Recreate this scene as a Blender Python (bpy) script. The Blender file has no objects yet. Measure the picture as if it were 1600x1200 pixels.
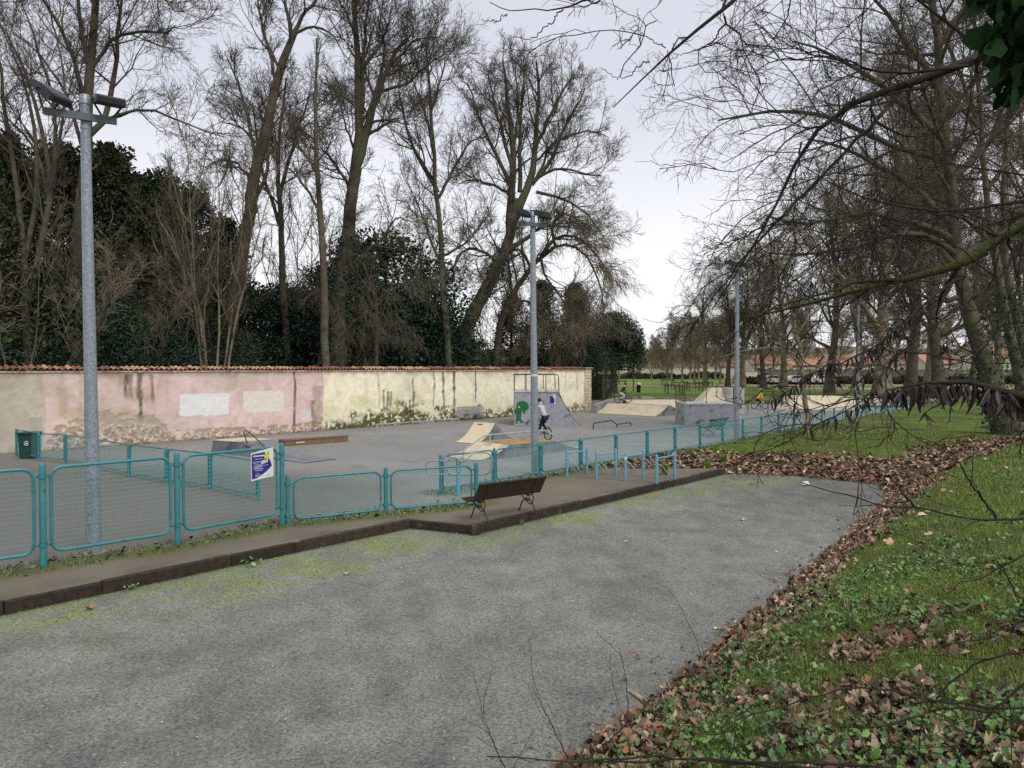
import bpy, bmesh, math, random
import numpy as np
from mathutils import Vector, Matrix, noise as mnoise
random.seed(7)
R_ = np.random.RandomState
sc = bpy.context.scene
C = sc.collection
PI = math.pi

# ------------------------------------------------------------------ camera, sky, sun, exposure
CAM_H, FPX, PITCH = 3.2, 1150.0, math.atan(25 / 1150.0)
cd = bpy.data.cameras.new('camera'); cam = bpy.data.objects.new('camera', cd); C.objects.link(cam)
cd.sensor_fit = 'HORIZONTAL'; cd.sensor_width = 36.0; cd.lens = 36.0 * FPX / 1600.0
cd.clip_start = 0.05; cd.clip_end = 3000
cam.location = (0, 0, CAM_H); cam.rotation_euler = (PI / 2 - PITCH, 0, 0)
sc.camera = cam
SUN_EL, SUN_AZ = math.radians(48), math.radians(140)
w = bpy.data.worlds.new('World'); sc.world = w; w.use_nodes = True
nt = w.node_tree; nt.nodes.clear()
def wn(t, **k):
    n = nt.nodes.new(t)
    for a, v in k.items(): setattr(n, a, v)
    return n
sky = wn('ShaderNodeTexSky'); sky.sky_type = 'NISHITA'; sky.sun_disc = False
sky.sun_elevation = SUN_EL; sky.sun_rotation = SUN_AZ; sky.air_density = 1.2; sky.dust_density = 2.5
tc = wn('ShaderNodeTexCoord'); sx = wn('ShaderNodeSeparateXYZ')
rmp = wn('ShaderNodeValToRGB'); cr = rmp.color_ramp
cr.elements[0].position = 0.0; cr.elements[0].color = (.82, .82, .835, 1)
cr.elements[1].position = 1.0; cr.elements[1].color = (.84, .85, .88, 1)
e = cr.elements.new(.16); e.color = (.76, .765, .79, 1)
e = cr.elements.new(.34); e.color = (.575, .59, .66, 1)
e = cr.elements.new(.55); e.color = (.56, .575, .63, 1)
nz = wn('ShaderNodeTexNoise'); nz.inputs['Scale'].default_value = 1.6; nz.inputs['Detail'].default_value = 5
mpn = wn('ShaderNodeMapping'); mpn.inputs['Scale'].default_value = (1, 1, 2.6)
mr = wn('ShaderNodeMapRange'); mr.inputs[1].default_value = .3; mr.inputs[2].default_value = .7
mr.inputs[3].default_value = 9.2; mr.inputs[4].default_value = 10.9
vs = wn('ShaderNodeVectorMath', operation='SCALE')
mx = wn('ShaderNodeMix', data_type='RGBA'); mx.inputs[0].default_value = .93
bg = wn('ShaderNodeBackground'); bg.inputs['Strength'].default_value = .1
out = wn('ShaderNodeOutputWorld'); L = nt.links.new
L(tc.outputs['Generated'], sx.inputs[0]); L(sx.outputs['Z'], rmp.inputs[0])
L(tc.outputs['Generated'], mpn.inputs[0]); L(mpn.outputs[0], nz.inputs['Vector']); L(nz.outputs[0], mr.inputs[0])
L(rmp.outputs[0], vs.inputs[0]); L(mr.outputs[0], vs.inputs['Scale'])
L(sky.outputs[0], mx.inputs[6]); L(vs.outputs[0], mx.inputs[7]); L(mx.outputs[2], bg.inputs[0]); L(bg.outputs[0], out.inputs[0])
sl = bpy.data.lights.new('sun', 'SUN'); sl.energy = 1.4; sl.angle = math.radians(25); sl.color = (1, .955, .89)
so = bpy.data.objects.new('sun', sl); C.objects.link(so); so.location = (0, 0, 60)
sd = Vector((math.sin(SUN_AZ) * math.cos(SUN_EL), math.cos(SUN_AZ) * math.cos(SUN_EL), math.sin(SUN_EL)))
so.rotation_euler = (-sd).to_track_quat('-Z', 'Y').to_euler()
sc.view_settings.view_transform = 'Standard'; sc.view_settings.look = 'None'
sc.view_settings.exposure = 0.38; sc.view_settings.gamma = 1.0; sc.view_settings.use_curve_mapping = False
sc.render.engine = 'CYCLES'; sc.cycles.use_denoising = False
sc.cycles.max_bounces = 5; sc.cycles.diffuse_bounces = 3; sc.cycles.glossy_bounces = 2; sc.cycles.transparent_max_bounces = 6

# ------------------------------------------------------------------ places in the world
def ray(px, py):
    x, y = (px - 800) / FPX, (600 - py) / FPX
    c, s = math.cos(PITCH), math.sin(PITCH)
    return Vector((x, c + y * s, y * c - s))
def G(px, py, z=0.0):                       # where the sight line through a photo point meets height z
    r = ray(px, py); t = (z - CAM_H) / r.z
    return Vector((r.x * t, r.y * t, z))
def A(px, py, D):                           # the point at forward distance D
    r = ray(px, py); t = D / r.y
    return Vector((r.x * t, D, CAM_H + r.z * t))

def hsh(ix, iy, iz, seed):
    n = (ix * 374761393 + iy * 668265263 + iz * 2147483647 + seed * 974634777) & 0xffffffff
    n = ((n ^ (n >> 13)) * 1274126177) & 0xffffffff
    n = ((n ^ (n >> 16)) * 2246822519) & 0xffffffff
    return ((n ^ (n >> 15)) & 0xffffff) / float(0xffffff)
def vn(x, y, seed=0):
    x = np.asarray(x, float); y = np.asarray(y, float)
    ix = np.floor(x).astype(np.int64); iy = np.floor(y).astype(np.int64)
    fx = x - ix; fy = y - iy; fx = fx * fx * (3 - 2 * fx); fy = fy * fy * (3 - 2 * fy)
    z = np.zeros_like(ix)
    a = hsh(ix, iy, z, seed); b = hsh(ix + 1, iy, z, seed); c = hsh(ix, iy + 1, z, seed); d = hsh(ix + 1, iy + 1, z, seed)
    return (a + (b - a) * fx) * (1 - fy) + (c + (d - c) * fx) * fy
def fbm(x, y, seed=0, o=4):
    s = 0; a = .5; t = 0
    for k in range(o):
        s = s + a * vn(np.asarray(x) * 2 ** k + 17 * k, np.asarray(y) * 2 ** k - 31 * k, seed + k); t += a; a *= .5
    return s / t
def sst(a, b, x):
    t = np.clip((x - a) / (b - a), 0, 1); return t * t * (3 - 2 * t)
def inpoly(x, y, poly):
    x = np.asarray(x, float); y = np.asarray(y, float); r = np.zeros(x.shape, bool); n = len(poly)
    for i in range(n):
        x0, y0 = poly[i]; x1, y1 = poly[(i + 1) % n]
        if y0 == y1: continue
        m = ((y0 > y) != (y1 > y)) & (x < (x1 - x0) * (y - y0) / (y1 - y0) + x0)
        r ^= m
    return r
def pdist(x, y, line, closed=False):        # distance to a polyline, with sign (+ on its right)
    best = np.full(np.shape(x), 1e9); sg = np.ones(np.shape(x)); n = len(line)
    for i in range(n if closed else n - 1):
        x0, y0 = line[i][:2]; x1, y1 = line[(i + 1) % n][:2]
        dx, dy = x1 - x0, y1 - y0; l2 = dx * dx + dy * dy
        t = np.clip(((x - x0) * dx + (y - y0) * dy) / l2, 0, 1)
        ex, ey = x - x0 - t * dx, y - y0 - t * dy; d = np.hypot(ex, ey)
        cr_ = (x - x0) * dy - (y - y0) * dx
        m = d < best - 1e-9
        best = np.where(m, d, best); sg = np.where(m, np.sign(cr_) + (cr_ == 0), sg)
    return best, sg

# ------------------------------------------------------------------ materials
M = {}
def srgb(r, g, b): return tuple(((c / 255.) / 12.92 if c / 255. <= .04045 else ((c / 255. + .055) / 1.055) ** 2.4) for c in (r, g, b))
def mat(name, c1, c2=None, rough=.8, scale=4., detail=6., bump=0., bscale=None, metal=0., vary=0., c3=None, s3=.6, lo=.35, hi=.65, spec=.3, attr=None, coord='Object', thr3=(.55, .68), translucent=0):
    m = bpy.data.materials.new(name); m.use_nodes = True; t = m.node_tree; t.nodes.clear()
    N = t.nodes.new; K = t.links.new
    o = N('ShaderNodeOutputMaterial'); b = N('ShaderNodeBsdfPrincipled'); K(b.outputs[0], o.inputs[0])
    b.inputs['Roughness'].default_value = rough; b.inputs['Metallic'].default_value = metal
    b.inputs['Specular IOR Level'].default_value = spec
    tcn = N('ShaderNodeTexCoord'); co = tcn.outputs[coord]
    if c2 is None: c2 = tuple(x * .82 for x in c1)
    n1 = N('ShaderNodeTexNoise'); n1.inputs['Scale'].default_value = scale; n1.inputs['Detail'].default_value = detail; n1.inputs['Roughness'].default_value = .65
    K(co, n1.inputs['Vector'])
    r1 = N('ShaderNodeMapRange'); r1.inputs[1].default_value = lo; r1.inputs[2].default_value = hi; K(n1.outputs[0], r1.inputs[0])
    x = N('ShaderNodeMix'); x.data_type = 'RGBA'; x.inputs[6].default_value = (*c1, 1); x.inputs[7].default_value = (*c2, 1); K(r1.outputs[0], x.inputs[0])
    col = x.outputs[2]
    if attr:
        at = N('ShaderNodeAttribute'); at.attribute_name = attr
        x2 = N('ShaderNodeMix'); x2.data_type = 'RGBA'; x2.blend_type = 'MULTIPLY'; x2.inputs[0].default_value = 1
        K(col, x2.inputs[6]); K(at.outputs['Color'], x2.inputs[7]); col = x2.outputs[2]
    if c3:
        n2 = N('ShaderNodeTexNoise'); n2.inputs['Scale'].default_value = s3; n2.inputs['Detail'].default_value = 7; K(co, n2.inputs['Vector'])
        r2 = N('ShaderNodeMapRange'); r2.inputs[1].default_value = thr3[0]; r2.inputs[2].default_value = thr3[1]; K(n2.outputs[0], r2.inputs[0])
        x3 = N('ShaderNodeMix'); x3.data_type = 'RGBA'; K(r2.outputs[0], x3.inputs[0]); K(col, x3.inputs[6]); x3.inputs[7].default_value = (*c3, 1); col = x3.outputs[2]
    if vary:
        oi = N('ShaderNodeObjectInfo'); r3 = N('ShaderNodeMapRange'); r3.inputs[3].default_value = 1 - vary; r3.inputs[4].default_value = 1 + vary
        K(oi.outputs['Random'], r3.inputs[0]); hv = N('ShaderNodeHueSaturation'); K(r3.outputs[0], hv.inputs['Value']); K(col, hv.inputs['Color']); col = hv.outputs[0]
    K(col, b.inputs['Base Color'])
    if bump:
        n4 = N('ShaderNodeTexNoise'); n4.inputs['Scale'].default_value = bscale or scale * 3; n4.inputs['Detail'].default_value = 5; K(co, n4.inputs['Vector'])
        bp = N('ShaderNodeBump'); bp.inputs['Strength'].default_value = 1; bp.inputs['Distance'].default_value = bump
        K(n4.outputs[0], bp.inputs['Height']); K(bp.outputs[0], b.inputs['Normal'])
    M[name] = m; return m
def mata(name, rough=.8, bump=0., bscale=20., attr='Col', n=.12, nscale=30., spec=.2, trans=0., det=4):
    # base colour from a painted colour layer (what the surface itself is made of), with fine grain
    m = bpy.data.materials.new(name); m.use_nodes = True; t = m.node_tree; t.nodes.clear(); N = t.nodes.new; K = t.links.new
    o = N('ShaderNodeOutputMaterial'); b = N('ShaderNodeBsdfPrincipled'); K(b.outputs[0], o.inputs[0])
    b.inputs['Roughness'].default_value = rough; b.inputs['Specular IOR Level'].default_value = spec
    at = N('ShaderNodeAttribute'); at.attribute_name = attr
    tcn = N('ShaderNodeTexCoord'); n1 = N('ShaderNodeTexNoise'); n1.inputs['Scale'].default_value = nscale; n1.inputs['Detail'].default_value = det; n1.inputs['Roughness'].default_value = .7; K(tcn.outputs['Object'], n1.inputs['Vector'])
    r1 = N('ShaderNodeMapRange'); r1.inputs[1].default_value = .3; r1.inputs[2].default_value = .7; r1.inputs[3].default_value = 1 - n; r1.inputs[4].default_value = 1 + n; K(n1.outputs[0], r1.inputs[0])
    v = N('ShaderNodeVectorMath'); v.operation = 'SCALE'; K(at.outputs['Color'], v.inputs[0]); K(r1.outputs[0], v.inputs['Scale']); K(v.outputs[0], b.inputs['Base Color'])
    if bump:
        n4 = N('ShaderNodeTexNoise'); n4.inputs['Scale'].default_value = bscale; n4.inputs['Detail'].default_value = 5; K(tcn.outputs['Object'], n4.inputs['Vector'])
        bp = N('ShaderNodeBump'); bp.inputs['Distance'].default_value = bump; K(n4.outputs[0], bp.inputs['Height']); K(bp.outputs[0], b.inputs['Normal'])
    M[name] = m; return m
mat('teal', srgb(54, 135, 141), srgb(44, 118, 126), .45, 6, spec=.5, c3=srgb(72, 92, 82), s3=7, thr3=(.6, .68), coord='Object')
mat('sky_blue', srgb(98, 158, 178), srgb(84, 144, 166), .45, 6, spec=.5, c3=srgb(95, 125, 125), s3=14, thr3=(.66, .74))
mat('wire', srgb(100, 168, 166), srgb(84, 150, 150), .5, 8, spec=.4)
mat('galv', srgb(150, 158, 166), srgb(120, 130, 140), .45, 22, metal=.25, spec=.5, lo=.4, hi=.6, c3=srgb(172, 180, 188), s3=40, thr3=(.6, .66))
mat('lamp_arm', srgb(98, 105, 110), srgb(80, 87, 92), .5, 14, metal=.2)
mat('lamp_grey', srgb(46, 51, 53), srgb(38, 42, 44), .5, 10)
mat('lamp_glass', srgb(30, 32, 34), srgb(24, 26, 28), .12, 5, spec=.6)
mat('dark_metal', srgb(62, 62, 64), srgb(80, 78, 76), .45, 14, metal=.3)
mat('grey_metal', srgb(172, 173, 180), srgb(150, 152, 158), .5, 4, bump=.001, c3=srgb(95, 95, 98), s3=2.2, metal=.1)
mat('ramp_side', srgb(130, 132, 136), srgb(114, 116, 120), .7, 3, c3=srgb(90, 90, 92), s3=1.4)
mat('plywood', srgb(216, 202, 174), srgb(200, 185, 156), .6, 2.5, c3=srgb(168, 158, 138), s3=1.2, thr3=(.6, .75), bump=.001, bscale=30)
mat('plywood_dark', srgb(170, 145, 100), srgb(150, 125, 84), .6, 5, c3=srgb(120, 104, 80), s3=2)
mat('red_paint', srgb(190, 70, 60), None, .5)
mat('white_paint', srgb(222, 222, 218), srgb(205, 205, 200), .5)
mat('off_white', srgb(200, 200, 196), srgb(184, 184, 180), .7, 3, c3=srgb(150, 150, 150), s3=1.5)
mat('blue_paint', srgb(52, 48, 140), srgb(44, 42, 124), .4)
mat('green_paint', srgb(38, 112, 58), srgb(32, 100, 52), .5)
mat('yellow_green', srgb(205, 212, 90), None, .5)
mat('yellow', srgb(236, 190, 30), srgb(220, 170, 25), .8)
mat('black', srgb(28, 28, 30), srgb(20, 20, 22), .6)
mat('rubber', srgb(34, 34, 36), srgb(44, 44, 44), .8)
mat('skin', srgb(200, 155, 130), None, .6)
mat('hair', srgb(48, 36, 28), None, .8)
mat('navy', srgb(44, 56, 92), srgb(36, 46, 78), .85, 12)
mat('grey_cloth', srgb(190, 188, 190), srgb(165, 163, 168), .9, 10)
mat('light_cloth', srgb(205, 200, 192), None, .9, 10)
mat('dark_cloth', srgb(45, 45, 50), srgb(34, 34, 38), .9, 10)
mat('timber', srgb(66, 57, 48), srgb(42, 37, 32), .9, 9, bump=.006, bscale=22, vary=.25, c3=srgb(98, 88, 74), s3=3.5, thr3=(.62, .78))
mat('ledge_brown', srgb(128, 108, 80), srgb(108, 90, 66), .7, 5)
mat('ledge_edge', srgb(136, 104, 84), srgb(118, 88, 72), .6, 5)
mat('bench_wood', srgb(66, 50, 40), srgb(46, 36, 30), .75, 14, bump=.002, bscale=40, vary=.12)
mat('bench_iron', srgb(92, 48, 40), srgb(70, 38, 34), .6, 14)
mat('bench_green', srgb(52, 104, 98), srgb(44, 88, 84), .6, 10)
mat('bench_grey', srgb(150, 155, 152), srgb(128, 134, 132), .8, 10, c3=srgb(98, 108, 96), s3=5)
mat('bin_green', srgb(30, 70, 64), srgb(26, 60, 56), .5)
mat('concrete', srgb(150, 150, 148), srgb(130, 130, 128), .85, 5, bump=.003)
mat('stone_wall', srgb(150, 142, 128), srgb(112, 104, 96), .9, 3.5, bump=.03, bscale=7, c3=srgb(90, 84, 80), s3=2.5, vary=.14)
mat('pier_stone', srgb(222, 208, 180), srgb(190, 174, 148), .9, 6, bump=.02, bscale=12, vary=.1, c3=srgb(150, 136, 118), s3=4)
mat('mortar', srgb(206, 194, 168), srgb(180, 166, 142), .9, 8, bump=.01)
mat('tile_a', srgb(158, 104, 86), srgb(130, 82, 68), .85, 8, vary=.22, c3=srgb(96, 74, 62), s3=5, thr3=(.56, .68), bump=.002)
mat('tile_b', srgb(214, 168, 142), srgb(192, 140, 116), .85, 8, vary=.16, c3=srgb(150, 110, 92), s3=6, thr3=(.56, .68), bump=.002)
mat('tarmac', srgb(142, 141, 138), srgb(127, 126, 124), .72, .35, 8, bump=.004, bscale=60, c3=srgb(100, 98, 94), s3=.22, thr3=(.5, .66), spec=.4)
mat('bark', srgb(98, 90, 76), srgb(64, 58, 50), .95, 3, 8, bump=.03, bscale=7, c3=srgb(86, 92, 62), s3=.8, thr3=(.52, .66), vary=.15)
mat('bark_pale', srgb(142, 132, 108), srgb(104, 96, 78), .95, 2.2, 8, bump=.01, bscale=7, c3=srgb(98, 92, 62), s3=1.2, thr3=(.52, .66), vary=.12)
mat('bark_near', srgb(52, 46, 40), srgb(34, 30, 26), .95, 30, 6, bump=.002, bscale=90, c3=srgb(78, 84, 40), s3=5, thr3=(.58, .68))
mat('moss_bark', srgb(70, 78, 30), srgb(46, 44, 30), .95, 22, 6, bump=.004, bscale=60)
mat('twig', srgb(98, 90, 78), srgb(74, 68, 60), .95, 1.5, vary=.2)
mat('twig_pale', srgb(132, 122, 102), srgb(104, 94, 78), .95, 1.2, vary=.15)
mat('twig_near', srgb(44, 36, 33), srgb(32, 27, 25), .9, 10)
mat('pod', srgb(58, 42, 42), srgb(34, 26, 28), .55, 25, vary=.3, spec=.4)
mat('evergreen', srgb(66, 86, 54), srgb(38, 56, 36), .7, .8, vary=.18, spec=.25, c3=srgb(82, 86, 56), s3=1.5, thr3=(.56, .72))
mat('evergreen_dark', srgb(52, 74, 54), srgb(30, 48, 36), .6, .8, vary=.15, spec=.3)
mat('evergreen_brown', srgb(78, 84, 54), srgb(44, 58, 37), .8, .8, vary=.18, spec=.2)
mat('ivy', srgb(40, 74, 40), srgb(26, 52, 30), .5, 2, vary=.15, spec=.4)
mat('ivy_near', srgb(30, 56, 26), srgb(20, 40, 18), .8, 14, vary=.4, spec=.05)
mat('glass', srgb(60, 66, 72), None, .1, spec=.6)
mat('cream_wall', srgb(214, 204, 186), srgb(198, 188, 168), .9, 2, vary=.08)
mat('roof_orange', srgb(176, 134, 114), srgb(154, 114, 96), .9, 1.5, vary=.12)
mat('path', srgb(170, 152, 132), srgb(150, 134, 116), .95, .6)
mat('car_white', srgb(210, 212, 214), None, .3, spec=.5)
mat('hill', srgb(112, 102, 78), srgb(80, 80, 58), 1., .08, 8, c3=srgb(88, 80, 66), s3=.15)
mat('trash', srgb(225, 232, 238), None, .3)
mat('dead_wood', srgb(196, 180, 152), srgb(160, 142, 116), .9, 10)
mata('ground_paint', .95, .02, 30, n=.42, nscale=26, det=8)
mata('court_paint', .9, .012, 45, n=.8, nscale=36, spec=.3, det=10)
mata('tarmac_paint', .75, .003, 60, n=.09, nscale=30, spec=.4, det=6)
mata('terr_paint', .95, .006, 70, n=.35, nscale=70, det=6)
mata('wall_paint', .95, .008, 16, n=.07, nscale=22)
mata('leaf_paint', .8, 0, n=.15, nscale=25, spec=.25)
mata('grass_paint', .7, 0, n=.12, nscale=3, spec=.25)

# ------------------------------------------------------------------ mesh helpers
BASE = {}
def mesh_np(name, V, F, smooth=False, col=None):
    V = np.ascontiguousarray(V, dtype=np.float32).reshape(-1, 3); F = np.asarray(F, dtype=np.int32); k = F.shape[1]
    me = bpy.data.meshes.new(name)
    me.vertices.add(len(V)); me.vertices.foreach_set('co', V.ravel())
    me.loops.add(F.size); me.loops.foreach_set('vertex_index', F.ravel())
    me.polygons.add(len(F)); me.polygons.foreach_set('loop_start', np.arange(0, F.size, k, dtype=np.int32))
    if smooth: me.polygons.foreach_set('use_smooth', np.ones(len(F), bool))
    me.update(calc_edges=True)
    if col is not None:
        a = me.color_attributes.new('Col', 'FLOAT_COLOR', 'POINT')
        c4 = np.ones((len(V), 4), np.float32); c4[:, :3] = col; a.data.foreach_set('color', c4.ravel())
    return me
class MB:
    def __init__(s): s.v = []; s.f = []
    def add(s, vs_, fs):
        n = len(s.v); s.v.extend([tuple(v) for v in vs_]); s.f.extend([tuple(i + n for i in f) for f in fs]); return s
    def box(s, c, d, rz=0, bev=0, u=None):
        X, Y, Z = d[0] / 2, d[1] / 2, d[2] / 2
        cs, sn = math.cos(rz), math.sin(rz); vs_ = []
        b = bev
        if b <= 0:
            for z in (-Z, Z):
                for x, y in ((-X, -Y), (X, -Y), (X, Y), (-X, Y)):
                    vs_.append((c[0] + x * cs - y * sn, c[1] + x * sn + y * cs, c[2] + z))
            return s.add(vs_, [(3, 2, 1, 0), (4, 5, 6, 7), (0, 1, 5, 4), (1, 2, 6, 5), (2, 3, 7, 6), (3, 0, 4, 7)])
        for z, i in ((-Z, b), (-Z + b, 0), (Z - b, 0), (Z, b)):
            for x, y in ((-X + i, -Y + i), (X - i, -Y + i), (X - i, Y - i), (-X + i, Y - i)):
                vs_.append((c[0] + x * cs - y * sn, c[1] + x * sn + y * cs, c[2] + z))
        fs = [(3, 2, 1, 0), (12, 13, 14, 15)]
        for k in range(3):
            for j in range(4): fs.append((k * 4 + j, k * 4 + (j + 1) % 4, k * 4 + 4 + (j + 1) % 4, k * 4 + 4 + j))
        return s.add(vs_, fs)
    def tube(s, pts, r, n=8, closed=False, cap=True):
        P = [Vector(p) for p in pts]; m = len(P)
        rr = r if hasattr(r, '__len__') else [r] * m
        T = []
        for i in range(m):
            a = P[(i - 1) % m] if (closed or i > 0) else P[i]; b = P[(i + 1) % m] if (closed or i < m - 1) else P[i]
            t = (b - a); T.append(t.normalized() if t.length > 1e-9 else Vector((0, 0, 1)))
        ref = Vector((0, 0, 1)) if abs(T[0].z) < .9 else Vector((1, 0, 0))
        U = T[0].cross(ref).normalized(); vs_ = []
        for i in range(m):
            U = (U - T[i] * U.dot(T[i])).normalized(); Vv = T[i].cross(U)
            for j in range(n):
                a = 2 * PI * j / n; vs_.append(P[i] + (U * math.cos(a) + Vv * math.sin(a)) * rr[i])
        fs = []
        for i in range(m if closed else m - 1):
            k = (i + 1) % m
            for j in range(n): fs.append((i * n + j, i * n + (j + 1) % n, k * n + (j + 1) % n, k * n + j))
        if cap and not closed: fs.append(tuple(reversed(range(n)))); fs.append(tuple((m - 1) * n + j for j in range(n)))
        return s.add(vs_, fs)
    def prism(s, poly, a, b):        # poly: list of Vector (3d, planar); extruded by vector a->b offset
        a = Vector(a); b = Vector(b); n = len(poly)
        vs_ = [Vector(p) + a for p in poly] + [Vector(p) + b for p in poly]
        fs = [tuple(range(n)), tuple(reversed(range(n, 2 * n)))] + [(i, i + n, (i + 1) % n + n, (i + 1) % n) for i in range(n)]
        return s.add(vs_, fs)
    def lathe(s, prof, c=(0, 0, 0), n=12):
        vs_ = []
        for r, z in prof:
            for j in range(n): a = 2 * PI * j / n; vs_.append((c[0] + r * math.cos(a), c[1] + r * math.sin(a), c[2] + z))
        fs = [(i * n + j, i * n + (j + 1) % n, (i + 1) * n + (j + 1) % n, (i + 1) * n + j) for i in range(len(prof) - 1) for j in range(n)]
        fs.append(tuple(reversed(range(n)))); fs.append(tuple((len(prof) - 1) * n + j for j in range(n)))
        return s.add(vs_, fs)
    def mesh(s, name, off=(0, 0, 0), smooth=False):
        me = bpy.data.meshes.new(name); o = off
        me.from_pydata([(v[0] - o[0], v[1] - o[1], v[2] - o[2]) for v in s.v], [], s.f)
        bm = bmesh.new(); bm.from_mesh(me); bmesh.ops.recalc_face_normals(bm, faces=bm.faces); bm.to_mesh(me); bm.free()
        if smooth:
            me.polygons.foreach_set('use_smooth', np.ones(len(me.polygons), bool))
            me.set_sharp_from_angle(angle=math.radians(38))
        return me
def tag(o, label=None, cat=None, group=None, kind=None):
    if label: o['label'] = label
    if cat: o['category'] = cat
    if group: o['group'] = group
    if kind: o['kind'] = kind
    return o
def thing(name, label, cat, loc=(0, 0, 0), rz=0, group=None):
    o = bpy.data.objects.new(name, None); C.objects.link(o); o.location = loc; o.rotation_euler = (0, 0, rz)
    o.empty_display_size = .2; BASE[o] = Vector(loc); return tag(o, label, cat, group)
def link(name, me, m=None, parent=None, loc=None, rz=None, kind=None):
    o = bpy.data.objects.new(name, me); C.objects.link(o)
    if m and not me.materials: me.materials.append(M[m])
    if parent: o.parent = parent; BASE[o] = BASE.get(parent, Vector((0, 0, 0)))
    if loc is not None: o.location = loc
    if rz is not None: o.rotation_euler = (0, 0, rz) if not hasattr(rz, '__len__') else rz
    if kind: o['kind'] = kind
    return o
def part(name, mb, m, parent, smooth=False, kind=None):      # mb given in world coordinates; parent unrotated
    return link(name, mb.mesh(name, BASE.get(parent, (0, 0, 0)), smooth), m, parent, kind=kind)
def copy_tree(o, parent=None):
    c = o.copy(); C.objects.link(c); c.parent = parent; BASE[c] = Vector(o.location)
    for ch in list(o.children): copy_tree(ch, c)
    return c
# ------------------------------------------------------------------ branch growing
def resample(P, R, K):
    P = np.asarray(P, float); R = np.asarray(R, float)
    s = np.r_[0, np.cumsum(np.linalg.norm(np.diff(P, axis=0), axis=1))]; t = np.linspace(0, s[-1], K)
    # smooth (Catmull-like) by fine interpolation then averaging
    Q = np.stack([np.interp(t, s, P[:, i]) for i in range(3)], 1); q = Q.copy()
    q[1:-1] = .5 * Q[1:-1] + .25 * (Q[:-2] + Q[2:])
    return q, np.interp(t, s, R)
def norm(a): return a / np.maximum(np.linalg.norm(a, axis=-1, keepdims=True), 1e-9)
def sprout(P, R, n, rs, t0=.2, t1=1., ang=50, angv=12, lf=.5, lv=.25, K=5, up=.1, wob=.15, rf=.55, rend=.01, Lmin=0, tip=.45, pdir=None, lenabs=None):
    """P (N,K,3), R (N,K): returns children polylines, n per parent"""
    N, KP = R.shape; idx = np.repeat(np.arange(N), n); m = len(idx)
    t = t0 + (t1 - t0) * ((np.tile(np.arange(n), N) + rs.rand(m)) / n); x = t * (KP - 1); i0 = np.minimum(x.astype(int), KP - 2); f = (x - i0)[:, None]
    a = P[idx, i0]; b = P[idx, i0 + 1]; pos = a + (b - a) * f; tan = norm(b - a)
    rp = R[idx, i0] * (1 - f[:, 0]) + R[idx, i0 + 1] * f[:, 0]
    plen = np.linalg.norm(np.diff(P, axis=1), axis=2).sum(1)[idx]
    rv = rs.normal(size=(m, 3)); perp = norm(rv - (rv * tan).sum(1, keepdims=True) * tan)
    an = np.radians(ang + angv * rs.normal(size=m))[:, None]
    d = norm(np.cos(an) * tan + np.sin(an) * perp)
    ln = (plen * lf if lenabs is None else lenabs) * (1 - tip * t) * (1 + lv * (rs.rand(m) * 2 - 1)); ln = np.maximum(ln, Lmin)
    out = np.zeros((m, K, 3)); out[:, 0] = pos; st = (ln / (K - 1))[:, None]
    for k in range(1, K):
        d = d + wob * rs.normal(size=(m, 3)); d[:, 2] += up; d = norm(d); out[:, k] = out[:, k - 1] + d * st
    r0 = np.maximum(rp * rf, rend); r0 = np.minimum(r0, np.maximum(ln * .03, rend)); tt = np.linspace(0, 1, K)[None]
    rr = r0[:, None] * (1 - tt) + rend * .8 * tt
    return out, rr
def tubes_np(P, R, s):
    N, K = R.shape; T = np.empty_like(P); T[:, 1:-1] = P[:, 2:] - P[:, :-2]; T[:, 0] = P[:, 1] - P[:, 0]; T[:, -1] = P[:, -1] - P[:, -2]; T = norm(T)
    ax = norm(P[:, -1] - P[:, 0]); ref = np.where(np.abs(ax[:, 2:3]) < .8, np.array([[0, 0, 1.]]), np.array([[1., 0, 0]]))[:, None, :]
    U = norm(np.cross(T, np.broadcast_to(ref, T.shape))); Vv = np.cross(T, U)
    a = 2 * PI * np.arange(s) / s
    V = P[:, :, None] + R[:, :, None, None] * (np.cos(a)[None, None, :, None] * U[:, :, None] + np.sin(a)[None, None, :, None] * Vv[:, :, None])
    b = (np.arange(N) * K * s)[:, None, None]; k = (np.arange(K - 1) * s)[None, :, None]; j = np.arange(s)[None, None, :]; j2 = (j + 1) % s
    F = np.stack([b + k + j, b + k + j2, b + k + s + j2, b + k + s + j], -1).reshape(-1, 4)
    return V.reshape(-1, 3), F
def join(parts):
    Vs, Fs, n = [], [], 0
    for V, F in parts: Vs.append(V); Fs.append(F + n); n += len(V)
    return np.concatenate(Vs), np.concatenate(Fs)
def crown_levels(limbs, rs, cfg):
    """limbs: list of (P (K,3), R (K)); returns tube parts for bough, branch, twig levels"""
    P = np.stack([l[0] for l in limbs]); R = np.stack([l[1] for l in limbs]); res = []
    for lv in cfg:
        lv = dict(lv); s = lv.pop('s'); n = lv.pop('n'); keep = lv.pop('also', False)
        c, r = sprout(P, R, n, rs, **lv); res.append((c, r, s))
        P, R = c, r
    return res
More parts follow.
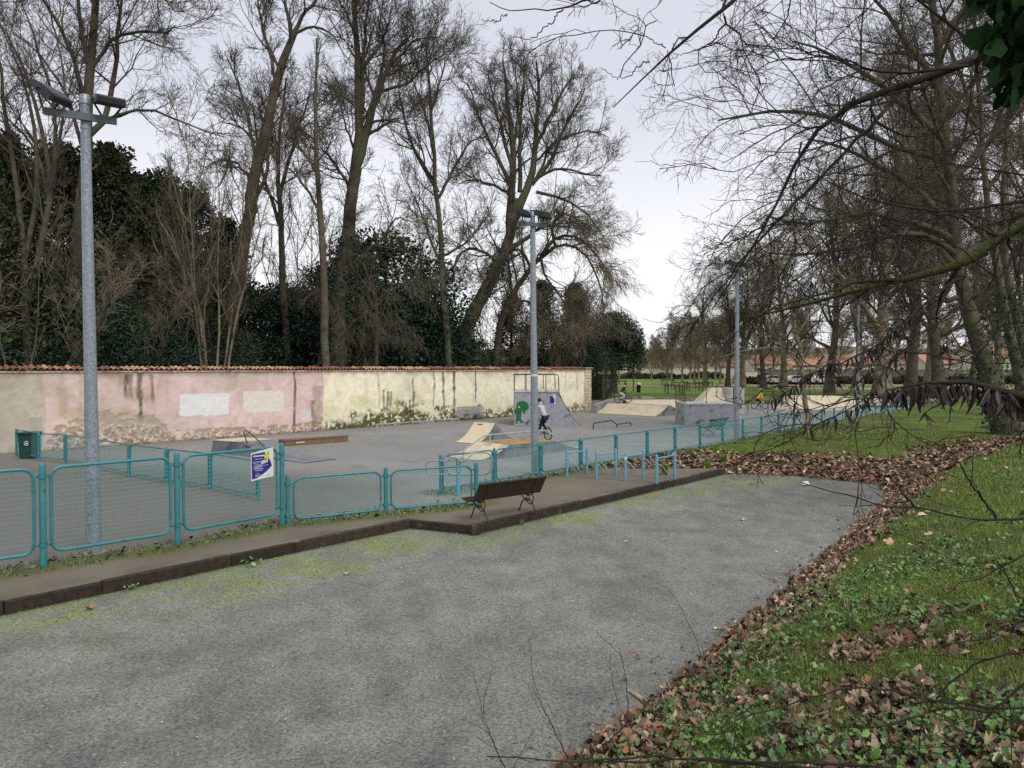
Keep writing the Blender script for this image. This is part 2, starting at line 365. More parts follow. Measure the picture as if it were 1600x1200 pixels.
def std_cfg(dens=1., L1=.42, rend=.0095, up=.12, wob=.16, droop=0):
    rend *= .78
    return [dict(n=max(3, int(12 * dens)), s=4, t0=.2, ang=48, lf=0, lenabs=L1 * 7.4, lv=.5, K=6, up=up, wob=wob, rf=.5, rend=.02, tip=.4),
            dict(n=7, s=3, t0=.15, ang=40, lf=.52, K=4, up=up * .6 - droop, wob=wob * .9, rf=.55, rend=.011, tip=.3),
            dict(n=6, s=3, t0=.2, ang=40, lf=.55, K=3, up=up * .5 - droop * 1.5, wob=wob, rf=.6, rend=rend, tip=.2, Lmin=.35),
            dict(n=2, s=3, t0=.35, ang=38, lf=.8, K=2, up=up * .5 - droop * 2, wob=wob * 1.3, rf=.7, rend=rend * .9, tip=.2, Lmin=.25)]
def leafcards(pts, size, rs, dirs=None, fold=.25, aspect=.6):
    """folded leaf-shaped quads (two triangles sharing a midrib) at pts"""
    n = len(pts); d = norm(rs.normal(size=(n, 3)) if dirs is None else dirs + .5 * rs.normal(size=(n, 3)))
    q = rs.normal(size=(n, 3)); u = norm(np.cross(d, q)); nn = np.cross(d, u)
    s = (size * (.6 + .8 * rs.rand(n)))[:, None]
    V = np.stack([pts, pts + d * s * .5 + u * s * aspect * .5 + nn * s * fold * .5, pts + d * s, pts + d * s * .5 - u * s * aspect * .5 + nn * s * fold * .5], 1)
    b = (np.arange(n) * 4)[:, None]; F = np.concatenate([b + np.array([[0, 1, 2]]), b + np.array([[0, 2, 3]])])
    return V.reshape(-1, 3), F
def trunk_mesh(limbs_tr, s=9, rs=None):
    ps = []
    for P, R in limbs_tr:
        V, F = tubes_np(P[None], R[None], s); ps.append((V, F))
    return join(ps)
def flare(R, k=1.45, n=2):
    R = R.copy(); R[0] *= k; R[1] *= 1 + (k - 1) * .25; return R

def hero_tree(name, label, cat, D, limbs, cfg, seed, group=None, bark='bark', twig='twig', ivy=0, zbase=0.0, ivyr=.5, ivyt=.7, main=1, extra_d=None):
    """limbs: list of ([(px,py,dD)...], r0, r1), traced at forward distance D; the first is the trunk"""
    rs = R_(seed); L3 = []
    for k, (pts, r0, r1) in enumerate(limbs):
        Q = [A(p[0], p[1], D + (p[2] if len(p) > 2 else 0)) for p in pts]
        if k == 0: Q[0].z = zbase - .1
        Q = np.array([tuple(q) for q in Q]); K = 14 if k < main else 10
        if k: r0, r1 = r0 * 1.3, r1 * 1.25
        P, R = resample(Q, np.linspace(r0, r1, len(Q)), K)
        P[1:] += rs.normal(size=(K - 1, 3)) * min(.05, r0 * .3)
        if k == 0: R = flare(R)
        L3.append((P, R))
    base = Vector(L3[0][0][0]); base.z = zbase
    t = thing(name, label, cat, base, group=group); b = np.array(base)
    V, F = trunk_mesh([(P - b, R) for P, R in L3], 9)
    tr = link('trunk', mesh_np('trunk', V, F, True), bark, t)
    # crown starts on every limb (resampled to one length); the trunk's lower half carries fewer
    LL = []
    for k, (P, R) in enumerate(L3):
        if k == 0 and len(L3) > 1: P, R = P[5:], R[5:]
        P2, R2 = resample(P, R, 10); LL.append((P2 - b, R2))
    res = crown_levels(LL, rs, cfg)
    V, F = join([tubes_np(*r) for r in res[:max(1, len(res) - 2)]]); br = link('branches', mesh_np('branches', V, F, True), bark, t)
    V, F = join([tubes_np(*r) for r in res[max(1, len(res) - 2):]]); link('twigs', mesh_np('twigs', V, F), twig, br)
    if ivy:
        P, R = L3[0]; n = ivy; x = rs.rand(n) * ivyt * (len(P) - 1); i = x.astype(int); f = (x - i)[:, None]
        c = P[i] * (1 - f) + P[np.minimum(i + 1, len(P) - 1)] * f
        a = rs.rand(n) * 2 * PI; rr = R[i] + ivyr * rs.rand(n) ** 1.5 * (.4 + .9 * vn(c[:, 2] * .7, a * 2, seed))
        c = c + np.stack([np.cos(a) * rr, np.sin(a) * rr, .3 * rs.normal(size=n)], 1)
        V, F = leafcards(c - b, .17, rs); link('ivy', mesh_np('ivy', V, F), 'ivy', t, kind='stuff')
    return t
def proto_tree(name, seed, H, nl, cfg, r0=.35, spread=.5, lean=.0, bark='bark', twig='twig', first=.25, upl=.12, stems=1, lf=.5, splay=.12):
    rs = R_(seed); t = thing(name, 'x', 'tree'); BASE[t] = Vector((0, 0, 0)); TR = []
    for sidx in range(stems):
        K = 12; P = np.zeros((K, 3)); d = np.array([lean, 0, 1.]); 
        if stems > 1:
            a = 2 * PI * sidx / stems + rs.rand(); d = norm(np.array([math.cos(a) * splay, math.sin(a) * splay, 1.])); P[0] = [math.cos(a) * .25, math.sin(a) * .25, -.15]
        else: P[0] = [0, 0, -.15]
        h = H * (1 if stems == 1 else .75 + .35 * rs.rand())
        for k in range(1, K): d = norm(d + rs.normal(size=3) * [.05, .05, .0]); P[k] = P[k - 1] + d * h / (K - 1)
        R = np.linspace(r0, r0 * .12, K); TR.append((P, flare(R, 1.5) if stems == 1 else R))
    V, F = trunk_mesh(TR, 9 if stems == 1 else 6); 
    P = np.stack([p for p, r in TR]); R = np.stack([r for p, r in TR])
    lp, lr = sprout(P, R, nl, rs, t0=first, t1=.98, ang=48, angv=9, lf=lf, K=10, up=upl, wob=.09, rf=.5, rend=.03, tip=.55)
    V2, F2 = join([(V, F), tubes_np(lp, lr, 6)]); link('trunk', mesh_np('trunk', V2, F2, True), bark, t)
    res = crown_levels([(lp[i], lr[i]) for i in range(len(lp))] + [resample(p[4:], r[4:], 10) for p, r in TR], rs, cfg)
    V, F = join([tubes_np(*r) for r in res[:max(1, len(res) - 2)]]); br = link('branches', mesh_np('branches', V, F, True), bark, t)
    V, F = join([tubes_np(*r) for r in res[max(1, len(res) - 2):]]); link('twigs', mesh_np('twigs', V, F), twig, br)
    return t
def evergreen(name, seed, H, Rr, shape, n, size, m='evergreen', skirt=.02, trunkr=.25, clump=220):
    """shape: fn(t in 0..1) -> radius factor. Leaves sit in clumps around boughs; gaps stay between clumps"""
    rs = R_(seed); t = thing(name, 'x', 'tree'); BASE[t] = Vector((0, 0, 0))
    P = np.array([[0, 0, -.2], [.1, 0, H * .3], [0, .1, H * .6], [0, 0, H * .93]]); P, R = resample(P, np.array([trunkr * 1.3, trunkr, trunkr * .6, .04]), 8)
    tz = skirt + (1 - skirt) * rs.rand(clump) ** .9; a = rs.rand(clump) * 2 * PI; rad = Rr * shape(tz) * (.35 + .65 * rs.rand(clump) ** .4) * (.75 + .5 * vn(a * 1.3, tz * 5, seed))
    c = np.stack([np.cos(a) * rad, np.sin(a) * rad, tz * H], 1)
    st = np.stack([np.cos(a) * .05, np.sin(a) * .05, np.maximum(tz * H - rad * .5, .3)], 1)
    B = np.stack([st + (c - st) * k for k in np.linspace(0, 1, 4)], 1); B[:, 1:3, 2] -= rad[:, None] * .05
    V, F = join([tubes_np(P[None], R[None], 7), tubes_np(B, np.tile(np.linspace(.05, .015, 4), (clump, 1)), 3)])
    link('trunk', mesh_np('trunk', V, F, True), 'bark', t)
    k = rs.randint(0, clump, n); cs = (.22 + .2 * rs.rand(clump)) * Rr * (.5 + .6 * shape(tz))
    off = norm(rs.normal(size=(n, 3))) * (rs.rand(n) ** .5)[:, None] * cs[k][:, None] * [1, 1, .7]
    pts = c[k] + off; d = norm(off + [0, 0, -.05])
    V, F = leafcards(pts, size, rs, dirs=d); link('crown', mesh_np('crown', V, F), m, t)
    return t
# ------------------------------------------------------------------ layout lines, metres
FENCE0, FENCE1 = (-0.49, 20.2), (30.1, 55.0)                    # long low fence, a straight run
toe = [(-6.5, -6.), (-3., -1.), (-1.1, 3.2), (.433, 6.22), (1.51, 7.55), (2.85, 9.37), (4.21, 11.27), (5.9, 13.6), (7.75, 16.2), (9.73, 18.96), (12.4, 22.6), (16.2, 26.7), (23., 31.), (34., 36.), (60., 44.)]
court = [(-30, -12), (-30, 2.0), (-6.99 - 6, 10.04 - 5.3), (-6.99, 10.04), (-2.16, 15.5), (-.78, 14.9), (6.68, 23.35), (7.6, 23.3), (8.95, 22.9), (10.6, 21.2), (9.73, 18.96)] + [toe[k] for k in range(8, -1, -1)] + [(-8, -12)]
wall0, wall1 = Vector((-26.35, 18.4, 0)), Vector((5.49, 54.9, 0))
wdir = (wall1 - wall0).normalized()
tarmac = [(-40, 3.0), (-30, 12.), (wall0.x - .2, wall0.y + .3), (5.3, 55.2), (8.4, 66.2), (37., 64.), (33.8, 59.2), FENCE1, FENCE0, (-.85, 17.4), (-2.78, 16.1), (-4.73, 15.0), (-6.04, 13.25), (-7.55, 11.87), (-12, 8.2), (-20, 1.5), (-30, -5.)]
terrace = [(-12.99, 4.74), (-6.99, 10.04), (-2.16, 15.5), (-.78, 14.9), (6.68, 23.35), (2.3, 23.3), (-.49, 20.2), (-.85, 17.4), (-2.78, 16.1), (-4.73, 15.0), (-6.04, 13.25), (-7.55, 11.87), (-12, 8.2), (-20, 1.5), (-22, -1)]
def zlawn(x, y):
    s = (x + y) / math.sqrt(2)
    return np.interp(s, [20, 24, 33, 60, 90, 200], [.0, .02, .2, .38, .55, .55])
def zfun(x, y):
    x = np.asarray(x, float); y = np.asarray(y, float)
    d, sg = pdist(x, y, toe); sd = d * sg
    inc = inpoly(x, y, court); dc, _ = pdist(x, y, court, True)
    z = zlawn(x, y) * sst(0, 2.2, dc) + (-.16) * (1 - sst(0, 2.2, dc))
    hmax = np.interp(y, [0, 12, 24, 40, 70], [1.75, 1.6, 1.25, .55, .1]); bk = hmax * (1 - np.exp(-np.maximum(sd, 0) * .52 / hmax * 1.15))
    bk = bk * sst(-.1, .5, sd)
    near = sst(34, 20, y) 
    base = np.where(sd > 0, -.17 * near + z * (1 - near), z)
    z = np.where(sd > 0, base + bk + .10 * (fbm(x * .6, y * .6, 5) - .5) * sst(0, 1.5, sd), z + .03 * (fbm(x * .9, y * .9, 6) - .5) * sst(.2, 2, dc))
    z = np.where(inc, -.18 - .12 * np.minimum(1, dc / .3), z)
    for poly in (tarmac, terrace):
        i = inpoly(x, y, poly); dd, _ = pdist(x, y, poly, True); z = np.where(i, np.minimum(z, -.02 - .3 * np.minimum(1, dd / .4)), z)
    return z
def flat(name, poly, z, m, nx=None, colfn=None, step=None, zf=None):
    """a level sheet over a polygon, gridded when it carries painted colour"""
    if step is None:
        me = bpy.data.meshes.new(name); me.from_pydata([(p[0], p[1], z) for p in poly], [], [tuple(range(len(poly)))])
        bm = bmesh.new(); bm.from_mesh(me); bmesh.ops.triangulate(bm, faces=bm.faces)
        for f in bm.faces:
            if f.normal.z < 0: f.normal_flip()
        bm.to_mesh(me); bm.free()
        return tag(link(name, me, m), kind='structure')
# soil / lawn heightfield, finer near the camera
def axis(a, b, d0, g, c):
    r = [c]; d = d0
    while r[-1] < b: r.append(r[-1] + d); d *= g
    l = [c]; d = d0
    while l[-1] > a: l.append(l[-1] - d); d *= g
    return np.array(sorted(set(l[1:] + r)))
gx = axis(-30, 140, .13, 1.025, 3.4); gy = axis(-10, 75, .11, 1.0165, 5.)
X, Y = np.meshgrid(gx, gy); Z = zfun(X, Y)
Z = np.where(Y > 66.3, .55, Z)
dto, sgt = pdist(X, Y, toe); SD = dto * sgt; DC, _ = pdist(X, Y, court, True)
def leafiness(x, y):
    d, sg = pdist(x, y, toe); sd = d * sg; dc, _ = pdist(x, y, court, True)
    inc = inpoly(x, y, court)
    s = (x + y) / math.sqrt(2); n = fbm(x * .7, y * .7, 21)
    north = sst(5.2, 2.2, dc + 2.2 * (n - .5)) * (y > 20.5) * (sd < 1.2) * sst(1.2, 4., x)     # drift beyond the court
    gully = sst(2.0, .5, d + (n - .5) * 1.8) * (y > 18) * sst(40, 30, x)
    band = sst(.9, .25, np.abs(sd - .3) + (n - .5) * .9) * (y < 24)
    low = (sd > .3) * sst(8.5, 5.2, y) * sst(.46, .64, fbm(x * 1.5, y * 1.5, 22) + .10 * sst(6., 4.3, y))
    return np.clip(np.maximum(np.maximum(north, gully), np.maximum(band, low)), 0, 1) * np.where(inc, 0., 1.)
LF = leafiness(X, Y)
gA, gB, soil, lea = np.array(srgb(92, 112, 40)), np.array(srgb(78, 98, 34)), np.array(srgb(70, 58, 44)), np.array(srgb(92, 72, 60))
n1 = fbm(X * .5, Y * .5, 31)[..., None]; n2 = fbm(X * 2.2, Y * 2.2, 33)[..., None]
n3 = fbm(X * 5.5, Y * 5.5, 34)[..., None]; gcol = gA * n1 + gB * (1 - n1)
col = gcol * (.72 + .3 * n2 + .3 * n3)
ws = sst(.46, .64, fbm(X * 1.1, Y * 1.1, 35) + .1 * sst(10, 4, Y))[..., None] * .6
col = col * (1 - ws) + soil * ws
bare = (sst(.9, .3, np.abs(Y - 38.5 - (X - 24) * .12) / 1.6) * sst(.35, .6, n2[..., 0]))[..., None] * .6
col = col * (1 - bare) + np.array(srgb(96, 84, 60)) * bare
LFc = LF[..., None]; col = col * (1 - LFc) + lea * (.7 + .5 * n2) * LFc
ny, nx = X.shape; I = np.arange(ny * nx).reshape(ny, nx)
F = np.stack([I[:-1, :-1], I[:-1, 1:], I[1:, 1:], I[1:, :-1]], -1).reshape(-1, 4)
lawn = link('lawn_bank', mesh_np('lawn_bank', np.stack([X, Y, Z], -1), F, True, col.reshape(-1, 3)), 'ground_paint'); tag(lawn, kind='structure')
# the sunken gravel court
gx2 = np.arange(-13.5, 11.6, .09); gy2 = axis(-3, 24.6, .06, 1.006, 6.)
X2, Y2 = np.meshgrid(gx2, gy2)
kd, _ = pdist(X2, Y2, [(-12.99, 4.74), (-6.99, 10.04), (-2.16, 15.5), (-.78, 14.9), (6.68, 23.35)])
a = fbm(X2 * .55, Y2 * .35, 41, 5); b = fbm(X2 * 3.1, Y2 * 2.1, 43, 4); c_ = vn(X2 * 14, Y2 * 14, 45)
g1, g2 = np.array(srgb(133, 134, 126)), np.array(srgb(94, 96, 91))
b3 = fbm(X2 * 1.3, Y2 * .7, 44, 5); k = np.clip(.56 + (a - .5) * .35 + (b3 - .5) * .3 + (b - .5) * 1.0 + .12 * (vn(X2 * 11, Y2 * 11, 46) - .5) - .25 * sst(9, 5.5, Y2), 0, 1)[..., None]
col = g1 * k + g2 * (1 - k)
damp = (sst(5.5, 1.0, np.hypot((X2 - 9.2) / 1.0, (Y2 - 19.8) / 1.6)) * .45)[..., None]
col = col * (1 - damp * .5)
moss = sst(.0, 1., (1.9 - kd) * .42 + (fbm(X2 * .8, Y2 * .8, 47) - .45) * 2.2 - .05) * sst(.28, .55, fbm(X2 * 4.5, Y2 * 4.5, 48)) * (kd < 2.6) * sst(-8.5, -5.5, X2)
moss = np.maximum(moss, sst(1.1, .3, np.hypot((X2 - 7.0) / 1.6, (Y2 - 21.9) / .9)) * sst(.35, .6, fbm(X2 * 3, Y2 * 3, 49)))
moss = (moss * .8)[..., None]; col = col * (1 - moss) + np.array(srgb(122, 132, 80)) * moss
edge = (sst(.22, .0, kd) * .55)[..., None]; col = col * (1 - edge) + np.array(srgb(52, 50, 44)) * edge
Zc = -.18 + .006 * (b - .5) + .008 * (a - .5)
ny, nx = X2.shape; I = np.arange(ny * nx).reshape(ny, nx)
F = np.stack([I[:-1, :-1], I[:-1, 1:], I[1:, 1:], I[1:, :-1]], -1).reshape(-1, 4)
cx = (X2[:-1, :-1] + X2[1:, 1:]) / 2; cy = (Y2[:-1, :-1] + Y2[1:, 1:]) / 2
inn = inpoly(cx, cy, court); dd, sg = pdist(cx, cy, court, True)
F = F[(inn | (dd < .5)).ravel() & ~inpoly(cx, cy, terrace).ravel() | (inpoly(cx, cy, terrace) & (dd < .09)).ravel()]
used = np.unique(F); remap = np.zeros(ny * nx, int); remap[used] = np.arange(len(used))
V2 = np.stack([X2, Y2, Zc], -1).reshape(-1, 3)[used]
cg = link('gravel_court', mesh_np('gravel_court', V2, remap[F], True, col.reshape(-1, 3)[used]), 'court_paint'); tag(cg, kind='structure')
def court_moss(x, y):
    kd, _ = pdist(x, y, [(-12.99, 4.74), (-6.99, 10.04), (-2.16, 15.5), (-.78, 14.9), (6.68, 23.35)])
    m = sst(.0, 1., (1.9 - kd) * .42 + (fbm(x * .8, y * .8, 47) - .45) * 2.2 - .05) * (kd < 2.6) * sst(-8.5, -5.5, x)
    return np.maximum(m, .8 * sst(1.1, .3, np.hypot((x - 7.0) / 1.6, (y - 21.9) / .9)))
# skate ground and terrace path
def grid_poly(name, poly, z, m, step, colfn):
    xs = [p[0] for p in poly]; ys = [p[1] for p in poly]
    bm = bmesh.new(); bm.faces.new([bm.verts.new((p[0], p[1], z)) for p in poly])
    for x in np.arange(max(min(xs), -14), max(xs), step): bmesh.ops.bisect_plane(bm, geom=bm.verts[:] + bm.edges[:] + bm.faces[:], plane_co=(x, 0, 0), plane_no=(1, 0, 0))
    for y in np.arange(max(min(ys), 2), max(ys), step): bmesh.ops.bisect_plane(bm, geom=bm.verts[:] + bm.edges[:] + bm.faces[:], plane_co=(0, y, 0), plane_no=(0, 1, 0))
    bmesh.ops.triangulate(bm, faces=bm.faces)
    for f in bm.faces:
        if f.normal.z < 0: f.normal_flip()
    me = bpy.data.meshes.new(name); bm.to_mesh(me); bm.free()
    co = np.empty(len(me.vertices) * 3, np.float32); me.vertices.foreach_get('co', co); co = co.reshape(-1, 3)
    a = me.color_attributes.new('Col', 'FLOAT_COLOR', 'POINT'); c4 = np.ones((len(co), 4), np.float32); c4[:, :3] = colfn(co[:, 0], co[:, 1]); a.data.foreach_set('color', c4.ravel())
    return tag(link(name, me, m), kind='structure')
def tar_col(x, y):
    n = fbm(x * .35, y * .35, 54)[:, None]; n2 = fbm(x * 1.6, y * 1.1, 55)[:, None]
    c = np.array(srgb(146, 145, 142)) * n + np.array(srgb(126, 125, 122)) * (1 - n); c = c * (.92 + .16 * n2)
    old = (sst(23.5, 18.5, y + .25 * x + 2.2 * (fbm(x * .3, y * .3, 56) - .5)) * sst(-1., -5, x))[:, None]
    c = c * (1 - old) + np.array(srgb(104, 100, 94)) * (.9 + .2 * n2) * old
    d, _ = pdist(x, y, [(wall0.x, wall0.y), (wall1.x, wall1.y)]); v = (sst(3.2, .6, d + n[:, 0]) * .35)[:, None]; c = c * (1 - v) + np.array(srgb(104, 102, 98)) * v
    st = (sst(.66, .74, fbm(x * .9, y * .5, 57)) * .3)[:, None]; return c * (1 - st) + np.array(srgb(96, 92, 86)) * st
fline = [(-20, 1.5), (-12, 8.2), (-7.55, 11.87), (-6.04, 13.25), (-4.73, 15.0), (-2.78, 16.1), (-.85, 17.4), (-.49, 20.2), (2.3, 23.3)]
def terr_col(x, y):
    d, _ = pdist(x, y, fline); dk, _ = pdist(x, y, [(-12.99, 4.74), (-6.99, 10.04), (-2.16, 15.5), (-.78, 14.9), (6.68, 23.35)])
    n = fbm(x * 1.2, y * 1.2, 51)[:, None]; c = np.array(srgb(124, 115, 102)) * n + np.array(srgb(98, 91, 81)) * (1 - n)
    v = (sst(.75, .3, d + .5 * (fbm(x * 2.5, y * 2.5, 52) - .5)))[:, None] * .85
    c = c * (1 - v) + np.array(srgb(88, 92, 50)) * v
    v = (sst(.5, .1, dk) * sst(.45, .65, fbm(x * 2, y * 2, 53)))[:, None] * .5
    return c * (1 - v) + np.array(srgb(70, 72, 44)) * v
grid_poly('skatepark_tarmac', tarmac, .0, 'tarmac_paint', .5, tar_col)
grid_poly('terrace_path', terrace, .004, 'terr_paint', .3, terr_col)
# the park beyond: raised lawn, a cross path, wooded rise
mat('grass_far', srgb(102, 126, 42), srgb(84, 108, 36), .95, .25, 8, c3=srgb(120, 120, 62), s3=.12, bump=.02, bscale=8)
flat('park_lawn', [(-900, 60), (-60, 57), (5.8, 57), (8.4, 66.6), (900, 66.6), (900, 700), (-900, 700)], .545, 'grass_far')
flat('ground', [(-1500, -1500), (1500, -1500), (1500, 1500), (-1500, 1500)], -.6, 'hill')
flat('park_path', [(30, 92), (46, 89), (140, 84), (140, 93), (46, 99), (34, 97)], .556, 'path')
flat('park_path', [(14, 108), (60, 112), (140, 118), (140, 122), (60, 116), (12, 111)], .556, 'path')
xs = np.linspace(-500, 500, 220); rows = []
for j, (yy, hh) in enumerate([(262, .5), (275, .75), (300, 1.), (340, 1.08), (400, 1.1)]):
    z = hh * (8.5 + 3.5 * fbm(xs * .02, xs * 0 + j * .3, 61) + 2.6 * (fbm(xs * .25, xs * 0 + j, 62) - .3)) * (.2 if j == 0 else 1)
    rows.append(np.stack([xs, xs * 0 + yy, z], -1))
V = np.stack(rows); ny, nx = V.shape[:2]; I = np.arange(ny * nx).reshape(ny, nx); F = np.stack([I[:-1, :-1], I[:-1, 1:], I[1:, 1:], I[1:, :-1]], -1).reshape(-1, 4)
tag(link('wooded_hill', mesh_np('wooded_hill', V, F, True), 'hill'), kind='structure')

# ------------------------------------------------------------------ the long plastered wall
WL = (wall1 - wall0).length
def wall_u(px):
    r = ray(px, 600); n = Vector((-wdir.y, wdir.x, 0)); t = (wall0.dot(n)) / Vector((r.x, r.y, 0)).dot(n)
    return (Vector((r.x * t, r.y * t, 0)) - wall0).dot(wdir)
wt = thing('boundary_wall', 'long plastered wall, grey then pink then pale yellow, capped with clay roof tiles', 'wall', wall0, math.atan2(wdir.y, wdir.x))
nu, nv = 1050, 66; H0 = 3.02
u = np.linspace(0, WL, nu); v = np.linspace(-.05, H0, nv); U, V_ = np.meshgrid(u, v)
def s8(*c): return np.array(srgb(*c))
W = {p: wall_u(p) for p in (68, 280, 357, 380, 443, 460, 487, 505, 905, 915, 395, 270)}
nA = fbm(U * .8, V_ * .8, 71, 5)[..., None]; nB = fbm(U * 5, V_ * 5, 72, 4)[..., None]; nS = vn(U * 9, V_ * 13, 73)[..., None]
grey = s8(200, 192, 176) * nA + s8(176, 166, 148) * (1 - nA); pink = s8(226, 202, 196) * nA + s8(210, 184, 176) * (1 - nA); yel = s8(246, 239, 212) * (nA * .9 + .1) + s8(234, 226, 198) * (.9 - nA * .9)
e1 = W[68] + .35 * (fbm(V_ * 2, U * 0, 74) - .5); e2 = W[505] + .12 * (fbm(V_ * 3, U * 0, 75) - .5)
col = np.where((U < e1)[..., None], grey, np.where((U < e2)[..., None], pink, yel)) * (.85 + .3 * nB)
def over(col, m, c): m = np.clip(m, 0, 1)[..., None]; return col * (1 - m) + c * m
# tan weathering on the left part of the pink, crumbled base
tanz = sst(W[68], W[68] + 1, U) * sst(W[280] - .2, W[280] - 1.8, U)
col = over(col, tanz * sst(.42, .62, fbm(U * .9, V_ * 1.4, 76)) * .7, s8(188, 168, 140))
btop = np.interp(U, [0, W[68], W[68] + .4, W[280] - 3.5, W[280] - .9, W[280] - .5, W[505] - 1.5, W[505] - .5, W[505], WL], [.12, .15, .9, 1.55, 1.2, .52, .4, .5, .3, .3]) + .5 * (fbm(U * 1.6, V_ * 1.6, 77) - .5) * np.where(U < W[280] - .5, 1., .25)
rub = (V_ < btop) & (fbm(U * 4.5, V_ * 5.5, 99) + .5 * (btop - V_) > .5)
stones = (.6 * vn(U * 11 + V_ * 3, V_ * 14 - U * 2, 78) + .4 * vn(U * 19, V_ * 20, 178))[..., None]
rk = sst(.38, .6, stones); rubc = s8(212, 194, 178) * (.85 + .3 * nS) * rk + s8(140, 122, 106) * (.6 + .7 * nS) * (1 - rk)
mixr = np.where((V_ < btop * .72), 1., .55 + .45 * (nS[..., 0] > .5))
rubc2 = s8(176, 158, 134) * (.8 + .4 * nB)
col = np.where((rub & (U > W[68] + .1) & (U < W[505] - .3))[..., None], np.where((V_ < btop * .6)[..., None], rubc, rubc2), col)
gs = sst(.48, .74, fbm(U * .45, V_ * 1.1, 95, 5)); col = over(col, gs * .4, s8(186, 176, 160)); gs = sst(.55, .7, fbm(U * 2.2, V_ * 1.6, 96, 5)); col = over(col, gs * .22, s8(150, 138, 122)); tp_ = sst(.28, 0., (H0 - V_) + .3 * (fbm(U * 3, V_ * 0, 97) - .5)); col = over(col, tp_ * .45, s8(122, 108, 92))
# painted-out patches
def patch(p0, p1, z0, z1, c, a=1.):
    global col
    u0, u1 = wall_u(p0), wall_u(p1); q = .04 * (fbm(U * 6, V_ * 6, 80) - .5)
    m = (U > u0 + q) & (U < u1 + q) & (V_ > z0 + q) & (V_ < z1 + q); col = over(col, m * a, c * (.92 + .14 * nB))
def zat(px, py):
    uu = wall_u(px); D = (wall0 + wdir * uu).y; return A(px, py, D).z
patch(280, 357, zat(320, 649), zat(320, 615), s8(228, 228, 226)); patch(380, 443, zat(410, 644), zat(410, 611), s8(226, 222, 214), .8); patch(473, 489, zat(480, 657), zat(480, 641), s8(214, 206, 202))
patch(45, 66, .15, 1.35, s8(172, 168, 158), .8)
# yellow part: moss and blackened growth near the base
yz = sst(W[505] - .8, W[505] + .3, U)
gb = fbm(U * 1.8, V_ * 2.4, 81); gt = np.interp(U, [W[505] - .5, W[505] + 1.5, wall_u(600), wall_u(640), wall_u(700), wall_u(760), wall_u(860), WL], [.5, .6, 1.25, 1.05, .6, .6, .5, .35])
m = yz * sst(.25, -.35, (V_ - gt) + (gb - .5) * 1.7); col = over(col, m * sst(.3, .5, fbm(U * 7, V_ * 9, 82)), s8(104, 104, 66) * (.35 + 1.0 * nB))
m = sst(W[505] - .6, W[505] - .1, U) * sst(W[505] + 5, W[505] + .5, U) * sst(.75, .1, V_); col = over(col, m * sst(.4, .6, fbm(U * 8, V_ * 4, 83)) * .9, s8(78, 78, 44))
m = yz * sst(.62, .45, np.abs(V_ - 1.2)) * sst(.5, .7, fbm(U * 1.2, V_ * .8, 84)); col = over(col, m * .3, s8(206, 208, 130))
# run-down stains below leaking tiles, each with its own width and length
for px, wd, z1, z0, k, c in [(197, .14, 2.95, 1.9, .9, (70, 62, 54)), (205, .12, 2.95, 1.85, .8, (96, 88, 78)), (219, .13, 3., 1.0, .95, (74, 74, 44)), (237, .1, 2.95, 1.7, .8, (92, 88, 58)), (187, .1, 2.95, 2.5, .5, (120, 104, 88)),
        (97, .2, 2.95, 1.2, .35, (150, 124, 96)), (127, .12, 2.9, 1.4, .3, (150, 124, 96)), (460, .09, 3., .2, .95, (74, 60, 52)), (489, .16, 1.6, .1, .8, (104, 96, 80)), (497, .3, 2.3, .1, .5, (120, 110, 90)),
        (592, .1, 3., .9, .6, (140, 138, 80)), (599, .1, 2.0, .8, .9, (70, 72, 34)), (606, .12, 1.9, .9, .9, (64, 66, 32)), (611, .09, 1.9, .7, .8, (80, 84, 46)), (635, .12, 1.25, .1, .9, (62, 66, 32)), (641, .14, 1.4, .1, .9, (66, 70, 34)), (646, .1, 2.6, .1, .8, (60, 60, 40)), (678, .09, 3., .9, .75, (84, 80, 60)),
        (693, .12, 3., .6, .95, (62, 60, 44)), (709, .13, 3., .2, .95, (56, 54, 42)), (743, .09, 3., 1., .95, (70, 62, 50)), (822, .05, 3., 1.2, .8, (80, 74, 60)), (884, .05, 3., 1.6, .7, (90, 84, 70)), (902, .05, 3., 1.4, .7, (96, 90, 76)), (768, .4, 3., 2.85, .6, (96, 88, 72)), (700, .8, 3.02, 2.9, .6, (96, 88, 72)), (790, .6, 3.02, 2.88, .5, (96, 88, 72))]:
    uu = wall_u(px); wv = wd * (.6 + .9 * vn(V_ * 5, U * 0 + px, 85)); jit = .12 * (vn(V_ * 1.7, U * 0 + px, 86) - .5)
    m = sst(1., .35, np.abs(U - uu - jit) / wv) * sst(z0 - .15, z0 + .35, V_) * (V_ < z1) * (.55 + .45 * vn(V_ * 9, U * 4 + px, 87)); col = over(col, m * k, s8(*c))
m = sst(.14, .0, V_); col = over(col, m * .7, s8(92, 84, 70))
relief = .035 * (fbm(U * 1.1, V_ * 1.1, 90) - .5) + .022 * (fbm(U * 6, V_ * 7, 91) - .5) - .03 * (rub & (U > W[68]) & (U < W[505])) + .035 * ((stones[..., 0] > .55) & rub & (U > W[68]) & (U < W[505]) & (V_ < btop * .6))
Pw = np.stack([U, -relief, V_], -1); ny, nx = U.shape; I = np.arange(ny * nx).reshape(ny, nx)
F = np.stack([I[:-1, :-1], I[:-1, 1:], I[1:, 1:], I[1:, :-1]], -1).reshape(-1, 4)
link('plaster_face', mesh_np('plaster_face', Pw, F, True, col.reshape(-1, 3)), 'wall_paint', wt)
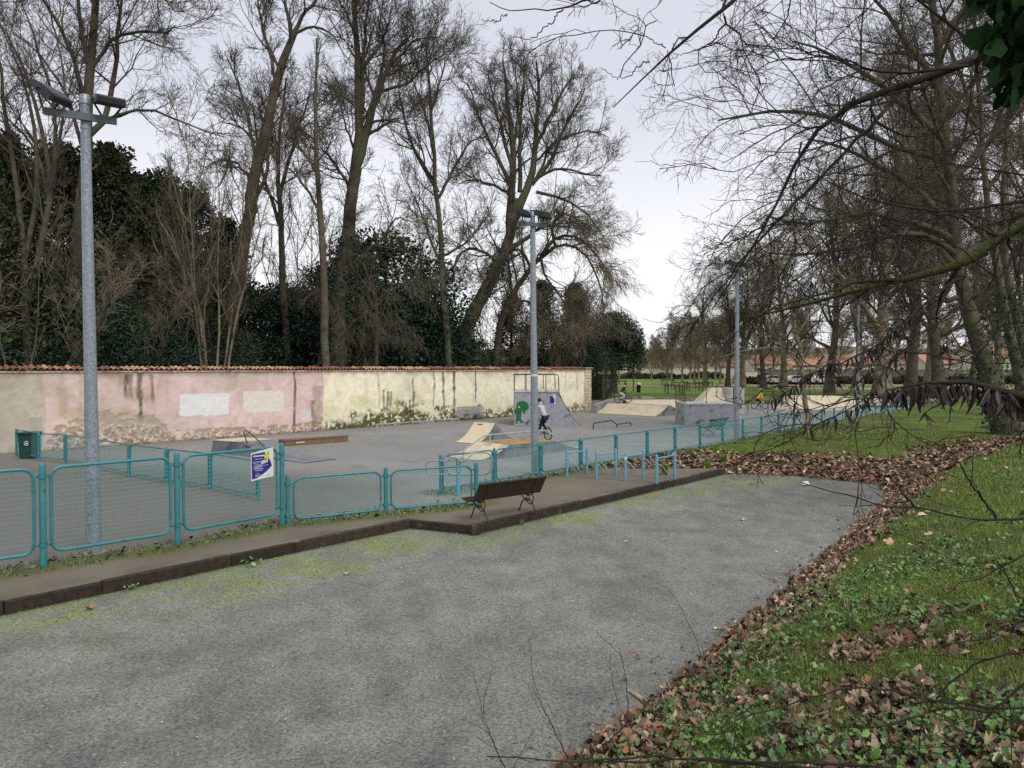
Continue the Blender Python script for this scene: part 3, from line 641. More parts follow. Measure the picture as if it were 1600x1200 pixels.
mb = MB(); mb.box((WL / 2, .3, 1.48), (WL, .42, 3.06)); mb.box((WL / 2, .2, 3.055), (WL - .02, .5, .06)); link('wall_core', mb.mesh('wall_core'), 'mortar', wt)
# clay coping: half-round tiles laid across the wall, low end proud of the face
def halftile(r0, r1, ln, th=.018, n=6):
    mb = MB(); vs_ = []
    for (y, r) in ((0, r0), (ln, r1)):
        for k in range(n + 1): a = PI * k / n; vs_.append((r * math.cos(a), y, r * math.sin(a)))
        for k in range(n + 1): a = PI * k / n; vs_.append(((r - th) * math.cos(a), y, (r - th) * math.sin(a)))
    m = n + 1; fs = []
    for k in range(n):
        fs += [(k, k + 1, 2 * m + k + 1, 2 * m + k), (m + k, 3 * m + k, 3 * m + k + 1, m + k + 1), (k, m + k, m + k + 1, k + 1)]
    mb.add(vs_, fs); return mb
tm = halftile(.115, .09, .48).mesh('roof_tile', smooth=True); tm.materials.append(M['tile_a'])
tm2 = tm.copy(); tm2.materials.clear(); tm2.materials.append(M['tile_b'])
rs = R_(5); nT = 236; us = np.linspace(.1, WL - .35, nT)
for i, uu in enumerate(us):
    pale = vn(np.array([uu * .6]), np.array([.5]), 93)[0] > .52 and rs.rand() < .75 or rs.rand() < .12
    o = link('roof_tile', tm2 if pale else tm, None, wt, loc=(uu, -.13 + .025 * rs.normal(), 3.1 + .012 * rs.normal() + .03 * (fbm(np.array([uu * .3]), np.array([0]), 94)[0] - .5)), rz=(math.radians(13 + 2 * rs.normal()), 0, math.radians(3 * rs.normal())))
# end pier of squared stone with a flat cap
eu = WL + .02; mb = MB(); rs = R_(8); z = 0.
while z < 3.12:
    h = min(.2 + .1 * rs.rand(), 3.14 - z); sp = .35 + .3 * rs.rand()
    for x0, x1 in ((-.18, -.18 + sp), (-.18 + sp, .62)):
        m = MB(); m.box((eu + (x0 + x1) / 2, .2, z + h / 2), (x1 - x0 - .015, .56 + .03 * rs.rand(), h - .014), bev=.012); link('pier_stone', m.mesh('pier_stone'), 'pier_stone', wt)
    z += h
mb = MB(); mb.box((eu + .22, .2, 3.2), (.98, .78, .1), bev=.02); link('cap_stone', mb.mesh('cap_stone'), 'concrete', wt)
# low retaining wall of the park lawn, stone blocks
rw = thing('retaining_wall', 'low rubble stone wall holding back the park lawn behind the ramps', 'wall', (8.5, 66.3, 0))
def coursed(pts, h, parent, m='stone_wall', lmin=.7, lmax=1.5, th=.45):
    rs = R_(11); shared = []
    bx = MB(); bx.box((0, 0, 0), (1, 1, 1), bev=.04); me = bx.mesh('stone'); me.materials.append(M[m]); b0 = BASE[parent]
    for (x0, y0), (x1, y1) in zip(pts[:-1], pts[1:]):
        Lh = math.hypot(x1 - x0, y1 - y0); a = math.atan2(y1 - y0, x1 - x0); s = 0
        zz = 0
        for c in range(2):
            hh = h * (.52 if c == 0 else .48); s = -rs.rand() * .5
            while s < Lh:
                l = lmin + (lmax - lmin) * rs.rand(); e = min(s + l, Lh); s0 = max(s, 0)
                if e - s0 > .1:
                    cx_, cy_ = x0 + math.cos(a) * (s0 + e) / 2, y0 + math.sin(a) * (s0 + e) / 2
                    o = link('stone', me, None, parent, loc=Vector((cx_, cy_, zz + hh / 2)) - b0, rz=a); o.scale = (e - s0 - .02, th + .05 * rs.rand(), hh - .01 + .02 * rs.rand())
                s = e
            zz += hh
coursed([(5.9, 55.8), (8.5, 66.5), (36.9, 64.3), (33.9, 59.5)], .56, rw)
# ------------------------------------------------------------------ timber edging
kl = [(-15.2, 2.8), (-6.99, 10.04), (-2.16, 15.5), (-.78, 14.9), (6.72, 23.38)]
te = thing('timber_edging', 'dark weathered timber sleepers edging the raised path above the gravel court', 'kerb', (-6.99, 10.04, 0))
rs = R_(3); joints = [[0, .22, .45, .66, .8, 1.], [0, .17, .45, .62, .64, 1.], [0, 1.], [0, .33, .5, .72, .86, 1.]]
for k in range(4):
    a, b = Vector((*kl[k], 0)), Vector((*kl[k + 1], 0)); d = (b - a).normalized(); L_ = (b - a).length; an = math.atan2(d.y, d.x)
    for j0, j1 in zip(joints[k][:-1], joints[k][1:]):
        m = a + d * L_ * (j0 + j1) / 2; l = L_ * (j1 - j0) - .012; mb = MB(); dz = .01 * rs.normal()
        mb.box((m.x, m.y, -.108 + dz * .6), (l, .12, .23), an + .004 * rs.normal(), bev=.012); part('timber_sleeper', mb, 'timber', te)
mb = MB(); mb.box((-.76, 14.87, -.095), (.17, .17, .25), math.radians(20), bev=.015); part('timber_sleeper', mb, 'timber', te)

# ------------------------------------------------------------------ teal tube fencing
def rrect(x0, x1, z0, z1, r, n=5, y=0):
    pts = []
    for cx_, cz, a0 in ((x1 - r, z1 - r, 0), (x0 + r, z1 - r, 90), (x0 + r, z0 + r, 180), (x1 - r, z0 + r, 270)):
        for k in range(n + 1): a = math.radians(a0 + 90 * k / n); pts.append((cx_ + r * math.cos(a), y, cz + r * math.sin(a)))
    return pts
PANEL = {}
def panel_meshes(kind, L_):
    key = (kind, round(L_, 1))
    if key in PANEL: return PANEL[key]
    if kind == 'tall': z0, z1, r, tr, pz, pv, wr = .24, 1.6, .17, .027, .074, .05, .0028
    elif kind == 'low': z0, z1, r, tr, pz, pv, wr = .09, .93, .17, .025, .05, .05, .0026
    else: z0, z1, r, tr, pz, pv, wr = .12, .95, .1, .021, .05, .05, .0026
    g = .12 if kind != 'far' else .085
    x0, x1 = g, L_ - g
    f = MB(); f.tube(rrect(x0, x1, z0, z1, r), tr, 8, closed=True); fm = f.mesh('panel_frame', smooth=True); fm.materials.append(M['teal'])
    wmb = MB(); ins = .012
    if kind == 'low':                                        # inner rod frame held by small lugs in the corners
        wmb.tube(rrect(x0 + .09, x1 - .09, z0 + .055, z1 - .055, .02, 2), .006, 4, closed=True); ins = .095
        for sx_, sz in ((x0 + .06, z0 + .05), (x1 - .06, z0 + .05), (x0 + .06, z1 - .05), (x1 - .06, z1 - .05)): wmb.box((sx_, 0, sz), (.05, .02, .04))
    a, b, c, d = x0 + ins, x1 - ins, z0 + (ins if kind != 'low' else .055), z1 - (ins if kind != 'low' else .055)
    def rod(p, q, r_):
        p = Vector(p); q = Vector(q); t = (q - p).normalized(); n1 = Vector((0, 1, 0)); n2 = t.cross(n1)
        vs_ = [o + n1 * r_ * cc + n2 * r_ * ss for o in (p, q) for cc, ss in ((1, 0), (-.5, .87), (-.5, -.87))]
        wmb.add(vs_, [(0, 1, 4, 3), (1, 2, 5, 4), (2, 0, 3, 5)])
    z = c + pz
    while z < d - .01: rod((a, 0, z), (b, 0, z), wr * (1.25 if kind == 'tall' else 1)); z += pz
    x = a + pv
    while x < b - .01: rod((x, .004, c), (x, .004, d), wr * (.5 if kind == 'tall' else 1)); x += pv
    wm = wmb.mesh('wire_mesh', smooth=False); wm.materials.append(M['wire'])
    cl = MB()
    for zz in ((z0 + .13, z1 - .13) if kind == 'tall' else (z0 + .1, z1 - .1)):
        for xa, xb in ((0, x0), (x1, L_)):
            cl.tube([(xa, -.012, zz + .02), (xb, -.012, zz + .02)], .011, 5); cl.tube([(xa, .012, zz - .02), (xb, .012, zz - .02)], .011, 5)
            cl.lathe([(.064, -.03), (.064, .03)] if kind != 'far' else [(.05, -.025), (.05, .025)], (0 if xa == 0 else L_, 0, zz), 10)
    cm = cl.mesh('clamp', smooth=True); cm.materials.append(M['teal'])
    PANEL[key] = (fm, wm, cm, L_); return PANEL[key]
POST = {}
def post_mesh(h, r):
    if (h, r) not in POST:
        mb = MB(); mb.lathe([(r, -.05), (r, h - .05), (r * .93, h - .025), (r * .7, h - .007), (r * .25, h)], n=12); m = mb.mesh('post', smooth=True); m.materials.append(M['teal']); POST[(h, r)] = m
    return POST[(h, r)]
def fence(label, pts, kinds, hs, rs_=None, name='fence', zs=None):
    t = thing(name, label, 'fence', (pts[0][0], pts[0][1], 0)); b = BASE[t]; zs = zs or [0] * len(pts)
    for i, p in enumerate(pts):
        r = (.05 if hs[i] > 1.3 else .048) if kinds[min(i, len(kinds) - 1)] != 'far' else .042
        link('post', post_mesh(hs[i], r), None, t, loc=Vector((p[0], p[1], 0)) - b)
    for i in range(len(pts) - 1):
        k = kinds[i]
        if k is None: continue
        a = Vector((*pts[i], 0)); c = Vector((*pts[i + 1], 0)); L_ = (c - a).length; an = math.atan2(c.y - a.y, c.x - a.x)
        fm, wm, cm, L0 = panel_meshes(k, L_)
        o = link('panel_frame', fm, None, t, loc=a - b, rz=an); o.scale.x = L_ / L0
        link('wire_mesh', wm, None, o, loc=(0, 0, 0)); link('clamp', cm, None, o, loc=(0, 0, 0))
    return t
gp = lambda px, py: tuple(G(px, py))[:2]
fp = [(-9.2, 10.35), gp(68, 887), gp(277.5, 852), gp(441, 820)]
fence('tall teal tube fence with wire panels in front of the first lamp post', [(-10.9, 8.75)] + fp, ['tall'] * 4, [1.68] * 5)
fence('low teal tube fence with square mesh panels, between the tall fence and the bench', [(fp[3][0] + .1, fp[3][1] + .06), gp(603, 802), gp(744, 789)], ['low', 'low'], [1.02, 1.02, 1.0])
n = 24; pts = [(FENCE0[0] - .665 * 2.0, FENCE0[1] - .75 * 2.0)] + [(FENCE0[0] + (FENCE1[0] - FENCE0[0]) * k / 23, FENCE0[1] + (FENCE1[1] - FENCE0[1]) * k / 23) for k in range(24)]
fence('long low teal fence running from the barrier hoops to the far end of the skatepark', pts, ['far'] * 24, [1.0] * 25)
q = [gp(26, 712), gp(61, 720), gp(103, 724), gp(149, 733), gp(202, 745), gp(261, 755), gp(329, 765), gp(404, 782)]
fence('low teal fence from the bin by the wall to the launch ramp', q, ['far'] * 7, [1.0] * 8)
fence('teal fence closing the far end of the skatepark behind the long fence', [(30.1, 55.0), (28.6, 56.6), (27.2, 58.2), (25.9, 59.8)], ['far'] * 3, [1.] * 4)

# ------------------------------------------------------------------ floodlight masts
def mast(px, pybase, label, heads, top=7.87, lean=.35, sticker=False, scale=1.):
    b = G(px, pybase); t = thing('floodlight_mast', label, 'lamp post', b, group='galvanised floodlight masts round the skatepark')
    t.rotation_euler = (0, math.radians(-lean), 0)
    mb = MB(); pr = [(.118, -.1), (.117, 1.), (.1, 3.4), (.084, 6.), (.072, top - .02)]; mb.lathe(pr, n=20); link('pole', mb.mesh('pole', smooth=True), 'galv', t)
    mb = MB(); mb.lathe([(.084, top - .16), (.084, top - .02), (.07, top)], n=18); mb.lathe([(.082, top - .58), (.082, top - .54)], n=18); link('pole_cap', mb.mesh('pole_cap', smooth=True), 'galv', t)
    mb = MB(); mb.lathe([(.112, 1.35), (.112, 1.75)], n=16) if False else mb.box((0, -.112, .9), (.1, .02, .42), bev=.004); link('access_door', mb.mesh('access_door'), 'galv', t)
    mb = MB(); mb.lathe([(.2, -.06), (.2, .015), (.15, .02)], n=16); link('base_collar', mb.mesh('base_collar'), 'concrete', t)
    if sticker: 
        mb = MB(); mb.tube([(.0, 0, 2.95), (.0, 0, 3.02)], .1075, 14, cap=False); link('sticker', mb.mesh('sticker', smooth=True), 'white_paint', t)
    a0, L1, L2, drop = heads[0]
    dx, dy = math.cos(a0), math.sin(a0); z = top - .4
    mb = MB(); m = (L2 - L1) / 2; 
    mb.prism([Vector((-L1 * dx, -L1 * dy, z - .06)) + Vector((0, -.09, 0)), Vector((L2 * dx, L2 * dy, z - .06)) + Vector((0, -.09, 0)), Vector((L2 * dx, L2 * dy, z + .06)) + Vector((0, -.09, 0)), Vector((-L1 * dx, -L1 * dy, z + .06)) + Vector((0, -.09, 0))], (0, 0, 0), (0, -.06, 0))
    link('crossarm', mb.mesh('crossarm'), 'lamp_arm', t)
    for (s, az, tilt) in heads[1]:
        c = Vector((s * dx, s * dy - .12, z + .1)); mb = MB()
        # housing: a shallow tapered shell, wider at the glass; long axis tilts
        W_, L_, H_ = .62, .72, .2
        Rm = Matrix.Rotation(az, 4, 'Z') @ Matrix.Rotation(tilt, 4, 'X')
        def tr(p): return c + Vector((0, 0, .22)) + (Rm @ (Vector(p) * .76))
        v = []
        for yy, wx, z0, z1 in ((-.42, .27, -.07, .04), (-.38, .31, -.09, .08), (-.05, .31, -.09, .12), (.22, .2, -.05, .1), (.42, .17, -.04, .06), (.46, .12, -.02, .03)):
            v += [tr((-wx, yy, z0)), tr((wx, yy, z0)), tr((wx * .9, yy, z1)), tr((-wx * .9, yy, z1))]
        fs = [(3, 2, 1, 0), (20, 21, 22, 23)] + [(k * 4 + j, k * 4 + (j + 1) % 4, k * 4 + 4 + (j + 1) % 4, k * 4 + 4 + j) for k in range(5) for j in range(4)]
        mb.add(v, fs); h = link('lamp_housing', mb.mesh('lamp_housing', smooth=True), 'lamp_grey', t)
        mb = MB(); mb.add([tr((-.27, -.36, -.1)), tr((.27, -.36, -.1)), tr((.27, .08, -.1)), tr((-.27, .08, -.1)), tr((-.27, -.36, -.085)), tr((.27, -.36, -.085)), tr((.27, .08, -.085)), tr((-.27, .08, -.085))], [(3, 2, 1, 0), (4, 5, 6, 7), (0, 1, 5, 4), (1, 2, 6, 5), (2, 3, 7, 6), (3, 0, 4, 7)])
        link('lamp_glass', mb.mesh('lamp_glass'), 'lamp_glass', h)
        mb = MB(); mb.tube([c + Vector((-.1, 0, -.04)), tr((-.33, 0, 0)), ], .018, 5); mb.tube([c + Vector((.1, 0, -.04)), tr((.33, 0, 0))], .018, 5); mb.tube([tr((-.34, 0, 0)), tr((.34, 0, 0))], .02, 6); link('bracket', mb.mesh('bracket'), 'dark_metal', t)
    return t
mast(147, 864, 'nearest floodlight mast, tall and thick at the left behind the tall fence', ((math.radians(31), .54, .52, 0), [(-.46, math.radians(78), math.radians(33)), (.4, math.radians(40), math.radians(12))]), top=7.86, lean=.45)
mast(836, 741, 'floodlight mast in the middle, its foot behind the low fence by the funbox', ((math.radians(31), .55, .5, 0), [(-.45, math.radians(80), math.radians(16)), (.3, math.radians(80), math.radians(16))]), lean=.6, sticker=True)
mast(1151, 687, 'floodlight mast beside the green bench, half hidden by branches higher up', ((math.radians(31), .5, .5, 0), [(-.4, math.radians(80), math.radians(16)), (.4, math.radians(80), math.radians(16))]), lean=.1)
mast(1340, 654, 'farthest floodlight mast, thin among the trees at the right end of the fence', ((math.radians(31), .5, .5, 0), [(-.4, math.radians(80), math.radians(16)), (.4, math.radians(80), math.radians(16))]), lean=0)

# ------------------------------------------------------------------ slatted bench on the raised path
def iron_bench(name, label, loc, rz, L_, wood, iron, nslat_b=7, nslat_s=6, ends=(.2, .8), group=None, cat='bench'):
    """sits facing local +y; backrest towards -y"""
    t = thing(name, label, cat, loc, rz, group)
    back = []; seat = []
    for k in range(nslat_s): yy = .02 + k * .072; seat.append((yy, .43 + .012 * abs(k - 2.5) ** 1.3 - .012, .0))
    for k in range(nslat_b): f = k / (nslat_b - 1); back.append((-.03 - .16 * f - .02 * f * f, .47 + .31 * f, math.radians(78 - 16 * f)))
    me = MB(); me.box((0, 0, 0), (L_, .058, .024), bev=.004); sm = me.mesh('seat_slat'); sm.materials.append(M[wood])
    bm_ = sm
    for yy, zz, a in seat: link('seat_slat', sm, None, t, loc=(0, yy, zz), rz=(a, 0, 0))
    me = MB(); me.box((0, 0, 0), (L_, .05, .02), bev=.004); bm_ = me.mesh('back_slat'); bm_.materials.append(M[wood])
    for yy, zz, a in back: link('back_slat', bm_, None, t, loc=(0, yy, zz), rz=(-a + PI / 2 + PI / 2, 0, 0))
    me = MB(); me.tube([(-L_ / 2, -.225, .81), (L_ / 2, -.225, .81)], .024, 8); link('top_rail', me.mesh('top_rail', smooth=True), wood, t)
    me = MB()
    me.tube([(0, -.2, .0), (0, -.16, .07), (0, -.08, .19), (0, -.0, .27), (0, .09, .31), (0, .2, .3), (0, .3, .22), (0, .36, .1), (0, .42, .0)], .015, 6)
    me.tube([(0, .44, .40), (0, .36, .38), (0, .26, .33), (0, .14, .25), (0, .02, .2), (0, -.06, .24), (0, -.09, .34), (0, -.07, .43)], .013, 6)
    me.tube([(0, .1 + .06 * math.cos(a), .33 + .06 * math.sin(a)) for a in np.linspace(0, 2 * PI, 9)[:-1]], .01, 5, closed=True)
    me.tube([(0, .44, .405), (0, .2, .40), (0, 0, .405), (0, -.05, .45), (0, -.1, .58), (0, -.17, .7), (0, -.24, .8)], .016, 6)
    im = me.mesh('iron_leg', smooth=True); im.materials.append(M[iron])
    for e_ in ends: link('iron_leg', im, None, t, loc=((e_ - .5) * L_, 0, 0))
    return t
bd = (Vector((.62, 16.35, 0)) - Vector((-.72, 15.25, 0))); ba = math.atan2(bd.y, bd.x)
iron_bench('park_bench', 'dark slatted wooden bench with rusty curled iron legs, back turned, on the raised path', (-.1, 15.72, 0), ba, 1.85, 'bench_wood', 'bench_iron', ends=(.14, .86))
p = G(741, 656.5); iron_bench('grey_bench', 'weathered grey bench standing against the pale yellow wall', p + Vector((-.1, .1, 0)), wdir.to_track_quat('X', 'Z').to_euler().z + PI, 2.25, 'bench_grey', 'bench_grey', 5, 5)
p = G(1140, 684.5); iron_bench('green_bench', 'green bench behind the long fence beside the third floodlight mast', p + Vector((-.3, 1.2, 0)), math.atan2(34.8, 30.6), 1.8, 'bench_green', 'bench_green', 5, 5)
t = thing('bin', 'dark green litter bin with a pale emblem against the grey end of the wall', 'litter bin', G(46, 716)); mb = MB(); mb.prism([Vector((-.22, -.2, .02)), Vector((.22, -.2, .02)), Vector((.26, -.22, .86)), Vector((-.26, -.22, .86))], (0, 0, 0), (0, .44, 0)); link('bin_body', mb.mesh('bin_body'), 'bin_green', t)
mb = MB(); mb.box((0, .0, .9), (.6, .54, .07), bev=.02); link('lid', mb.mesh('lid'), 'bin_green', t)
mb = MB(); mb.tube([(.05 + .075 * math.cos(a), -.235, .55 + .075 * math.sin(a)) for a in np.linspace(.6, 2 * PI, 9)], .012, 4); mb.box((.06, -.236, .55), (.07, .01, .05)); link('emblem', mb.mesh('emblem'), 'white_paint', t)

# ------------------------------------------------------------------ bicycle stands
def cyl(mb, p, q, r, n=8): mb.tube([p, q], r, n)
stands = [((886, 746), (917, 740), 'leftmost light blue bicycle stand, nearest the fence and the bench'), ((932, 749), (962, 744), 'second light blue bicycle stand from the left on the path'), ((977, 752), (1005, 746), 'light blue bicycle stand with a white sticker on its near post'), ((1026, 756), (1054, 749), 'rightmost light blue bicycle stand, next to the leaf drift')]
for k, (a, b, lab) in enumerate(stands):
    a = G(*a); b = G(*b); t = thing('bicycle_stand', lab, 'bicycle stand', a, group='light blue bicycle stands at the end of the path'); d = b - a; d.normalize(); pdir = Vector((d.y, -d.x, 0))
    for e_ in (a, b):
        mb = MB(); mb.lathe([(.042, -.05), (.042, .78), (.034, .8), (.02, .812)], e_, 12); part('post', mb, 'sky_blue', t, True)
    mb = MB(); cyl(mb, a + Vector((0, 0, .7)), b + Vector((0, 0, .7)), .022); part('top_bar', mb, 'sky_blue', t, True)
    for e_, s in ((a, 1), (b, 1)):                           # galvanised wheel loop hooked on each post
        mb = MB(); w_ = (pdir * .8 + d * .6).normalized(); pts_ = []
        for hh, oo in ((.52, -.06), (.56, .03), (.50, .16), (.34, .3), (.18, .42), (.1, .44), (.08, .36), (.16, .24), (.3, .12), (.42, .03), (.47, -.06)):
            pts_.append(e_ + w_ * oo + Vector((0, 0, hh)) + d * (.05 if len(pts_) > 5 else -.04))
        mb.tube(pts_, .012, 6); part('wheel_loop', mb, 'galv', t, True)
    if k == 2: mb = MB(); mb.tube([a + Vector((0, 0, .62)), a + Vector((0, 0, .70))], .0435, 12, cap=False); part('sticker', mb, 'white_paint', t, True)
# turnstile barrier at the entrance
c0 = G(716, 775); t = thing('turnstile_barrier', 'galvanised turnstile of bent hoops on a pale blue post in the fence gap', 'barrier', c0)
mb = MB(); mb.lathe([(.05, -.05), (.05, .8), (.04, .82)], c0, 12); part('post', mb, 'sky_blue', t, True)
mb = MB(); mb.lathe([(.06, .8), (.06, .96), (.03, .98)], c0, 10); part('hub', mb, 'galv', t, True)
def oval(cx_, cy_, l, wd, a, z, n=7):
    pts_ = []
    for sgn, a0 in ((1, -90), (-1, 90)):
        for k in range(n + 1): q = math.radians(a0 + 180 * k / n); x, y = sgn * (l - wd) * 1. + wd * math.cos(q), wd * math.sin(q); pts_.append((cx_ + x * math.cos(a) - y * math.sin(a), cy_ + x * math.sin(a) + y * math.cos(a), z + .05 * y / wd))
    return pts_
for (xa, xb, za, zb_, dy, r) in ((-.8, .82, .55, .89, .0, .16), (-.37, .85, .5, 1.06, .16, .2)):
    mb = MB(); mb.tube([(c0.x + x, c0.y + dy + .12 * x, z) for x, y, z in rrect(xa, xb, za, zb_, r)], .018, 8, closed=True); part('hoop', mb, 'galv', t, True)
mb = MB(); mb.tube([(c0.x + .2 * math.cos(a) - .1, c0.y - .05, .76 + .22 * math.sin(a)) for a in np.linspace(0, 2 * PI, 15)[:-1]], .016, 6, closed=True); mb.tube([c0 + Vector((-.05, 0, .7)), c0 + Vector((.34, .2, 1.02))], .014, 6); part('ring', mb, 'galv', t, True)

# ------------------------------------------------------------------ notice on the tall fence
b = G(441, 820); a = G(277.5, 852); d = (b - a).normalized(); nrm = Vector((d.y, -d.x, 0))
sg = thing('notice_board', 'blue and white notice wired to the tall fence by its last post', 'sign', a + d * 1.62); o0 = BASE[sg]
def sp(x, z, k): return a + d * (1.47 + x * .9) + nrm * (.034 + .0025 * k) + Vector((0, 0, z))
def plate(pl, k, m, nm='panel', th=.0022, par=None):
    mb = MB(); mb.prism([sp(x, z, k) for x, z in pl], (0, 0, 0), nrm * th); return part(nm, mb, m, par or sg)
x1_ = .56; zt, zb = 1.55, 1.0
bd_ = plate([(0, zb - .02), (x1_, zb + .03), (x1_, zt + .06), (0, zt - .02)], 0, 'white_paint', 'board', .004)
curve = [(.03 + .49 * s, zb + .015 + .23 * s ** 1.7) for s in np.linspace(0, 1, 8)]
plate([(.02, zt - .045)] + [(.02, zb + .01)] + curve + [(.49, zb + .33), (.44, zb + .42), (.36, zb + .44), (.33, zt - .02)], 2, 'blue_paint', 'blue_field')
mb = MB(); rs = R_(12)
def words(x, z, wd, h, k=3):
    while x < wd:
        l = min(.016 + .03 * rs.rand(), wd - x + .01); mb.prism([sp(x, z, k), sp(x + l, z, k), sp(x + l, z + h, k), sp(x, z + h, k)], (0, 0, 0), nrm * .002); x += l + .009
words(.05, zt - .1, .31, .03)
for zz, xa, xb in ((.15, .08, .28), (.2, .05, .27), (.225, .05, .3), (.26, .07, .26), (.285, .07, .24), (.31, .07, .27), (.335, .06, .25)): words(xa, zt - zz, xb, .008)
mb.prism([sp(.05, zb + .24, 3), sp(.42, zb + .27, 3), sp(.42, zb + .275, 3), sp(.05, zb + .246, 3)], (0, 0, 0), nrm * .002)
for zz, xa, xb in ((.2, .09, .3), (.17, .1, .27), (.12, .14, .18), (.085, .1, .24), (.062, .1, .22)): words(xa, zb + zz, xb, .009)
part('lettering', mb, 'white_paint', sg)
plate([(.25, zb + .29), (.41, zb + .33), (.42, zb + .4), (.26, zb + .36)], 4, 'white_paint', 'pasted_label'); mb = MB(); 
for i in range(5): mb.prism([sp(.285 + .022 * i, zb + .327 + .006 * i, 6), sp(.3 + .022 * i, zb + .331 + .006 * i, 6), sp(.3 + .022 * i, zb + .345 + .006 * i, 6), sp(.285 + .022 * i, zb + .341 + .006 * i, 6)], (0, 0, 0), nrm * .002)
part('label_print', mb, 'red_paint', sg)
def disc(x, z, r, k, m, nm, sx_=1): return plate([(x + r * sx_ * math.cos(q), z + r * math.sin(q)) for q in np.linspace(0, 2 * PI, 13)[:-1]], k, m, nm)
disc(.4, zt - .05, .06, 4, 'yellow_green', 'drawing', .9); disc(.38, zt - .11, .05, 5, 'yellow_green', 'drawing', 1.3); disc(.42, zt - .05, .013, 6, 'black', 'drawing'); disc(.33, zt - .03, .014, 4, 'black', 'drawing'); disc(.37, zt - .17, .02, 4, 'black', 'drawing', .7); disc(.43, zb + .07, .011, 3, 'black', 'drawing'); disc(.37, zb + .055, .008, 3, 'black', 'drawing')

# ------------------------------------------------------------------ skate ramps
def profile_ramp(name, label, o, ang, prof, width, plys, m_side='ramp_side', m_top='plywood', cat='skate ramp', coping=None):
    """o: front corner; profile runs along ang (local x), width towards local +y"""
    t = thing(name, label, cat, o, ang)
    mb = MB(); pl = [Vector((x, 0, z)) for x, z in prof]; mb.prism([Vector((prof[0][0], 0, 0))] + [p for p in pl if p.z > .001] + [Vector((prof[-1][0], 0, 0))], (0, .0, 0), (0, width, 0)); link('ramp_body', mb.mesh('ramp_body'), m_side, t)
    for (i0, i1, m) in plys:
        seg = prof[i0:i1 + 1]; mb = MB(); V = []; n = len(seg)
        for y in (-.012, width + .012):
            for (x, z) in seg: V.append((x, y, z + .004))
            for (x, z) in seg: V.append((x, y, z + .022))
        fs = []
        for k in range(n - 1): fs += [(k, k + 1, 2 * n + k + 1, 2 * n + k), (n + k, 3 * n + k, 3 * n + k + 1, n + k + 1), (k, n + k, n + k + 1, k + 1), (2 * n + k, 2 * n + k + 1, 3 * n + k + 1, 3 * n + k)]
        mb.add(V, fs); link('riding_surface', mb.mesh('riding_surface', smooth=True), m, t)
    for x, z in (coping or []):
        mb = MB(); mb.tube([(x, -.02, z), (x, width + .02, z)], .028, 8); link('coping', mb.mesh('coping', smooth=True), 'galv', t)
    return t
def curve_up(x0, x1, h, n=9, k=2.0): return [(x0 + (x1 - x0) * s, h * s ** k) for s in np.linspace(0, 1, n)]
def curve_dn(x0, x1, h, n=9, k=2.0): return [(x0 + (x1 - x0) * s, h * (1 - s) ** k) for s in np.linspace(0, 1, n)]
# spine with plywood face (centre): front corner, axis a->c
a = G(741, 694); c = G(808, 685.3); d = (c - a); Lr = d.length; an = math.atan2(d.y, d.x)
sp1 = profile_ramp('spine_ramp', 'small double curved ramp with tan plywood face in front of the quarter pipe', a, an, curve_up(0, Lr * .46, .78) + curve_dn(Lr * .5, Lr, .78)[1:], 1.15, [(0, 8, 'plywood'), (8, 16, 'plywood')])
mb = MB(); mb.box((Lr * .43, .75, .0), (.1, .28, .012), bev=.002); o = link('red_badge', mb.mesh('red_badge'), 'red_paint', sp1, loc=(0, 0, .735)); o.rotation_euler = (0, -math.radians(55), 0); o.location = (Lr * .43 - Lr * .43 * math.cos(math.radians(55)), 0, .705 - Lr * .43 * math.sin(math.radians(55)))
mb = MB(); mb.box((Lr * .43, .42, .0), (.06, .3, .012), bev=.002); o2 = link('white_lettering', mb.mesh('white_lettering'), 'white_paint', sp1); o2.rotation_euler = o.rotation_euler; o2.location = o.location
# funbox with rail behind the fence
a = G(800, 722); c = G(932, 706); d = (c - a); Lr = d.length; an = math.atan2(d.y, d.x); h = .42
fb = profile_ramp('funbox', 'low plywood funbox with a grey grind rail, behind the fence by the middle mast', a + Vector((-1.2, .3, 0)), an, curve_up(0, 1.5, h, 7, 1.7) + [(Lr + 1.2 - 1.7, h)] + curve_dn(Lr + 1.2 - 1.65, Lr + 1.2, h, 7, 1.7)[1:], 1.7, [(0, 6, 'plywood'), (6, 7, 'plywood_dark'), (7, 13, 'plywood')])
mb = MB(); x1_ = Lr + 1.2; mb.tube([(.1, .85, .28), (1.0, .85, .72), (1.2, .85, .76), (x1_ - 1.5, .85, .76), (x1_ - 1.3, .85, .72), (x1_ - .3, .85, .28), (x1_ - .25, .85, .02)], .03, 8)
mb.tube([(.1, .85, .28), (.07, .85, .02)], .03, 8); mb.tube([(1.35, .85, .4), (1.35, .85, .76)], .03, 8); mb.tube([(x1_ - 1.75, .85, .4), (x1_ - 1.75, .85, .76)], .03, 8); link('grind_rail', mb.mesh('grind_rail', smooth=True), 'grey_metal', fb)
# launch ramp at the left, behind the tall fence
a = G(330, 707); c = G(478, 724); d = (c - a); Lr = d.length; an = math.atan2(d.y, d.x)
lr = profile_ramp('launch_ramp', 'low wide launch ramp with tan top behind the tall fence and the notice', a, an, [(0, 0), (.12, .46), (1.9, .5)] + curve_dn(2.0, Lr, .5, 9, 2.8)[1:], 1.3, [(1, 2, 'plywood'), (2, 10, 'ramp_side')], coping=[(2., .5)])
mb = MB(); mb.tube([(2.2, 0.1, .3), (1.9, .1, .85), (2.0, .1, .95), (2.4, .1, .8), (3.3, .1, .3), (3.4, .1, .04)], .022, 6); link('hoop_rail', mb.mesh('hoop_rail', smooth=True), 'dark_metal', lr)
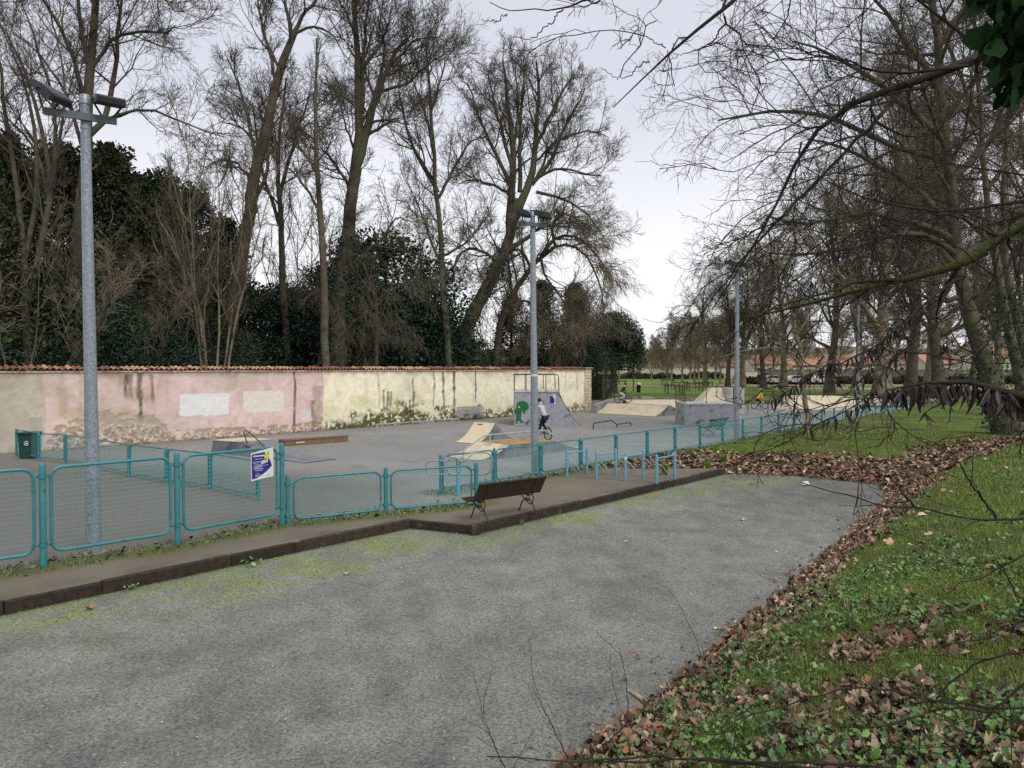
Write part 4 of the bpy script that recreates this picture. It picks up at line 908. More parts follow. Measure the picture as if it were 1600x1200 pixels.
# wooden ledge
a = G(445, 697.5); c = G(544, 690); d = c - a; an = math.atan2(d.y, d.x); Lr = d.length
lg = thing('grind_ledge', 'long low wooden grind ledge with a red and white mark on its end', 'skate obstacle', a, an); mb = MB(); mb.box((Lr / 2, .3, .12), (Lr, .6, .24), bev=.01); link('ledge_box', mb.mesh('ledge_box'), 'ledge_brown', lg)
mb = MB(); mb.box((Lr / 2, .0, .25), (Lr + .01, .06, .05)); link('edge_strip', mb.mesh('edge_strip'), 'ledge_edge', lg); mb = MB(); mb.box((Lr / 2, .3, .246), (Lr - .02, .54, .012)); link('ledge_top', mb.mesh('ledge_top'), 'ledge_edge', lg)
mb = MB(); mb.box((.42, -.004, .12), (.1, .008, .1)); link('red_badge', mb.mesh('red_badge'), 'red_paint', lg); mb = MB()
for i in range(6): mb.box((.53 + i * .062, -.004, .12), (.045, .008, .055))
link('white_lettering', mb.mesh('white_lettering'), 'white_paint', lg)
# low rails
def rail(label, pts, r=.025, m='grey_metal'):
    b = Vector(pts[0][0]); b.z = 0; t = thing('grind_rail', label, 'grind rail', b)
    mb = MB(); mb.tube([p for p, _ in pts], r, 8); part('bar', mb, m, t, True)
    for p, leg in pts:
        if leg: mb = MB(); mb.tube([p, (p[0], p[1], 0)], r, 8); part('leg', mb, m, t, True)
    return t
A1, A2, A3 = G(589, 676), G(656, 670.5), G(717, 665.5); hz = Vector((0, 0, .4))
rail('long low grey flat rail lying parallel to the wall in front of the mossy patch', [(A1 + hz, 1), (A2 + hz, 1), (A3 + hz, 1)], .035)
A1, A2, A3 = G(927, 671), G(964, 668), G(986, 665.6); B_ = A1.lerp(A2, .75)
rail('kinked low grey rail between the quarter pipe and the grey deck box', [(A1 + Vector((0, 0, .22)), 1), (A1 + (A2 - A1) * .04 + Vector((0, 0, .32)), 0), (B_ + Vector((0, 0, .4)), 0), (A2 + Vector((0, 0, .17)), 1), (A2.lerp(A3, .92) + Vector((0, 0, .2)), 0), (A3 + Vector((0, 0, .12)), 1)], .032, 'dark_metal')
# tall quarter pipe, side on, with the green creature painted on it
a = G(803, 664.5); c = G(911, 664.5); h = 1.86; Lp = (A(873, 613, 41.3).x - a.x); Lt = c.x - a.x; D0 = a.y
prof = [(0, h), (Lp, h)] + [(Lp + (Lt - Lp) * (1 - math.cos(q)) , 0) for q in ()] 
prof = [(0, 0), (.0, h), (Lp, h), (Lp + .02, h - .02)] + [(Lp + .02 + (Lt - Lp) * s, (h - .02) * (1 - s) ** 1.75) for s in np.linspace(0.08, 1, 11)]
qp = thing('quarter_pipe', 'tall grey quarter pipe with a green creature painted on its side and a railed deck', 'skate ramp', a)
mb = MB(); mb.prism([Vector((x, 0, z)) for x, z in prof], (0, 0, 0), (0, 3.6, 0)); link('ramp_body', mb.mesh('ramp_body'), 'grey_metal', qp)
mb = MB(); mb.prism([Vector((x, 0, z + .012)) for x, z in prof[3:]] + [Vector((x, 0, max(z - .01, 0))) for x, z in reversed(prof[3:])], (0, -.02, 0), (0, 3.62, 0)); link('riding_surface', mb.mesh('riding_surface'), 'plywood_dark', qp)
mb = MB(); mb.box((Lp / 2, 1.8, h + .025), (Lp + .06, 3.7, .07)); link('deck', mb.mesh('deck'), 'off_white', qp)
mb = MB(); mb.tube([(Lp + .03, -.04, h), (Lp + .03, 3.64, h)], .03, 8); link('coping', mb.mesh('coping', smooth=True), 'galv', qp)
for x in (.0, 1.44): mb = MB(); mb.box((x + .01 if x == 0 else x, -.006, h / 2), (.03, .01, h)); link('seam_strip', mb.mesh('seam_strip'), 'ramp_side', qp)
for y in (.04, 3.55):
    mb = MB(); mb.tube([(.02, y, h), (.02, y, h + .93), (.06, y, h + .97), (Lp - .12, y, h + .97), (Lp - .03, y, h + .9), (Lp, y, h)], .026, 8)
    mb.tube([(Lp * .71, y, h), (Lp * .71, y, h + .97)], .024, 8); mb.tube([(Lp * .27, y, h), (Lp * .27, y, h + .97)], .022, 8); link('guard_rail', mb.mesh('guard_rail', smooth=True), 'dark_metal', qp)
mb = MB(); mb.tube([(.02, .04, h + .97), (.02, 3.55, h + .97)], .026, 8); link('guard_rail', mb.mesh('guard_rail', smooth=True), 'dark_metal', qp)
def qpl(px, py): r = ray(px, py); t_ = (a.y - .012) / r.y; return Vector((r.x * t_ - a.x, -.012, CAM_H + r.z * t_))
def zq(x, y): return qpl(760 + x / 8, 560 + y / 8)
body = [(380, 560), (410, 538), (460, 532), (505, 550), (530, 590), (528, 625), (505, 650), (470, 655), (440, 640), (438, 690), (432, 740), (440, 775), (462, 790), (455, 808), (430, 805), (415, 780), (395, 782), (388, 815), (368, 815), (366, 790), (372, 740), (365, 690), (350, 690), (352, 635), (372, 622), (374, 590)]
mb = MB(); mb.prism([zq(x, y) for x, y in body], (0, 0, 0), (0, .008, 0)); link('painted_creature', mb.mesh('painted_creature'), 'green_paint', qp)
mb = MB(); mb.prism([zq(x, y) + Vector((0, -.004, 0)) for x, y in ((396, 600), (402, 594), (420, 608), (416, 618), (404, 616))], (0, 0, 0), (0, .002, 0)); link('painted_eye', mb.mesh('painted_eye'), 'white_paint', qp)
mb = MB(); mb.tube([zq(440, 650), zq(470, 660), zq(490, 668)], .03, 5); mb.tube([zq(455, 658), zq(478, 685)], .025, 5); link('painted_arm', mb.mesh('painted_arm'), 'green_paint', qp)
mb = MB(); mb.prism([zq(785, 455), zq(868, 450), zq(862, 570), zq(790, 572)], (0, 0, 0), (0, .006, 0)); po = link('poster', mb.mesh('poster'), 'white_paint', qp)
mb = MB(); mb.prism([zq(x, y) + Vector((0, -.005, 0)) for x, y in ((790, 468), (830, 462), (832, 490), (852, 505), (850, 545), (838, 566), (792, 564))], (0, 0, 0), (0, .003, 0)); link('poster_print', mb.mesh('poster_print'), 'blue_paint', po)
# wide bank at the park edge
a = G(930, 646); c = G(1021, 651); d = c - a; an = math.atan2(d.y, d.x); Wb = d.length; nrm_a = an + PI / 2
h = .66; bk = profile_ramp('wide_quarter', 'wide pale plywood quarter ramp with the rider in navy on its top edge', G(1021, 651), math.atan2(.69, .73), curve_up(0, 1.6, h, 9, 1.7) + [(1.95, h), (3.6, .01)], 5.1, [(0, 8, 'plywood'), (8, 9, 'plywood_dark'), (9, 10, 'plywood')], coping=[(1.6, h)])
mb = MB(); mb.box((.85, 2.6, .33), (1.75, .03, .014)); o = link('red_line', mb.mesh('red_line'), 'red_paint', bk, loc=(-.02, 0, 0)); o.rotation_euler = (0, -math.radians(23), 0); o.location = (.0, 0, -.0 + .11)
a2 = G(925, 645.5); t = thing('concrete_kerb_block', 'long sloping concrete kerb at the left end of the wide quarter ramp', 'concrete block', a2)
mb = MB(); q0 = a2; q1 = A(966, 626, 57) ; q1.z = 0; dd = (q1 - q0).normalized(); nn = Vector((dd.y, -dd.x, 0)) * .35
V = []
for pnt, hh in ((q0, .62), (q0 + dd * 3.4, .9), (q1, .9)):
    V += [pnt, pnt + nn, pnt + nn + Vector((0, 0, hh)), pnt + Vector((0, 0, hh))]
mb.add(V, [(0, 3, 2, 1), (8, 9, 10, 11)] + [(k * 4 + j, k * 4 + (j + 1) % 4, k * 4 + 4 + (j + 1) % 4, k * 4 + 4 + j) for k in range(2) for j in range(4)]); part('block', mb, 'concrete', t)
p = A(1003, 629, 60); t = thing('concrete_block', 'grey concrete block standing on the lawn edge behind the wide quarter ramp', 'concrete block', (p.x, 60.5, 0)); mb = MB(); mb.box((p.x + .5, 60.7, .42), (1.05, .7, .84), bev=.04); part('block', mb, 'concrete', t)
# second bank behind, sloping to the right
b2 = profile_ramp('hip_ramp', 'pale plywood hip ramp between the wide quarter ramp and the grey deck box', G(1074, 640.), PI / 2, [(0, 0), (2.2, .56), (4., .58), (6., .0)], 4.4, [(0, 1, 'plywood'), (1, 2, 'plywood'), (2, 3, 'plywood')])
# deck box with rails, and a steep plywood pyramid behind it
a = G(1070, 664); c = G(1146, 664); h = 1.15; Lx = c.x - a.x
db = thing('deck_box', 'grey metal deck box with guard rails, in front of the steep plywood ramp', 'skate ramp', a)
mb = MB(); mb.box((Lx / 2, 1.2, h / 2), (Lx, 2.4, h)); link('ramp_body', mb.mesh('ramp_body'), 'grey_metal', db); mb = MB(); mb.box((Lx / 2, 1.2, h + .03), (Lx + .08, 2.5, .07)); link('deck', mb.mesh('deck'), 'off_white', db)
mb = MB(); mb.tube([(0, .02, h), (0, .02, h + .98), (Lx * .96, .02, h + .98), (Lx, .02, h + .94), (Lx, .02, h)], .026, 8); mb.tube([(Lx * .44, .02, h), (Lx * .44, .02, h + .98)], .022, 8); mb.tube([(0, .02, h + .98), (0, 2.35, h + .98), (0, 2.35, h)], .024, 8)
link('guard_rail', mb.mesh('guard_rail', smooth=True), 'dark_metal', db)
mb = MB()
for k in range(7): mb.tube([(.0, .1 + k * .32, h), (.0, .1 + k * .32, h + .98)], .014, 5)
mb.tube([(Lx + .35, .3, .05), (Lx + .1, .3, h), (Lx + .1, .3, h + .95), (Lx + .35, .3, h + .6), (Lx + .3, .3, .1)], .022, 6); link('rail_bars', mb.mesh('rail_bars'), 'dark_metal', db)
mb = MB(); mb.prism([Vector((Lx + .01, 0, 0)), Vector((Lx + .85, 0, 0)), Vector((Lx + .6, 0, .25)), Vector((Lx + .35, 0, .6)), Vector((Lx + .01, 0, h))], (0, .1, 0), (0, 2.3, 0)); link('riding_surface', mb.mesh('riding_surface'), 'off_white', db)
y0 = 50.; xl, xr, xt = A(1094, 640, y0).x, A(1141, 640, y0).x, A(1115, 606, y0 + 2).x; zt_ = A(1115, 606, y0 + 2.2).z
py = thing('steep_ramp', 'steep tapering plywood ramp rising behind the deck box', 'skate ramp', (xl, y0, 0))
mb = MB(); mb.add([(xl - .5, y0, 0), (xr + .1, y0, 0), (xr + .1, y0 + 2.4, zt_), (xt, y0 + 2.4, zt_), (xl - .5, y0 + 3.4, 0), (xr + .1, y0 + 3.4, 0), (xr + .1, y0 + 3.4, zt_), (xt, y0 + 3.4, zt_)], [(0, 1, 2, 3), (3, 2, 6, 7), (0, 3, 7, 4), (1, 5, 6, 2), (4, 7, 6, 5), (0, 4, 5, 1)]); part('riding_surface', mb, 'plywood', py)
xw = A(1148, 633, y0 + 1).x; mb = MB(); xw2 = A(1164.5, 633, y0 + 1).x; mb.box(((xr + .13 + xw2) / 2, y0 + 2.4, zt_ / 2), (xw2 - xr - .13, 2.4, zt_)); wb = part('side_block', mb, 'off_white', py)
mb = MB(); rs = R_(4)
for k in range(5):
    zz = .5 + .33 * k; xx = xw2 - .35 + .1 * math.sin(k * 2.); mb.tube([(xx - .18, y0 + 1.18, zz), (xx, y0 + 1.18, zz + .22), (xx + .15, y0 + 1.18, zz + .05), (xx + .05, y0 + 1.18, zz - .15)], .03, 4)
part('scribbled_tag', mb, 'dark_metal', wb)
# big bank at the far right
b0 = G(1228, 641); b1 = A(1300, 641, b0.y + 2.5); b1.z = 0
t = thing('far_bank', 'broad pale plywood bank at the far right end of the skatepark', 'skate ramp', b0); h = 1.0
mb = MB(); mb.add([b0, (b0.x + 9.6, b0.y - .6, 0), (b0.x + 9.6, b0.y + 2.6, h * .9), (b0.x + 1.5, b0.y + 2.8, h), (b0.x + 9.6, b0.y + 4.2, 0), (b0.x + .4, b0.y + 4.2, 0), (b0.x + 9.6, b0.y + 4.2, h * .9), (b0.x + 1.5, b0.y + 4.2, h)], [(0, 1, 2, 3), (3, 2, 6, 7), (0, 3, 7, 5), (1, 4, 6, 2), (5, 7, 6, 4), (0, 5, 4, 1)]); part('riding_surface', mb, 'plywood', t)
mb = MB(); mb.tube([(b0.x + 4.5, b0.y + 1.5, .55), (b0.x + 4.8, b0.y + 1.4, .95), (b0.x + 7.6, b0.y + 1., .9), (b0.x + 8.6, b0.y + .6, .3)], .04, 6); part('grind_rail', mb, 'dark_metal', t, True)
t = thing('box_obstacle', 'small grey box with dark top in front of the broad far bank', 'skate obstacle', (b0.x + 5.4, b0.y - 4, 0)); mb = MB(); mb.box((b0.x + 5.4, b0.y - 4, .25), (2.6, 1.2, .5), bev=.02); bx_ = part('ledge_box', mb, 'off_white', t); mb = MB(); mb.box((b0.x + 5.4, b0.y - 4, .53), (2.7, 1.3, .05)); part('ledge_top', mb, 'dark_metal', t)

# ------------------------------------------------------------------ riders
def skin_mesh(name, joints, edges, rad, m, parent, sub=2, root=0):
    me = bpy.data.meshes.new(name); bm = bmesh.new(); ly = bm.verts.layers.skin.verify()
    vs_ = [bm.verts.new(j) for j in joints]
    for a_, b_ in edges: bm.edges.new((vs_[a_], vs_[b_]))
    for v, r in zip(vs_, rad): v[ly].radius = (r, r) if not hasattr(r, '__len__') else r
    vs_[root][ly].use_root = True
    bm.to_mesh(me); bm.free(); o = link(name, me, m, parent)
    md = o.modifiers.new('Skin', 'SKIN'); md.use_smooth_shade = True; s = o.modifiers.new('Sub', 'SUBSURF'); s.levels = sub; s.render_levels = sub
    return o
def bicycle(label, loc, rz, wr, wb, frame, rim='galv', scale=1., cat='bicycle', tilt=0):
    t = thing('bicycle', label, cat, loc, rz); t.rotation_euler = (tilt, 0, rz)
    for nm, x in (('rear_wheel', 0), ('front_wheel', wb)):
        mb = MB(); mb.tube([(x + (wr - .022) * math.cos(q), 0, wr + (wr - .022) * math.sin(q)) for q in np.linspace(0, 2 * PI, 25)[:-1]], .024, 6, closed=True); w_ = link(nm, mb.mesh(nm, smooth=True), 'rubber', t)
        mb = MB(); mb.tube([(x + (wr - .05) * math.cos(q), 0, wr + (wr - .05) * math.sin(q)) for q in np.linspace(0, 2 * PI, 25)[:-1]], .012, 5, closed=True)
        for q in np.linspace(0, 2 * PI, 19)[:-1]: mb.tube([(x + .02 * math.cos(q + .8), .012, wr + .02 * math.sin(q + .8)), (x + (wr - .05) * math.cos(q), 0, wr + (wr - .05) * math.sin(q))], .0025, 3, cap=False)
        mb.tube([(x, -.05, wr), (x, .05, wr)], .02, 8); link('rim', mb.mesh('rim', smooth=True), rim, w_)
    s = wr / .26; bb = (wb * .40, 0, wr * .98); st = (wb * .30, 0, wr * 2.0); hd = (wb * .82, 0, wr * 2.25); hl = (wb * .86, 0, wr * 1.9)
    mb = MB()
    for p, q_, r in ((bb, st, .018), (bb, hl, .02), (st, hd, .018), (hd, hl, .022), ((st[0] - .01, .03, st[2]), (0, .045, wr), .01), ((st[0] - .01, -.03, st[2]), (0, -.045, wr), .01), ((bb[0], .03, bb[2]), (0, .045, wr), .011), ((bb[0], -.03, bb[2]), (0, -.045, wr), .011)): mb.tube([p, q_], r, 7)
    link('frame', mb.mesh('frame', smooth=True), frame, t)
    mb = MB()
    for y in (-.045, .045): mb.tube([(hl[0], y, hl[2]), (hl[0] + .02, y, hl[2] - .05), (wb, y, wr)], .013, 6)
    link('fork', mb.mesh('fork', smooth=True), frame, t)
    hb = (hd[0] - .03, 0, wr * 2.25 + .22 * s); mb = MB(); mb.tube([hd, hb], .014, 6); mb.tube([(hb[0] - .08, -.3, hb[2] + .01), (hb[0] + .01, -.16, hb[2]), (hb[0] + .01, .16, hb[2]), (hb[0] - .08, .3, hb[2] + .01)], .012, 6); link('handlebar', mb.mesh('handlebar', smooth=True), 'black', t)
    sz = wr * 2.0 + .16 * s; mb = MB(); mb.tube([(st[0], 0, st[2]), (st[0] - .03, 0, sz)], .014, 6); mb.prism([Vector((st[0] - .16, -.07, sz)), Vector((st[0] - .16, .07, sz)), Vector((st[0] - .02, .04, sz)), Vector((st[0] + .12, .015, sz)), Vector((st[0] + .12, -.015, sz)), Vector((st[0] - .02, -.04, sz))], (0, 0, 0), (0, 0, .04)); link('saddle', mb.mesh('saddle'), 'black', t)
    mb = MB(); mb.tube([(bb[0] + .01, 0, bb[2])] + [], .01, 3) if False else None
    for sg_, a_ in ((1, 0.5), (-1, 0.5 + PI)): mb.tube([(bb[0], sg_ * .05, bb[2]), (bb[0] + .15 * s * math.cos(a_), sg_ * .06, bb[2] - .15 * s * math.sin(a_))], .012, 5); mb.box((bb[0] + .15 * s * math.cos(a_), sg_ * .1, bb[2] - .15 * s * math.sin(a_)), (.08, .09, .02))
    mb.lathe([(.07, -.006), (.07, .006)], (0, 0, 0), 12); link('crank', mb.mesh('crank'), 'dark_metal', t)
    return t, dict(bb=bb, hb=hb, seat=(st[0] - .03, 0, sz + .05), s=s)
def rider(label, loc, rz, B, H, top, legs, cap, standing=0, group=None, hood=None, shoe='black', tilt=0):
    t = thing('person', label, 'person', loc, rz); t.rotation_euler = (tilt, 0, rz); s = H / 1.7; V3 = Vector
    bb, hb, seat, bs = B['bb'], B['hb'], B['seat'], B['s']
    hip = V3(seat) + V3((.0 - .05 * standing, 0, .06 * s + .14 * standing)); ft = []
    for sg_, a_ in ((1, .5), (-1, .5 + PI)): ft.append(V3((bb[0] + .15 * bs * math.cos(a_), sg_ * .1, bb[2] - .15 * bs * math.sin(a_) + .05)))
    hd_ = V3((hb[0] - .06, 0, hb[2] + .03)); lean = (V3((hd_.x, 0, 0)) - V3((hip.x, 0, 0))).length
    tor = .5 * s; ch = hip + V3((.30 * s, 0, .40 * s)); sh = hip + V3((.36 * s, 0, .48 * s)); nk = sh + V3((.06 * s, 0, .1 * s)); hdc = nk + V3((.05 * s, 0, .13 * s))
    mid = hip.lerp(sh, .5)
    J = [hip, mid, sh, nk, hdc, hdc + V3((.01, 0, .08 * s))]; E = [(0, 1), (1, 2), (2, 3), (3, 4), (4, 5)]; Rr = [.115 * s, .11 * s, .105 * s, .05 * s, .088 * s, .07 * s]
    jk = [hip, mid, sh, nk - V3((.02 * s, 0, .03 * s))]; je = [(0, 1), (1, 2), (2, 3)]; jr = [.135 * s, .135 * s, .125 * s, .07 * s]
    for sg_ in (1, -1):
        S = sh + V3((0, sg_ * .16 * s, -.02 * s)); Hn = V3((hb[0] - .06, sg_ * .26, hb[2] + .03)); m_ = S.lerp(Hn, .5); le = (Hn - S).length; el = m_ + V3((-.05 * s, sg_ * .07 * s, -.10 * s)); n0 = len(J)
        J += [S, el, Hn, Hn + V3((.05, 0, .0))]; E += [(2, n0), (n0, n0 + 1), (n0 + 1, n0 + 2), (n0 + 2, n0 + 3)]; Rr += [.05 * s, .036 * s, .026 * s, .022 * s]
        n1_ = len(jk); jk += [S, el, el.lerp(Hn, .9)]; je += [(2, n1_), (n1_, n1_ + 1), (n1_ + 1, n1_ + 2)]; jr += [.068 * s, .054 * s, .042 * s]
    tk = [hip + V3((0, 0, .02))]; tke = []; tr_ = [.13 * s]
    for (sg_, f) in zip((1, -1), ft):
        hp = hip + V3((.02, sg_ * .09 * s, -.02)); v = f - hp; d_ = v.length; l = max(.43 * s, d_ * .505); k_ = hp.lerp(f, .5); up_ = math.sqrt(max(l * l - d_ * d_ / 4, 1e-4)); fw = V3((1, 0, 0)) - v.normalized() * v.normalized().x; fw.normalize(); kn = k_ + fw * up_; n0 = len(J)
        J += [hp, kn, f, f + V3((.12 * s, 0, -.02))]; E += [(0, n0), (n0, n0 + 1), (n0 + 1, n0 + 2), (n0 + 2, n0 + 3)]; Rr += [.08 * s, .05 * s, .032 * s, .03 * s]
        n1_ = len(tk); tk += [hp, kn, kn.lerp(f, .88)]; tke += [(0, n1_), (n1_, n1_ + 1), (n1_ + 1, n1_ + 2)]; tr_ += [.1 * s, .068 * s, .05 * s]
        mb = MB(); mb.tube([f + V3((-.07 * s, 0, -.01)), f + V3((0, 0, .0)), f + V3((.1 * s, 0, -.015)), f + V3((.16 * s, 0, -.025))], [.035 * s, .045 * s, .04 * s, .022 * s], 8); link('shoe', mb.mesh('shoe', smooth=True), shoe, t)
    skin_mesh('body', J, E, Rr, 'skin', t); skin_mesh('jacket', jk, je, jr, top, t); skin_mesh('trousers', tk, tke, tr_, legs, t)
    mb = MB(); c = hdc + V3((-.012, 0, .055 * s)); prof = [(.012, .095), (.06, .085), (.095, .045), (.105, 0), (.1, -.045), (.08, -.07)]
    mb.lathe([(r * s * 1.02, z * s) for r, z in reversed(prof)], c, 12); link('hair' if cap != 'black' else 'cap', mb.mesh('hair', smooth=True), cap, t)
    if hood: mb = MB(); mb.tube([nk + V3((-.1 * s, 0, -.06 * s)), nk + V3((-.05 * s, 0, .02 * s)), nk + V3((-.0 * s, 0, .05 * s))], [.05 * s, .1 * s, .08 * s], 10); link('hood', mb.mesh('hood', smooth=True), hood, t)
    for x_, z_ in ((.085, .02),): mb = MB(); mb.tube([hdc + V3((.07 * s, 0, .03 * s)), hdc + V3((.1 * s, 0, -.005 * s))], [.012 * s, .017 * s], 6); link('nose', mb.mesh('nose', smooth=True), 'skin', t)
    return t
rw_ = G(856, 688.5); an = math.atan2(.78, -.52)
bt, B = bicycle('black bicycle half hidden behind the middle mast', rw_, an, .3, .92, 'black', 'dark_metal')
rider('person in a pale grey hoodie and dark trousers crouched on the black bicycle', rw_, an, B, 1.62, 'grey_cloth', 'dark_cloth', 'hair', standing=1, hood='grey_cloth')
rb = A(965, 633, 52.7); rb.z = .69
bt, B = bicycle('small bicycle on top of the wide quarter ramp', rb, math.radians(6), .24, .78, 'dark_metal')
rider('person in a navy jacket with white collar riding on the wide quarter ramp', rb, math.radians(6), B, 1.4, 'navy', 'light_cloth', 'hair', hood='light_cloth', shoe='light_cloth')
ry = G(1178.5, 639.2)
bt, B = bicycle('white child bicycle crossing in front of the stone retaining wall', ry, math.radians(3), .255, .86, 'white_paint')
rider('person in a bright yellow jacket and dark cap riding the white bicycle', ry, math.radians(3), B, 1.4, 'yellow', 'black', 'black')
# ------------------------------------------------------------------ trees behind the wall
cfgA = std_cfg(1., .42, .011, .13, .15)
hero_tree('bare_tree', 'tall bare tree rising straight behind the first floodlight mast, broken stubs low on its trunk', 'tree', 37, [
    ([(107, 575), (109, 520), (112, 460), (122, 400), (126, 330), (131, 250), (136, 170), (142, 90), (149, 0), (156, -120)], .46, .13),
    ([(135, 215, 0), (170, 190, .5), (179, 120, .8), (182, 60, 1), (190, -20, 1), (200, -100, 1)], .13, .03),
    ([(136, 100, 0), (128, 50, -.5), (124, 0, -1), (112, -80, -1)], .11, .03),
    ([(133, 160), (118, 90, -1), (95, 40, -2), (60, -10, -2.5), (30, -40, -3)], .1, .02),
    ([(131, 240), (110, 160, 1), (70, 90, 2), (20, 50, 2)], .08, .02), ([(131, 230), (160, 185, 1), (232, 165, 2), (290, 195, 3), (350, 215, 3)], .08, .02),
    ([(141, 110), (175, 60), (215, 45), (265, 55), (275, 40)], .08, .02), ([(150, 0), (180, -40), (240, -20), (275, 20)], .07, .02),
    ([(122, 400), (80, 430, -1), (30, 440, -2), (-20, 470, -2)], .06, .015), ([(124, 390), (170, 420, -1.5), (220, 435, -2), (245, 425, -2)], .06, .015), ([(126, 330), (85, 300, -1), (50, 330, -2), (20, 400, -2)], .06, .015)],
    std_cfg(.75, .42, .011, .1, .17), 101, bark='bark')
hero_tree('bare_tree', 'slender bare tree fanning up and left at the left edge of the view', 'tree', 33, [
    ([(45, 575), (44, 500), (40, 430), (34, 340), (20, 260), (5, 160), (-10, 60)], .2, .05),
    ([(44, 470), (70, 360), (82, 260), (60, 170), (30, 90), (-10, 10)], .12, .02), ([(40, 400), (62, 300), (55, 200), (35, 110), (0, 40)], .1, .02), ([(74, 320), (92, 220), (75, 120), (50, 40), (20, -30)], .08, .015),
    ([(76, 310), (60, 240), (20, 190), (-30, 150)], .06, .015), ([(78, 290), (100, 190), (102, 110), (80, 30)], .06, .015)],
    std_cfg(.6, .4, .009, .16, .1), 102, twig='twig')
hero_tree('bare_tree', 'big bare tree leaning right with its fork crossing the sky above the pink wall', 'tree', 42, [
    ([(345, 575), (362, 480), (375, 410), (388, 345), (400, 270), (413, 210), (424, 170), (437, 110), (452, 62), (462, 48)], .44, .17),
    ([(455, 56), (447, 10), (444, -40)], .1, .04), ([(460, 50), (473, 20), (498, -5), (530, -40)], .1, .04), ([(432, 130), (420, 80), (408, 40), (400, -20)], .08, .03), ([(435, 105), (415, 60), (400, 5)], .07, .02),
    ([(458, 54), (490, 40), (520, 50), (540, 90)], .07, .02), ([(398, 290), (372, 255), (350, 248), (320, 262)], .08, .02), ([(410, 235), (380, 200), (345, 190)], .07, .02), ([(402, 260), (385, 170), (365, 110), (352, 80)], .07, .02), ([(392, 330), (418, 270), (424, 190), (440, 180)], .1, .03)],
    std_cfg(.55, .4, .012, .12, .17), 103)
hero_tree('bare_tree', 'bare tree with a straight pale stem right behind the leaning tree', 'tree', 46, [
    ([(448, 575), (445, 480), (440, 400), (438, 320), (432, 250), (440, 180), (446, 120)], .26, .05),
    ([(438, 300), (455, 240), (470, 190), (485, 150)], .1, .03), ([(440, 360), (420, 300), (405, 250), (395, 160)], .1, .03), ([(434, 260), (424, 190), (420, 130)], .08, .02)],
    std_cfg(.8, .45, .011, .15, .16), 104)
hero_tree('bare_tree', 'thin bare tree with a snapped swollen stem between the leaning tree and the forked one', 'tree', 40, [
    ([(512, 575), (507, 480), (503, 400), (500, 330), (495, 270), (490, 200), (492, 130), (497, 60)], .24, .05),
    ([(495, 270), (470, 230), (450, 210)], .06, .02), ([(492, 210), (515, 190), (528, 158)], .05, .02), ([(500, 330), (470, 280), (440, 255)], .06, .02)],
    std_cfg(.6, .35, .011, .12, .2), 105)
hero_tree('bare_tree', 'tall forked bare tree with a dense round twiggy top, ivy round its foot', 'tree', 43, [
    ([(520, 575), (528, 500), (536, 420), (545, 350), (550, 290), (556, 262)], .48, .3),
    ([(552, 290), (558, 230), (564, 180), (558, 100), (556, 40), (552, -30), (548, -80)], .24, .06), ([(556, 262), (575, 205), (582, 160), (592, 145), (606, 110), (620, 75), (635, 62)], .22, .05),
    ([(565, 175), (567, 100), (572, 40), (580, -30)], .12, .03), ([(560, 110), (582, 90), (600, 60), (612, 10)], .09, .02), ([(585, 155), (600, 100), (598, 50)], .1, .03), ([(590, 145), (640, 130), (670, 100), (700, 80)], .08, .02),
    ([(556, 240), (540, 200), (530, 150)], .07, .02), ([(550, 300), (520, 250), (500, 230)], .08, .02), ([(558, 60), (540, 20), (520, -20)], .07, .02), ([(575, 210), (610, 190), (640, 195)], .08, .02), ([(606, 108), (650, 60), (690, 58)], .06, .02)],
    std_cfg(.85, .4, .012, .14, .15), 106, ivy=1800, ivyr=.45, ivyt=.75)
hero_tree('bare_tree', 'bare tree with a slim upright stem and narrow crown left of the round one', 'tree', 50, [
    ([(702, 575), (699, 520), (694, 460), (690, 400), (684, 300), (676, 230), (671, 160), (668, 90), (664, 60)], .26, .05),
    ([(684, 300), (650, 240), (630, 180), (622, 140)], .12, .03), ([(685, 310), (710, 260), (735, 220), (750, 215)], .09, .02), ([(676, 230), (660, 160), (640, 120)], .09, .02), ([(690, 400), (730, 380), (760, 340)], .08, .02), ([(672, 180), (690, 120), (700, 80)], .08, .02), ([(690, 420), (660, 340), (640, 290)], .08, .02)],
    std_cfg(.85, .42, .012, .15, .16), 107, ivy=900, ivyr=.4, ivyt=.5)
